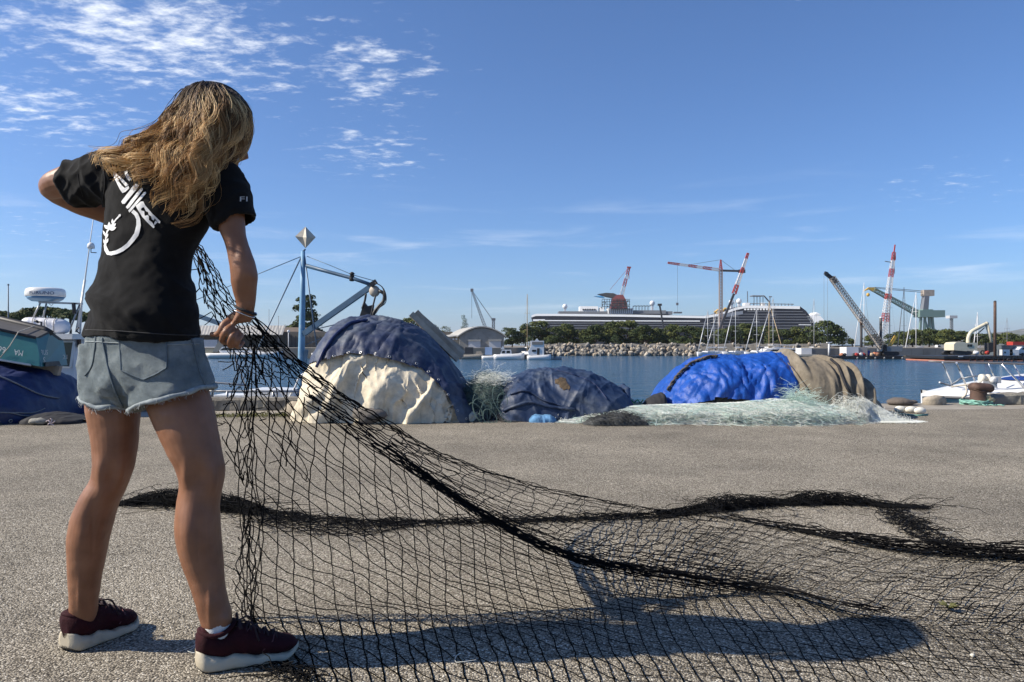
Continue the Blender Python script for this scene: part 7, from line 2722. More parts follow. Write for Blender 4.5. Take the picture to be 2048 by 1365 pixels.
# sagging swags low on the back, drag lines from the shoulders, small creases
sw = ridged(np.stack([V[:, 0] * 2.2 + 1.3, V[:, 1] * 2, V[:, 2] * 9.0 + V[:, 0] * 5.5 + 0.8 * vnoise(V * 4)], -1), 2)
dr = ridged(np.stack([V[:, 0] * 6 + V[:, 2] * 3.0, V[:, 1] * 3, V[:, 2] * 2.0 + 3], -1), 2)
sm_ = fbm(V * 16, 3)
disp = 0.021 * sw * lowb + 0.007 * dr * (1 - lowb) + 0.0035 * sm_
sl_ = ((px_ < 205) & (py_ < 410)) | (px_ > 428)
cr = ridged(np.stack([V[:, 0] * 14 + V[:, 2] * 8, V[:, 1] * 8, V[:, 2] * 14 - V[:, 0] * 10], -1), 2)
disp = np.where(sl_, 0.006 * cr + 0.003 * sm_, disp)
V = V + Nn * disp[:, None]
set_verts(me, V)
smooth_mesh(me)
bvShirt = BVHTree.FromPolygons([tuple(v) for v in V], [tuple(p.vertices) for p in me.polygons])
set_verts(me, V - np.array(W_ROOT))
M_SHIRT = mat('black_cotton', (0.0075, 0.0075, 0.008), 0.92, var=0.25, vscale=30, bump=0.0006, bscale=700, spec=0.15, sheen=0.04)
shirt_o = link('t_shirt', me, M_SHIRT, tWo)
M_SEAM = mat('black_stitching', (0.010, 0.010, 0.011), 0.9, var=0.1)


def project(pts, bvh, off):
    out = []
    for a, b_ in pts:
        h, n = cast(bvh, a, b_)
        out.append(None if h is None else (h + n * off))
    return out


def seam(bvh, pts, rad, off, name, material, parent, n=40, k=5):
    q = smooth_path([(a, b_, 0) for a, b_ in pts], n)
    pp = [p for p in project([(a, b_) for a, b_, _ in q], bvh, off) if p is not None]
    if len(pp) > 3:
        m2 = MB()
        m2.tube(pp, rad, k)
        return m2.build(name, material, parent)


seam(bvShirt, [(165, 660), (230, 662), (300, 667), (350, 670), (395, 671)], 0.0012, 0.0003, 'hem_stitching', mat('charcoal_thread', (0.04, 0.04, 0.042), 0.9, var=0.1), shirt_o)
seam(bvShirt, [(207, 335), (210, 362), (206, 400)], 0.0018, 0.0, 'shoulder_seam', M_SEAM, shirt_o)
seam(bvShirt, [(155, 347), (160, 372), (166, 394)], 0.0012, 0.0003, 'cuff_stitching', M_SEAM, shirt_o)


# the white print on the back: net needle, rope hook and a sprig, as flat pieces laid on the cloth
def decal(polys, bvh, off, name, material, parent, step=2.2):
    """Flat print: photo polygons cut into small cells and laid on a surface."""
    V_, F_ = [], []
    for poly in polys:
        pa = np.array(poly, float)
        # triangulate by ear clipping via mathutils
        from mathutils.geometry import tessellate_polygon
        tri = tessellate_polygon([[Vector((x, y, 0)) for x, y in poly]])
        stack = [tuple(pa[i] for i in t) for t in tri]
        while stack:
            A, B_, C_ = stack.pop()
            e = [np.linalg.norm(A - B_), np.linalg.norm(B_ - C_), np.linalg.norm(C_ - A)]
            k_ = int(np.argmax(e))
            if e[k_] > step * 2.5:
                if k_ == 0:
                    M_ = (A + B_) / 2
                    stack += [(A, M_, C_), (M_, B_, C_)]
                elif k_ == 1:
                    M_ = (B_ + C_) / 2
                    stack += [(A, B_, M_), (A, M_, C_)]
                else:
                    M_ = (C_ + A) / 2
                    stack += [(A, B_, M_), (M_, B_, C_)]
                continue
            pp = project([A, B_, C_], bvh, off)
            if any(p is None for p in pp):
                continue
            i0 = len(V_)
            V_ += [tuple(p) for p in pp]
            F_.append((i0, i0 + 1, i0 + 2))
    o_ = place(name, np.array(V_), np.array(F_), material, parent)
    return o_


def zz(x, y):                                           # from the enlarged view of the print
    return (160 + x / 6.5, 320 + y / 6.5)


def ribbon(pts, w):
    q = np.array(pts, float)
    t = np.gradient(q, axis=0)
    t /= np.linalg.norm(t, axis=1, keepdims=True)
    nn = np.stack([-t[:, 1], t[:, 0]], -1)
    w = np.broadcast_to(np.asarray(w, float), (len(q),))[:, None] / 2
    L_, R_ = q + nn * w, q - nn * w
    return [np.array([L_[i], L_[i + 1], R_[i + 1], R_[i]]) for i in range(len(q) - 1)]


def drop(x0, y0, x1, y1, w):
    """A leaf or drop from (x0, y0) to (x1, y1)."""
    d_ = np.array([x1 - x0, y1 - y0], float)
    n_ = np.array([-d_[1], d_[0]]) / (np.linalg.norm(d_) + 1e-9)
    out = []
    for t in np.linspace(0, 1, 8):
        out.append(np.array([x0, y0]) + d_ * t + n_ * w * math.sin(math.pi * t ** 0.8) / 2)
    for t in np.linspace(1, 0, 8)[1:-1]:
        out.append(np.array([x0, y0]) + d_ * t - n_ * w * math.sin(math.pi * t ** 0.8) / 2)
    return np.array(out)


pz = []
blade = [(430, 150), (455, 165), (520, 215), (585, 275), (640, 330), (650, 370), (600, 420), (560, 435), (525, 385), (480, 290), (425, 195)]
hole = [(500, 235), (545, 290), (600, 350), (585, 365), (540, 330), (510, 280)]
pz += [[zz(*p) for p in q] for q in ([(430, 150), (455, 165), (500, 222), (500, 240), (520, 300), (480, 290), (425, 195)], [(455, 165), (585, 275), (640, 330), (605, 352), (545, 285), (500, 225)], [(500, 290), (520, 300), (560, 345), (590, 370), (640, 345), (650, 372), (600, 420), (560, 435), (525, 385), (480, 290)])]
pz += [[zz(*p) for p in ribbon_] for ribbon_ in ribbon([(610, 150), (612, 185), (630, 230), (665, 270)], [40, 42, 44, 40])]
pz += [[zz(*p) for p in q] for q in ([(545, 545), (560, 575), (590, 575), (775, 350), (770, 330), (735, 315), (700, 340), (640, 420)], [(605, 615), (625, 640), (650, 625), (825, 395), (822, 372), (800, 368), (770, 400)], [(637, 660), (650, 685), (672, 668), (868, 440), (862, 420), (838, 425)])]
# strap with arrow cut-outs: drawn as strips around the cuts
pz += [[zz(*p) for p in q] for q in ([(732, 600), (800, 545), (830, 545), (852, 590), (838, 618), (808, 626), (800, 655), (772, 668)], [(852, 590), (905, 650), (890, 680), (862, 668), (838, 618)], [(772, 668), (800, 655), (842, 668), (846, 700), (850, 730), (818, 742)],
                                      [(905, 650), (945, 700), (930, 735), (902, 720), (890, 680)], [(818, 742), (850, 730), (892, 720), (902, 745), (903, 780), (882, 812)], [(945, 700), (1050, 800), (1045, 828), (1025, 822), (975, 760), (930, 735)], [(882, 812), (903, 780), (940, 810), (970, 850), (975, 880), (960, 888)], [(930, 735), (975, 760), (965, 790), (940, 775)], [(985, 790), (1025, 822), (1010, 815), (975, 850), (968, 828)])]
for q in ribbon([(690, 665), (740, 710), (765, 770), (770, 850), (755, 920), (740, 970), (690, 1040), (630, 1110), (560, 1165), (480, 1205), (420, 1220), (375, 1215), (350, 1170), (335, 1110), (345, 1085)], [48, 52, 52, 58, 60, 60, 56, 54, 54, 50, 50, 50, 46, 30, 22]):
    pz.append([zz(*p) for p in q])
for q in ribbon([(345, 1100), (345, 1040), (348, 985), (365, 930), (400, 890), (440, 830), (475, 780), (525, 725)], [20, 18, 18, 20, 22, 18, 16, 22]):
    pz.append([zz(*p) for p in q])
for d_ in ((345, 1100, 315, 1030, 34), (345, 1090, 378, 1020, 32), (348, 1000, 308, 920, 26), (352, 1020, 376, 958, 22), (385, 900, 322, 850, 46), (390, 890, 388, 808, 40), (400, 915, 482, 880, 44), (420, 880, 478, 828, 40), (432, 835, 432, 765, 30), (515, 740, 535, 705, 30)):
    pz.append([zz(*p) for p in drop(*d_)])
M_PRINT = mat('white_print', (0.74, 0.74, 0.73), 0.7, var=0.08, vscale=60)
decal(pz, bvShirt, 0.0022, 'back_print', M_PRINT, shirt_o)
# sleeve lettering
me2 = text_mesh('FI')
tv = [(v.co.x, v.co.y) for v in me2.vertices]
xs_, ys_ = [t[0] for t in tv], [t[1] for t in tv]
pl_ = []
for p in me2.polygons:
    pl_.append([(479 + (tv[i][0] - min(xs_)) / (max(xs_) - min(xs_)) * 15, 404 - (tv[i][1] - min(ys_)) / (max(ys_) - min(ys_)) * 10) for i in p.vertices])
decal(pl_, bvShirt, 0.0022, 'sleeve_lettering', mat('grey_print', (0.45, 0.45, 0.45), 0.7, var=0.0), shirt_o)
bpy.data.meshes.remove(me2)

# --- cut-off denim shorts
hips = [(640, 196, 386, 2.085, 0.66), (672, 168, 397, 2.085, 0.66), (700, 163, 403, 2.09, 0.68), (735, 162, 410, 2.09, 0.70), (770, 166, 416, 2.09, 0.68), (790, 172, 414, 2.09, 0.60)]
m_ = MB()
m_.loft(column(hips, 30, 0.26, 44))
sl1 = [(700, 163, 292, 2.115, 0.88), (745, 161, 292, 2.12, 0.92), (780, 161, 288, 2.12, 0.96), (806, 165, 286, 2.12, 1.0)]
sl2 = [(700, 244, 404, 2.065, 0.86), (735, 248, 412, 2.06, 0.90), (765, 254, 418, 2.06, 0.94), (796, 266, 424, 2.055, 0.98)]
m_.ball(P(268, 780, 2.085), 0.058, 1.1, 1.35, 1.0, 16, 10)
m_.loft(cup(column(sl1, 24, 0.1, 36, 1.0, (-0.16, 0)), 0.011, 9))
m_.loft(cup(column(sl2, 24, 0.1, 36, 1.0, (0.30, 0)), 0.011, 9))
me = evaluated(m_.mesh('shorts'), [('REMESH', {'mode': 'VOXEL', 'voxel_size': 0.0042}), ('SMOOTH', {'factor': 0.5, 'iterations': 5})])
V, Nn = mesh_arrays(me)
px_, py_ = CX + V[:, 0] / V[:, 1] * FPX, HY + (CH - V[:, 2]) / V[:, 1] * FPX
wr = ridged(np.stack([V[:, 0] * 7 + V[:, 2] * 6, V[:, 1] * 5, V[:, 2] * 9 - V[:, 0] * 5], -1), 2)
groove = np.exp(-((px_ - np.interp(py_, [670, 746, 815], [208, 226, 250])) / 9.0) ** 2) * (V[:, 1] < 2.09) * np.clip((py_ - 690) / 80, 0, 1)
V = V + Nn * (0.0045 * wr + 0.002 * fbm(V * 22, 2) - 0.005 * groove)[:, None]
set_verts(me, V)
smooth_mesh(me)
bvSh = BVHTree.FromPolygons([tuple(v) for v in V], [tuple(p.vertices) for p in me.polygons])
set_verts(me, V - np.array(W_ROOT))
m_den, nt, bs = node_mat('washed_denim')
tc = N('ShaderNodeTexCoord')
n1 = N('ShaderNodeTexNoise')
n1.inputs['Scale'].default_value = 11
n1.inputs['Detail'].default_value = 7
n1.inputs['Roughness'].default_value = 0.65
nt.links.new(tc.outputs['Object'], n1.inputs['Vector'])
dn = rampn(n1.outputs[0], [(0.28, (0.09, 0.122, 0.138)), (0.5, (0.20, 0.242, 0.256)), (0.72, (0.36, 0.405, 0.405))])
wv = N('ShaderNodeTexWave')
wv.inputs['Scale'].default_value = 260
wv.inputs['Distortion'].default_value = 1.5
nt.links.new(tc.outputs['Object'], wv.inputs['Vector'])
mx = N('ShaderNodeMix', data_type='RGBA', blend_type='MULTIPLY')
mx.inputs['Factor'].default_value = 0.22
nt.links.new(dn, mx.inputs['A'])
nt.links.new(wv.outputs['Color'], mx.inputs['B'])
nt.links.new(mx.outputs['Result'], bs.inputs['Base Color'])
bs.inputs['Roughness'].default_value = 0.9
bp = N('ShaderNodeBump')
bp.inputs['Distance'].default_value = 0.0008
nt.links.new(wv.outputs['Fac'], bp.inputs['Height'])
n3 = N('ShaderNodeTexNoise')
n3.inputs['Scale'].default_value = 60
nt.links.new(tc.outputs['Object'], n3.inputs['Vector'])
bp2 = N('ShaderNodeBump')
bp2.inputs['Distance'].default_value = 0.003
nt.links.new(n3.outputs[0], bp2.inputs['Height'])
nt.links.new(bp.outputs[0], bp2.inputs['Normal'])
nt.links.new(bp2.outputs[0], bs.inputs['Normal'])
sho = link('denim_shorts', me, m_den, tWo)
M_ST = mat('pale_denim_seam', (0.25, 0.285, 0.295), 0.9, var=0.3, vscale=80)
M_STD = mat('dark_denim_seam', (0.10, 0.13, 0.15), 0.9, var=0.3, vscale=80)
# back pocket: a raised patch with stitched border
pk = [(240, 676), (243, 741), (288, 760), (333, 737), (333, 678)]
decal([pk], bvSh, 0.0028, 'back_pocket', m_den, sho, 3.0)
seam(bvSh, [(240, 676), (241.5, 710), (243, 741)], 0.0022, 0.002, 'pocket_seam', M_STD, sho)
seam(bvSh, [(243, 741), (265, 751), (288, 760)], 0.0022, 0.002, 'pocket_seam', M_STD, sho)
seam(bvSh, [(288, 760), (312, 749), (333, 737)], 0.0022, 0.002, 'pocket_seam', M_STD, sho)
seam(bvSh, [(333, 737), (333.5, 705), (333, 678)], 0.0022, 0.002, 'pocket_seam', M_STD, sho)
seam(bvSh, [(205, 676), (212, 715), (221, 752), (236, 795), (248, 818)], 0.0026, 0.001, 'centre_seam', M_STD, sho)
seam(bvSh, [(383, 678), (391, 710), (400, 745), (410, 770)], 0.0026, 0.001, 'side_seam', M_STD, sho)
seam(bvSh, [(192, 672), (190, 700), (180, 740), (170, 752)], 0.0022, 0.001, 'pocket_edge', M_STD, sho)
seam(bvSh, [(166, 683), (230, 686), (300, 690), (398, 688)], 0.0016, 0.001, 'waist_seam', M_ST, sho)


# frayed rolled hems with loose threads
def frayed(rows, tilt, name, nthr, seed):
    y, xl, xr, d, ratio = rows
    c = P((xl + xr) / 2, y, d)
    a = (xr - xl) / 2 / FPX * d
    rg = np.array(ell(c, a + 0.003, (a + 0.003) * ratio, 72, 0.1, tilt))
    rg = rg + 0.004 * np.stack([vnoise(rg * 30 + 3), vnoise(rg * 30 + 7), 1.6 * vnoise(rg * 24 + 11)], -1)
    m2 = MB()
    m2.tube([tuple(p) for p in rg] + [tuple(rg[0])], [0.0068 + 0.0028 * float(vnoise(p * 45)) for p in rg] + [0.0068], 8, caps=False)
    h_ = m2.build(name, M_ST, sho)
    r = np.random.default_rng(seed)
    i0 = r.integers(0, 72, nthr)
    base = rg[i0] + r.normal(0, 0.004, (nthr, 3))
    L_ = r.uniform(0.003, 0.011, nthr)
    pth = np.zeros((nthr, 4, 3))
    dx = r.normal(0, 0.5, (nthr, 2))
    for j in range(4):
        pth[:, j] = base + np.stack([dx[:, 0] * L_ * j / 3, dx[:, 1] * L_ * j / 3, -L_ * j / 3], -1)
    V_, F_ = strands(pth, 0.0004, 3)
    place('loose_threads', V_, F_, mat('white_threads', (0.42, 0.45, 0.45), 0.9, var=0.0), h_)


frayed((806, 165, 286, 2.12, 1.0), (-0.16, 0), 'frayed_hem', 260, 1)
frayed((796, 266, 424, 2.055, 0.98), (0.30, 0), 'frayed_hem', 300, 2)

# --- trainers: cream chunky sole, burgundy upper, laces, sock
M_SOLE = mat('cream_foam_sole', (0.47, 0.41, 0.30), 0.6, var=0.12, vscale=12, c2=(0.36, 0.31, 0.23), c2lo=0.55, c2hi=0.8, c2scale=14, bump=0.001, bscale=60)
M_BURG = mat('burgundy_suede', (0.028, 0.0045, 0.0075), 0.85, var=0.35, vscale=30, bump=0.0012, bscale=160, spec=0.2)
M_LACE = mat('dark_burgundy_lace', (0.022, 0.008, 0.012), 0.85, var=0.2, vscale=50)
M_SOCK = mat('white_sock', (0.62, 0.61, 0.58), 0.9, var=0.1, vscale=60, bump=0.001, bscale=200)


def shoe(heel, toe, ankle, label_side, sock):
    """heel and toe: ground points; the upper rises round the ankle."""
    h, t = Vector(heel), Vector(toe)
    L_ = (t - h).length
    f = (t - h).normalized()
    s = Vector((f.y, -f.x, 0))                           # to the wearer's right
    n_ = 40

    def at(u, v, z):
        return h + f * (u * L_) + s * v + Vector((0, 0, z))
    us = np.linspace(0, 1, n_)
    hw = cat([0, 0.04, 0.12, 0.3, 0.5, 0.72, 0.88, 0.97, 1.0], [0.012, 0.030, 0.038, 0.037, 0.038, 0.047, 0.041, 0.022, 0.008], us)
    ztop = cat([0, 0.08, 0.25, 0.42, 0.6, 0.8, 1.0], [0.056, 0.052, 0.040, 0.036, 0.027, 0.024, 0.032], us)
    zbot = cat([0, 0.06, 0.2, 0.7, 0.9, 1.0], [0.018, 0.006, 0.002, 0.002, 0.008, 0.024], us)
    rings_ = []
    for u, w_, zt, zb in zip(us, hw, ztop, zbot):
        wave = 0.0035 * math.sin(u * 19 + 1) + 0.002 * math.sin(u * 41)
        rr_ = []
        for k_ in range(20):
            a = 2 * math.pi * k_ / 20
            ca, sa = math.cos(a), math.sin(a)
            fl = 1.10 if sa < 0 else 1.0
            grooves = 0.0022 * math.sin(14 * (sa + 1) + 6 * u) if (u < 0.22) else 0.0012 * math.sin(9 * (sa + 1) + 20 * u)
            vv_ = (w_ + 0.005 + grooves) * np.sign(ca) * abs(ca) ** 0.45 * fl
            zz_ = zb + (zt + wave - zb) * (0.5 + 0.5 * np.sign(sa) * abs(sa) ** 0.6)
            rr_.append(at(u, vv_, zz_))
        rings_.append(rr_)
    sh = MB().loft(rings_).build('shoe_sole', M_SOLE, tWo)
    # outsole strip
    rings_ = []
    for u, w_, zb in zip(us, hw, zbot):
        rings_.append([at(u, v_ * w_, z_) for v_, z_ in ((-0.95, zb - 0.001), (0.95, zb - 0.001), (0.99, zb + 0.004), (-0.99, zb + 0.004))])
    MB().loft(rings_, smooth=False).build('outsole', M_BLACKP, sh)
    # upper
    ut = cat([0, 0.05, 0.14, 0.26, 0.36, 0.46, 0.58, 0.72, 0.86, 0.96, 1.0], [0.098, 0.116, 0.108, 0.096, 0.112, 0.108, 0.092, 0.074, 0.062, 0.050, 0.036], us)
    up = MB()
    rings_ = []
    for u, w_, zt, z0 in zip(us, hw, ut, ztop):
        ww = max(0.006, w_ * (0.98 if u > 0.45 else 1.0)) + np.interp(u, [0, 0.08, 0.3, 0.42], [0.0, 0.006, 0.006, 0.0])
        topw = ww * np.interp(u, [0, 0.1, 0.3, 0.45, 0.6, 1], [0.85, 0.98, 1.02, 0.85, 0.60, 0.6])
        z1 = z0 - 0.012
        rr_ = []
        for k_ in range(24):
            a = 2 * math.pi * k_ / 24
            ca, sa = math.cos(a), math.sin(a)
            q_ = 0.5 + 0.5 * sa
            w2 = ww + (topw - ww) * max(0, sa) ** 1.3
            cre = 0.0014 * math.sin(60 * u + 3 * ca) * (0.6 < u < 0.85)
            rr_.append(at(u, w2 * np.sign(ca) * abs(ca) ** 0.7, z1 + (zt - z1) * q_ ** 0.8 + cre))
        rings_.append(rr_)
    up.loft(rings_)
    uo = up.build('shoe_upper', M_BURG, tWo)
    # collar edge and sock
    A = Vector(ankle)
    cr_ = [at(0.06, 0, 0.112) + Vector((0, 0, 0))]
    m2 = MB()
    ring = [at(0.20 + 0.165 * math.cos(a), 0.044 * math.sin(a), 0.114 - 0.012 * math.sin(a) ** 2 + 0.006 * math.cos(a)) for a in np.linspace(0, 2 * math.pi, 30)]
    m2.tube(ring, 0.0065, 8, caps=False)
    m2.build('collar', M_BURG, uo)
    if sock:
        m2 = MB()
        rg = []
        for z_, k_ in ((0.085, 1.0), (0.110, 1.0), (0.124, 1.0), (0.131, 0.99)):
            rg.append([at(0.205 + 0.135 * k_ * math.cos(a), 0.0365 * k_ * math.sin(a), z_ + 0.006 * math.cos(a)) for a in np.linspace(0, 2 * math.pi, 26, endpoint=False)])
        m2.loft(rg, caps=False)
        m2.build('sock', M_SOCK, tWo)
    # tongue and laces
    m2 = MB()
    for i in range(5):
        u = 0.40 + 0.085 * i
        z_ = np.interp(u, us, ut) + 0.003
        w2 = 0.024
        m2.tube([at(u - 0.02, -w2, z_ - 0.014), at(u, -0.010, z_), at(u + 0.02, 0.010, z_), at(u + 0.03, w2, z_ - 0.014)], 0.0032, 6)
        m2.tube([at(u - 0.02, w2, z_ - 0.014), at(u, 0.010, z_ + 0.001), at(u + 0.02, -0.010, z_ + 0.001), at(u + 0.03, -w2, z_ - 0.014)], 0.0032, 6)
    b0 = at(0.40, 0.0, 0.118)
    for sg in (-1, 1):
        m2.tube(smooth_path([b0, b0 + s * sg * 0.03 + Vector((0, 0, 0.012)), b0 + s * sg * 0.05 + Vector((0, 0, -0.005)), b0 + s * sg * 0.02 + Vector((0, 0, -0.004))], 12), 0.0028, 6)
        m2.tube(smooth_path([b0, b0 + s * sg * 0.028 + f * 0.03, b0 + s * sg * 0.043 + f * 0.05 + Vector((0, 0, -0.05))], 10), 0.0026, 6)
    m2.build('laces', M_LACE, uo)
    # heel tab and side overlay seams
    m2 = MB()
    for sg in (-1, 1):
        m2.tube([at(0.02, sg * 0.012, 0.10), at(0.14, sg * 0.034, 0.075), at(0.30, sg * 0.037, 0.055)], 0.0018, 5)
        m2.tube([at(0.34, sg * 0.036, 0.06), at(0.44, sg * 0.030, 0.085), at(0.5, sg * 0.022, 0.1)], 0.0018, 5)
        m2.tube([at(0.62, sg * 0.043, 0.04), at(0.72, sg * 0.038, 0.06), at(0.76, sg * 0.01, 0.075)], 0.0018, 5)
    m2.build('overlay_stitching', mat('wine_stitching', (0.10, 0.03, 0.035), 0.8, var=0.1), uo)
    return sh


shoe(tuple(G(391, 1343)), tuple(G(596, 1306)), P(440, 1250, 2.06), 'right', True)
shoe(tuple(G(129, 1308)), tuple(G(268, 1250)), P(167, 1230, 2.16), 'left', False)

# wrist band, small tattoo marks are left to the skin; the tool in her right hand
bc_ = P(491, 621, 1.992)
u_ = Vector((1, 0, -0.42)).normalized()
ring = [bc_ + u_ * (0.0285 * math.cos(a)) + Vector((0, 1, 0)) * (0.0215 * math.sin(a)) for a in np.linspace(0, 2 * math.pi, 30)]
MB().tube(ring, 0.0036, 8, caps=False).build('wrist_band', M_BLACKF, tWo)
MB().ball(ring[2] + Vector((0, -0.004, 0)), 0.0055, 1, 1, 1, 10, 8).build('band_clasp', M_INOX, tWo)
ring2 = [p + Vector((-0.004, 0, -0.009)) for p in ring]
MB().tube(ring2, 0.0014, 6, caps=False).build('thin_bracelet', M_INOX, tWo)
tK = thing('netting_knife', P(448, 672, 2.0), 'flat pale knife held in her right hand', 'knife')
A, B_ = P(471, 631, 2.006), P(446, 680, 2.006)
MB().bar(A, B_, 0.012, 0.020, up=(0, 1, 0)).build('handle', mat('blond_wood', (0.45, 0.30, 0.14), 0.6, var=0.2, vscale=40), tK)
d_ = (P(430, 707, 2.006) - B_).normalized()
sd = d_.cross(Vector((0, 1, 0))).normalized()
C_ = P(430, 707, 2.006)
MB().prism([B_ + sd * 0.009, B_ - sd * 0.009, C_ - sd * 0.0075, C_ + sd * 0.004 - d_ * 0.006], (0, 0.0025, 0)).build('blade', mat('dull_pale_blade', (0.42, 0.39, 0.33), 0.4, 0.3, 0.1, 20), tK)

# --- hair: long loose waves, dark roots and sun-bleached lengths, over a snug cap
cap = MB()
cap.ball((0, 0, 0), 1.0, 1, 1, 1, 26, 18)
EL = (0.098, 0.106, 0.080, 0.118)                        # head ellipsoid under the hair: front, back, side, up
pts = []
for x, y, z in np.array(cap.v):
    f, rr_, u = x * (EL[0] if x > 0 else EL[1]), y * EL[2], z * EL[3]
    if x > 0.45 and z < 0.45:
        f *= 0.72
    pts.append(tuple(hp(f - 0.004, rr_, u)))
cap.v = pts
cap.build('hair_cap', mat('dark_root_hair', (0.022, 0.013, 0.007), 0.8, var=0.3, vscale=60, bump=0.002, bscale=150), tWo)

guides = [
    [(380, 205, 2.02), (350, 230, 1.995), (308, 268, 1.985), (250, 296, 1.99), (205, 312, 2.01), (178, 338, 2.03)],
    [(382, 210, 2.01), (352, 240, 1.98), (308, 284, 1.96), (262, 310, 1.955), (232, 324, 1.965), (216, 340, 1.985)],
    [(386, 212, 2.00), (358, 250, 1.96), (322, 296, 1.935), (290, 322, 1.925), (272, 336, 1.93), (260, 348, 1.945)],
    [(392, 212, 1.985), (368, 255, 1.95), (338, 308, 1.915), (312, 344, 1.905), (300, 360, 1.91), (292, 374, 1.92)],
    [(402, 210, 1.975), (384, 258, 1.935), (362, 314, 1.90), (345, 360, 1.89), (336, 388, 1.90), (326, 406, 1.905)],
    [(414, 208, 1.97), (403, 256, 1.925), (388, 314, 1.89), (374, 366, 1.885), (358, 408, 1.89), (346, 434, 1.895)],
    [(428, 206, 1.97), (424, 250, 1.925), (410, 304, 1.89), (396, 352, 1.88), (380, 398, 1.885), (364, 430, 1.89)],
    [(443, 206, 1.975), (446, 244, 1.94), (436, 288, 1.91), (420, 334, 1.90), (406, 366, 1.90), (396, 396, 1.90)],
    [(458, 207, 1.99), (470, 238, 1.965), (460, 270, 1.945), (442, 302, 1.93), (424, 332, 1.925), (410, 352, 1.92)],
    [(468, 208, 2.01), (486, 236, 2.00), (479, 264, 1.99), (464, 290, 1.98), (450, 312, 1.975), (440, 328, 1.97)],
    [(474, 208, 2.05), (492, 238, 2.055), (485, 262, 2.05), (472, 284, 2.04), (460, 302, 2.03), (452, 316, 2.03)],
    [(470, 206, 2.12), (491, 238, 2.13), (486, 260, 2.13), (474, 284, 2.12), (462, 304, 2.11), (454, 320, 2.10)],
]
nP = 40
gd = []
for gi_, g_ in enumerate(guides):
    fr_ = np.interp(gi_, [0, 5, 11], [-0.045, -0.02, 0.05])
    root = hp(fr_, np.interp(gi_, [0, 5, 11], [-0.022, 0.0, 0.012]), EL[3] * math.sqrt(max(0.1, 1 - (fr_ / 0.1) ** 2)))
    gd.append(smooth_path([root] + [P(*p) for p in g_], nP))
gd = np.array(gd)
nL, per = 190, 46                                         # locks, hairs in each
r = np.random.default_rng(99)
lock_g = np.sort(r.uniform(0, len(guides) - 1.001, nL))
lock_id = np.repeat(np.arange(nL), per)
nS = nL * per
stray = r.uniform(0, 1, nS) < 0.14
gi = lock_g[lock_id] + r.normal(0, 0.10, nS) + np.where(stray, r.normal(0, 0.55, nS), 0)
gi = np.clip(gi, 0, len(guides) - 1.001)
i0 = gi.astype(int)
fr_ = (gi - i0)[:, None, None]
t = np.linspace(0, 1, nP)[None, :, None]
path = gd[i0] * (1 - fr_) + gd[i0 + 1] * fr_
Lr = np.random.default_rng(17)
L_off = Lr.normal(0, 1, (nL, 1, 3)) * np.array([0.9, 0.6, 0.9])
L_lift = np.abs(Lr.normal(0, 1, (nL, 1, 1)))
L_ph, L_fq, L_am = Lr.uniform(0, 6.28, (nL, 1, 1)), Lr.uniform(15, 26, (nL, 1, 1)), Lr.uniform(0.5, 1.5, (nL, 1, 1))
L_len = Lr.uniform(0.66, 1.04, nL)
path = path + L_off[lock_id] * 0.014 * t ** 0.9
path[..., 1] -= (0.011 * L_lift[lock_id] * np.clip(t * 2.2, 0, 1))[..., 0]
fine = r.normal(0, 1, (nS, 1, 3)) * np.where(stray, 0.010, 0.0042)[:, None, None]
path = path + fine * (0.35 + 0.9 * t * (1.25 - t))
wv_ = 0.013 * L_am[lock_id] * np.clip(t * 1.7 - 0.30, 0, 1)
ph = L_ph[lock_id] + r.normal(0, 0.28, (nS, 1, 1))
fq = L_fq[lock_id]
path = path + wv_ * np.concatenate([np.sin(fq * t + ph), 0.7 * np.cos(fq * t * 0.93 + ph), 0.75 * np.sin(fq * t * 1.07 + ph + 1.3)], -1)
ro = np.stack([r.uniform(-0.085, 0.05, nS), r.uniform(-0.055, 0.05, nS)], -1)
path = path + ((1 - t) ** 4) * (ro[:, :1] * np.array(ax_fw)[None] + ro[:, 1:] * np.array(ax_rt)[None])[:, None, :]
# keep the hair outside the head
rel = path - np.array(HC)
cf, cr_, cu = rel @ np.array(ax_fw), rel @ np.array(ax_rt), rel @ np.array(ax_up)
q_ = np.sqrt((cf / np.where(cf > 0, EL[0], EL[1])) ** 2 + (cr_ / EL[2]) ** 2 + (cu / EL[3]) ** 2)
lim = 1.045 + 0.05 * r.uniform(0, 1, nS)[:, None]
kk = np.maximum(1.0, lim / np.maximum(q_, 1e-3))
hug = np.clip(1 - np.linspace(0, 1, nP)[None, :] / 0.22, 0, 1) ** 0.7     # roots lie close to the skull
kk = kk * (1 - hug) + hug * lim / np.maximum(q_, 1e-3)
path = np.array(HC) + rel * kk[..., None]
ln = L_len[lock_id] * r.uniform(0.82, 1.03, nS)
tt = np.clip(np.linspace(0, 1, nP)[None, :] * ln[:, None], 0, 1) * (nP - 1)
k0 = np.minimum(tt.astype(int), nP - 2)
fk = (tt - k0)[..., None]
ar = np.arange(nS)[:, None]
path = path[ar, k0] * (1 - fk) + path[ar, k0 + 1] * fk
path[..., 1] = np.maximum(path[..., 1], 1.84)
rad = np.repeat((0.00072 * r.uniform(0.7, 1.4, nS))[:, None], nP, 1) * np.linspace(1.15, 0.5, nP)[None]
V_, F_ = strands(path, rad, 3)
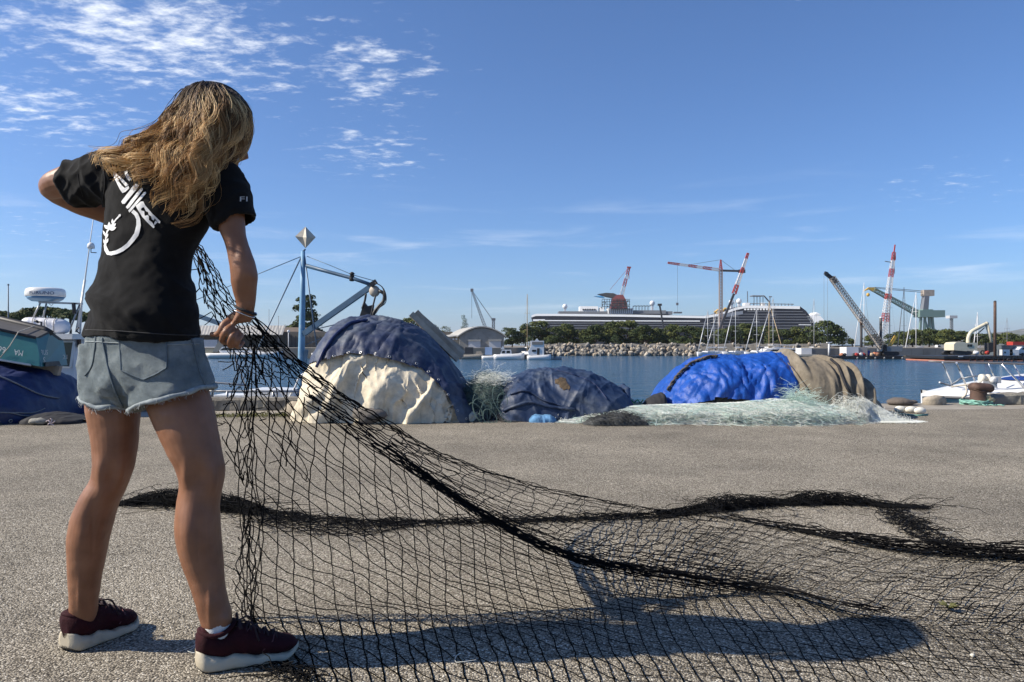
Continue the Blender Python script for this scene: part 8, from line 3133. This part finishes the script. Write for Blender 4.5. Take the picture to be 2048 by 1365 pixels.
# stray flyaway hairs
hair = place('hair', V_, F_, None, tWo)
L_tone = Lr.beta(0.9, 1.0, nL)
tone = np.clip(L_tone[lock_id] + r.normal(0, 0.12, nS), 0, 1)
alongc = np.linspace(0, 1, nP)[None, :] * np.ones((nS, 1))
attr = hair.data.attributes.new('lock_tone', 'FLOAT', 'POINT')
attr.data.foreach_set('value', np.repeat(np.broadcast_to(tone[:, None], (nS, nP)).reshape(-1), 3).astype(np.float32))
attr = hair.data.attributes.new('along', 'FLOAT', 'POINT')
attr.data.foreach_set('value', np.repeat(alongc.reshape(-1), 3).astype(np.float32))
m_hair, nt, bs = node_mat('sun_bleached_hair')
a1 = N('ShaderNodeAttribute', attribute_name='along')
a2 = N('ShaderNodeAttribute', attribute_name='lock_tone')
root = rampn(a2.outputs['Fac'], [(0.0, (0.016, 0.010, 0.006)), (0.6, (0.040, 0.024, 0.012)), (1.0, (0.085, 0.050, 0.024))])
tip = rampn(a2.outputs['Fac'], [(0.0, (0.06, 0.032, 0.013)), (0.40, (0.36, 0.19, 0.068)), (1.0, (0.92, 0.66, 0.33))])
mk = N('ShaderNodeMapRange', interpolation_type='SMOOTHSTEP')
mk.inputs[1].default_value, mk.inputs[2].default_value = 0.22, 0.70
nt.links.new(a1.outputs['Fac'], mk.inputs[0])
mx = N('ShaderNodeMix', data_type='RGBA')
nt.links.new(mk.outputs[0], mx.inputs['Factor'])
nt.links.new(root, mx.inputs['A'])
nt.links.new(tip, mx.inputs['B'])
nt.links.new(mx.outputs['Result'], bs.inputs['Base Color'])
bs.inputs['Roughness'].default_value = 0.5
bs.inputs['Specular IOR Level'].default_value = 0.3
hair.data.materials.clear()
hair.data.materials.append(m_hair)
# ------------------------------------------------------------------ the black net
tNet = thing('fishing_net', (G(900, 1240).x, G(900, 1240).y, 0), 'large black fishing net hanging from her hands and spread over the asphalt', 'fishing net')


def herm_rows(C, v):
    """C (n, R, 3) control rows at even spacing, v (n,) in 0..1."""
    Rn = C.shape[1]
    x = np.clip(v, 0, 1) * (Rn - 1)
    i = np.minimum(x.astype(int), Rn - 2)
    t = (x - i)[:, None]
    n = np.arange(len(v))
    p0, p1 = C[n, i], C[n, i + 1]
    pm, pp = C[n, np.maximum(i - 1, 0)], C[n, np.minimum(i + 2, Rn - 1)]
    m0 = np.where((i > 0)[:, None], (p1 - pm) / 2, p1 - p0)
    m1 = np.where((i < Rn - 2)[:, None], (pp - p0) / 2, p1 - p0)
    return (1 + 2 * t) * (1 - t) ** 2 * p0 + t * (1 - t) ** 2 * m0 + t * t * (3 - 2 * t) * p1 + t * t * (t - 1) * m1


class Sheet:
    def __init__(self, cols):
        self.C = np.array([[tuple(p) for p in c] for c in cols], float)
        self.n = len(cols)

    def at(self, uc, v):
        uc, v = np.broadcast_arrays(np.asarray(uc, float), np.asarray(v, float))
        sh = uc.shape
        A = cat(np.arange(self.n), self.C.reshape(self.n, -1), uc.ravel()).reshape(-1, self.C.shape[1], 3)
        return herm_rows(A, v.ravel()).reshape(sh + (3,))


def wob(p, amp, freq, seed):
    q = p * freq + seed
    return p + amp * np.stack([vnoise(q), vnoise(q + 31.7), vnoise(q + 63.1)], -1)


def emit(name, paths, rad, material=M_TW_K, k=4):
    """paths: list of (N, 3) arrays of any lengths -> one mesh part."""
    Vs, Fs, b = [], [], 0
    for p in paths:
        p = np.asarray(p)
        if len(p) < 3:
            continue
        V_, F_ = strands(p[None], rad, k)
        Vs.append(V_)
        Fs.append(F_ + b)
        b += len(V_)
    V_ = np.concatenate(Vs)
    V_[:, 2] = np.maximum(V_[:, 2], 0.0025)
    return place(name, V_, np.concatenate(Fs), material, tNet)


TW = 0.0019
front = Sheet([
    [P(505, 690, 2.22), P(496, 870, 2.28), P(496, 1060, 2.34), G(500, 1240), G(560, 1330)],
    [P(600, 788, 2.28), P(590, 920, 2.32), P(590, 1080, 2.36), G(590, 1240), G(640, 1400)],
    [P(700, 856, 2.34), P(705, 975, 2.37), P(712, 1100, 2.40), G(722, 1242), G(770, 1430)],
    [P(850, 957, 2.42), P(858, 1052, 2.43), P(868, 1150, 2.43), G(880, 1250), G(930, 1440)],
    [P(980, 1040, 2.48), P(990, 1105, 2.47), P(1003, 1180, 2.45), G(1020, 1262), G(1085, 1440)],
    [P(1100, 1098, 2.52), P(1115, 1145, 2.50), P(1130, 1205, 2.47), G(1150, 1277), G(1230, 1445)],
    [P(1200, 1128, 2.56), P(1217, 1165, 2.53), P(1237, 1222, 2.47), G(1262, 1292), G(1350, 1450)],
    [P(1400, 1160, 2.64), G(1425, 1196), G(1460, 1245), G(1500, 1310), G(1580, 1450)],
    [G(1550, 1185), G(1578, 1215), G(1615, 1262), G(1660, 1325), G(1750, 1455)],
    [G(1700, 1226), G(1730, 1250), G(1765, 1290), G(1815, 1345), G(1910, 1460)],
    [G(1900, 1258), G(1930, 1280), G(1968, 1318), G(2020, 1370), G(2110, 1465)],
    [G(2150, 1285), G(2185, 1305), G(2220, 1340), G(2270, 1390), G(2350, 1470)]])
fold_px = [505, 600, 700, 850, 980, 1100, 1200, 1400, 1550, 1700, 1900, 2150]
back = Sheet([
    [P(503, 636, 2.24), P(504, 662, 2.23), P(505, 690, 2.22)],
    [P(616, 742, 2.42), P(609, 764, 2.35), P(600, 788, 2.28)],
    [P(750, 834, 2.78), P(728, 850, 2.55), P(700, 856, 2.34)],
    [P(900, 918, 3.20), P(882, 948, 2.80), P(850, 957, 2.42)],
    [P(1090, 978, 3.60), P(1050, 1030, 2.98), P(980, 1040, 2.48)],
    [P(1260, 1012, 3.90), P(1190, 1070, 3.12), P(1100, 1098, 2.52)],
    [P(1400, 1032, 3.84), P(1320, 1085, 3.20), P(1200, 1128, 2.56)],
    [G(1600, 1066), G(1490, 1118), P(1400, 1160, 2.64)],
    [G(1760, 1098), G(1650, 1138), G(1550, 1185)],
    [G(1900, 1112), G(1800, 1160), G(1700, 1226)],
    [G(2080, 1122), G(1990, 1180), G(1900, 1258)],
    [G(2330, 1135), G(2240, 1195), G(2150, 1285)]])


def uc_of(px_):
    return np.interp(px_, fold_px, np.arange(12))


# --- hanging curtain: cross strands
paths, knots = [], []
cols_px = list(np.arange(512, 1420, 30.0)) + list(np.arange(1425, 2140, 38.0))
rr = np.random.default_rng(5)
for i, cp in enumerate(cols_px):
    v = np.linspace(0, 1, 90)
    uc = uc_of(cp + rr.normal(0, 1.5) + 6 * np.sin(v * 7 + 0.5 * i) * np.clip(1.2 - cp / 2400, 0.3, 1))
    p = front.at(uc, v)
    p = wob(p, 0.0045, 14, i * 3.1)
    paths.append(wob(p, 0.0025, 45, i))
# rows run down to the right, out of the gathered fold
arc = np.linspace(0, 11, 420)
pxs = np.interp(arc, np.arange(12), fold_px)
for k_, v0 in enumerate(np.arange(-0.62, 1.0, 0.041)):
    sh_ = np.interp(pxs, [505, 900, 1300, 1700, 2150], [0.0, 0.28, 0.46, 0.56, 0.62])
    v = v0 + sh_ + 0.010 * np.sin(pxs / 21.0 + k_ * 2.0) + 0.008 * np.sin(pxs / 57.0 + k_)
    ok = (v >= 0.0) & (v <= 1.0)
    if ok.sum() < 8:
        continue
    p = front.at(arc[ok], v[ok])
    p = wob(p, 0.0045, 13, 50 + k_ * 1.7)
    paths.append(wob(p, 0.0025, 45, k_ + 9))
emit('hanging_mesh', paths, TW)

# --- left border: bunched verticals and loose flaps with cut ends
paths = []
for i in range(4):
    v = np.linspace(0.0, 0.80, 90)
    p = front.at(0 * v + rr.uniform(0, 0.11), v)
    p = p + np.array([1, 0.4, 0]) * (0.016 * np.sin(v * rr.uniform(5, 9) + rr.uniform(0, 6)) + rr.normal(0, 0.008))[:, None]
    paths.append(wob(p, 0.010, 12, i * 5.3))


def flap(Lpts, Rpts, nc, nr, seed, jit=0.012):
    """Loose strip of net between two edges, diamond meshes; Lpts and Rpts are (px, py, d)."""
    L_ = smooth_path([P(*p) for p in Lpts], 60)
    R_ = smooth_path([P(*p) for p in Rpts], 60)
    r = np.random.default_rng(seed)
    s = np.linspace(0, 1, 60)
    out = []
    for j in range(nc):                                   # long strands, zig-zag from knot to knot
        w = (j + 0.5) / nc + 0.42 / nc * np.sin(s * nr * math.pi + (j % 2) * math.pi)
        p = L_ * (1 - w)[:, None] + R_ * w[:, None]
        out.append(wob(p, jit, 9, seed + j * 3.3))
    for j in range(nr):                                   # cross loops sagging down
        s0 = (j + r.uniform(0, 0.6)) / nr
        w = np.linspace(0, 1, 24)
        ss = np.clip(s0 + 0.05 * np.sin(w * math.pi * nc * 0.5 + j) + 0.05 * w, 0, 1)
        i_ = (ss * 59).astype(int)
        p = L_[i_] * (1 - w)[:, None] + R_[i_] * w[:, None]
        p[:, 2] -= 0.012 * np.abs(np.sin(w * math.pi * nc * 0.5))
        out.append(wob(p, jit, 9, seed + 40 + j * 2.1))
    for j in range(max(4, nr // 2)):                      # cut ends
        i_ = int(r.integers(4, 58))
        a = L_[i_]
        dx = np.array([-r.uniform(0.01, 0.045), r.normal(0, 0.01), r.uniform(-0.03, 0.012)])
        q = np.linspace(0, 1, 7)[:, None]
        out.append(wob(a + dx * q, 0.006, 25, seed + 80 + j))
    return out


paths += flap([(470, 715, 2.26), (455, 780, 2.25), (446, 850, 2.25), (450, 905, 2.26), (478, 960, 2.28)], [(505, 690, 2.24), (506, 780, 2.26), (504, 850, 2.28), (504, 920, 2.30), (502, 975, 2.31)], 4, 8, 300)
paths += flap([(490, 1030, 2.33), (478, 1090, 2.34), (468, 1150, 2.35), (470, 1215, 2.36), (492, 1248, 2.37)], [(507, 1010, 2.33), (510, 1090, 2.35), (514, 1160, 2.37), (520, 1220, 2.38), (540, 1262, 2.36)], 4, 8, 320)
paths += flap([(500, 700, 2.25), (520, 790, 2.28), (540, 860, 2.3), (560, 930, 2.32)], [(560, 715, 2.26), (585, 800, 2.30), (600, 880, 2.32), (620, 960, 2.34)], 3, 5, 340, 0.016)
emit('loose_border', paths, TW * 0.95)

# --- strip from her left hand past the forearm to the fold
paths = flap([(340, 472, 2.37), (392, 520, 2.31), (404, 585, 2.27), (432, 640, 2.25), (455, 700, 2.25), (500, 770, 2.27)], [(345, 462, 2.37), (402, 488, 2.33), (446, 560, 2.29), (487, 612, 2.27), (525, 655, 2.25), (605, 742, 2.29)], 9, 18, 360, 0.012)
emit('gathered_strip', paths, TW * 0.9)

# --- far panel between its upper edge and the fold
paths = []
for i, cp in enumerate(list(np.concatenate([np.arange(515, 760, 34.0), np.arange(770, 1500, 23.0)])) + list(np.arange(1505, 2140, 40.0))):
    v = np.linspace(0, 1, 70)
    p = back.at(uc_of(cp + rr.normal(0, 2) + 7 * np.sin(v * 8 + i * 2.1)), v)
    p = wob(p, 0.010, 11, 200 + i * 2.3)
    paths.append(wob(p, 0.003, 40, i + 4))
for k_, v0 in enumerate(np.concatenate([np.linspace(0.0, 0.7, 11), np.linspace(0.74, 1.0, 9)])):
    v = v0 + 0.016 * np.sin(pxs / 19.0 + k_ * 1.9) + 0.01 * np.sin(pxs / 63.0 + k_)
    a0_ = 0 if k_ % 2 == 0 and k_ < 11 else (90 if k_ < 11 else 110)
    p = back.at(arc[a0_:], np.clip(v, 0, 1)[a0_:])
    p = wob(p, 0.010, 11, 400 + k_ * 1.3)
    paths.append(wob(p, 0.003, 40, k_ + 14))
# denser rows where it lies folded double on the asphalt
arc2 = np.linspace(6.2, 11, 260)
for k_, v0 in enumerate(np.linspace(0.05, 0.95, 13)):
    p = back.at(arc2, np.clip(v0 + 0.02 * np.sin(arc2 * 9 + k_), 0, 1))
    paths.append(wob(p, 0.012, 10, 500 + k_))
emit('far_panel', paths, TW)

# --- the gathered fold itself: a thick rope of bunched meshes
paths = []
fl = front.at(np.linspace(0.3, 9.4, 300), np.zeros(300))
thick = np.interp(np.linspace(0.3, 9.4, 300), [0.3, 1.5, 2.5, 4, 6, 7.5, 9.4], [0.055, 0.040, 0.026, 0.019, 0.016, 0.022, 0.05])
for i in range(26):
    a, b_ = rr.normal(0, 0.62, 2)
    t0, t1 = sorted(0.12 + 0.88 * rr.beta(1.2, 1.2, 2))
    if t1 - t0 < 0.3:
        t0, t1 = max(0.1, t0 - 0.3), min(1, t1 + 0.3)
    sl_ = slice(int(t0 * 299), int(t1 * 299) + 1)
    p = fl[sl_].copy()
    th_ = thick[sl_]
    p[:, 2] += a * th_
    p[:, 1] += b_ * th_
    paths.append(wob(wob(p, 0.010, 7, i * 7.7), 0.005, 25, i * 2.2))
emit('gathered_fold', paths, TW * 1.1)

# upper edge and far edge selvedge: a few heavier strands
paths = []
up_ = back.at(np.linspace(0, 11, 320), np.zeros(320))
for i in range(4):
    paths.append(wob(wob(up_ + rr.normal(0, 0.006, 3), 0.010, 8, i * 4.4), 0.005, 30, i))
far_ = up_[int(320 * 6.0 / 11):]
wf = np.interp(np.linspace(6, 11, len(far_)), [6, 7.5, 9, 11], [0.02, 0.035, 0.045, 0.06])
for i in range(60):
    a, b_ = abs(rr.normal(0, 0.5)), rr.normal(0, 0.7)
    i0 = int(rr.integers(0, len(far_) - 40))
    i1 = min(len(far_), i0 + int(rr.integers(30, 120)))
    p = far_[i0:i1].copy()
    p[:, 2] = 0.006 + a * wf[i0:i1]
    p[:, 1] += b_ * wf[i0:i1]
    paths.append(wob(wob(p, 0.02, 7, i * 3.9), 0.010, 22, i * 1.2))
emit('selvedge', paths, TW * 1.1)

# --- tangled heaps of the same net lying behind
def heap(name, pts, width, height, n, seed, wprof=None, length=0.35, curl=0.9, core=True):
    q = densify([G(*p) for p in pts], 60)
    w = np.ones(60) if wprof is None else np.interp(np.linspace(0, 1, 60), np.linspace(0, 1, len(wprof)), wprof)
    sm, zf = along(q, width, height, 0.6, w)
    V_, F_ = tangle(n, sm, length, 12, TW * 0.8, curl, 0.35, seed, zfun=zf, hold=(q, width * 0.5 * w))
    place(name, V_, F_, M_TW_K, tNet)
    V_, F_ = tangle(n // 7, sm, 0.28, 12, TW * 0.8, 0.6, 0.3, seed + 500, zfun=lambda p: zf(p) + 0.03)
    place('stray_twine', V_, F_, M_TW_K, tNet)
    if core:
        Vg = np.zeros((60, 12, 3))
        ph = np.linspace(0, np.pi, 12)
        Vg[..., 0] = q[:, None, 0]
        Vg[..., 1] = q[:, None, 1] - np.cos(ph)[None] * width * 0.30 * w[:, None]
        Vg[..., 2] = 0.004 + np.sin(ph)[None] * height * 0.42 * w[:, None] * (0.7 + 0.5 * vnoise(np.stack([q[:, 0] * 6, q[:, 1] * 6, 0 * q[:, 0]], -1)))[:, None]
        grid_obj(name + '_core', Vg, mat('packed_black_net', (0.010, 0.010, 0.011), 0.95, var=0.5, vscale=60, bump=0.01, bscale=90), tNet)


heap('left_heap', [(246, 1010), (290, 1008), (340, 1008), (400, 1014), (450, 1018), (520, 1026)], 0.17, 0.075, 1000, 61, [0.25, 0.8, 1.0, 0.9, 0.75, 0.4], 0.16)
heap('trailing_net', [(500, 1026), (580, 1036), (660, 1044), (760, 1049), (900, 1047), (1050, 1043), (1200, 1038), (1350, 1032)], 0.08, 0.022, 420, 62, [1.0, 1.0, 0.9, 0.45, 0.18, 0.14, 0.4, 1.0], 0.25, 0.4, False)
heap('spread_scrap', [(520, 1040), (600, 1052), (700, 1060), (800, 1052)], 0.30, 0.010, 110, 63, [0.5, 1, 1, 0.4], 0.3, 0.7, False)
heap('right_heap', [(1330, 1032), (1390, 1027), (1450, 1020), (1520, 1014), (1570, 1012), (1640, 1010), (1710, 1010), (1770, 1014), (1850, 1017)], 0.13, 0.06, 1300, 64, [0.4, 0.55, 1.2, 0.85, 0.45, 1.15, 0.8, 0.25, 0.10], 0.16)
heap('trailing_end', [(1775, 1014), (1800, 1034), (1825, 1058), (1870, 1080), (1935, 1114)], 0.15, 0.016, 210, 65, [0.5, 1.0, 1.0, 0.6, 0.12], 0.22, 0.6, False)
# scraps at her feet
heap('scrap_at_feet', [(545, 1345), (580, 1352), (620, 1362)], 0.08, 0.02, 40, 66, None, 0.15, 1.0, False)
# a few ends of pale monofilament on the asphalt
for i, (a, b_) in enumerate(((360, 1306), (900, 1322), (660, 1030), (1880, 1066))):
    p0 = np.array(G(a, b_))
    t = np.linspace(0, 1, 24)
    p = p0 + np.stack([0.06 * t + 0.02 * np.sin(t * 6 + i), 0.03 * np.sin(t * 4.5 + i), 0.004 + 0.008 * np.abs(np.sin(t * 5))], -1)
    V_, F_ = strands(p[None], 0.0007, 3)
    tag(place('loose_filament', V_, F_, M_TW_W), ('pale filament curl beside the right shoe heel', 'pale filament on the shadow edge under the net', 'pale filament scrap on the asphalt behind the net', 'pale filament scrap near the right end of the net')[i], 'filament', 'loose filament ends')
# small weeds and a pebble
m_ = MB()
g = G(1898, 1218)
r_ = np.random.default_rng(3)
for i in range(16):
    a = r_.uniform(0, 6.28)
    m_.tube([(g.x, g.y, 0.002), (g.x + 0.015 * math.cos(a), g.y + 0.015 * math.sin(a), 0.014), (g.x + 0.03 * math.cos(a), g.y + 0.03 * math.sin(a), 0.012 + 0.01 * r_.uniform())], [0.003, 0.0035, 0.001], 4)
tag(m_.build('weed_tuft', mat('dry_weed', (0.10, 0.10, 0.03), 0.8, var=0.3, vscale=60)), 'tiny dry weed tuft under the right part of the net', 'weed')
g = G(1945, 1314)
tag(rock_mesh((g.x, g.y, 0.004), 0.006, 1, 1, 0.9, 5).build('pebble', mat('pale_pebble', (0.6, 0.57, 0.48), 0.8, var=0.1)), 'single pale pebble under the net at lower right', 'pebble')
# weeds along the joint between asphalt and concrete
r_ = np.random.default_rng(31)
npl = 900
px_ = np.concatenate([r_.uniform(430, 640, 600), r_.uniform(30, 130, 300)])
x_ = (px_ - CX) / FPX * 9.4
y_ = np.array([edge_y(x) for x in x_]) - 0.72 + r_.normal(0, 0.10, npl)
y_[600:] = 8.15 + r_.normal(0, 0.05, 300)
h_ = r_.uniform(0.01, 0.045, npl)
a_ = r_.uniform(0, 6.28, npl)
pth = np.stack([np.stack([x_, y_, 0 * x_], -1), np.stack([x_ + 0.01 * np.cos(a_), y_ + 0.01 * np.sin(a_), h_ * 0.6], -1), np.stack([x_ + 0.03 * np.cos(a_), y_ + 0.03 * np.sin(a_), h_], -1)], 1)
V_, F_ = strands(pth, 0.003, 3)
tag(place('joint_weeds', V_, F_, mat('olive_weeds', (0.13, 0.13, 0.035), 0.8, var=0.4, vscale=8)), 'low dry weeds along the joint at the quay edge', 'weeds', kind='stuff')
# ------------------------------------------------------------------ thin sea haze over the harbour
m_haze = bpy.data.materials.new('sea_haze')
m_haze.use_nodes = True
nt = m_haze.node_tree
nt.nodes.clear()
pv = nt.nodes.new('ShaderNodeVolumePrincipled')
pv.inputs['Color'].default_value = (0.86, 0.92, 1.0, 1)
pv.inputs['Density'].default_value = 0.00009
pv.inputs['Anisotropy'].default_value = 0.2
ou = nt.nodes.new('ShaderNodeOutputMaterial')
nt.links.new(pv.outputs[0], ou.inputs['Volume'])
b = MB()
b.box((-6100, -60, -4.2), (6100, 8100, 190))
tag(b.build('haze', m_haze), kind='stuff')

# twine too fine to pick apart stays joined, part by part
for o in scene.objects:
    if o.parent is not None and o.name.split('.')[0] in ('white_threads', 'mint_threads', 'gathered_threads', 'green_threads', 'charcoal_threads', 'dark_cord', 'loose_threads', 'stray_twine'):
        o['kind'] = 'stuff'
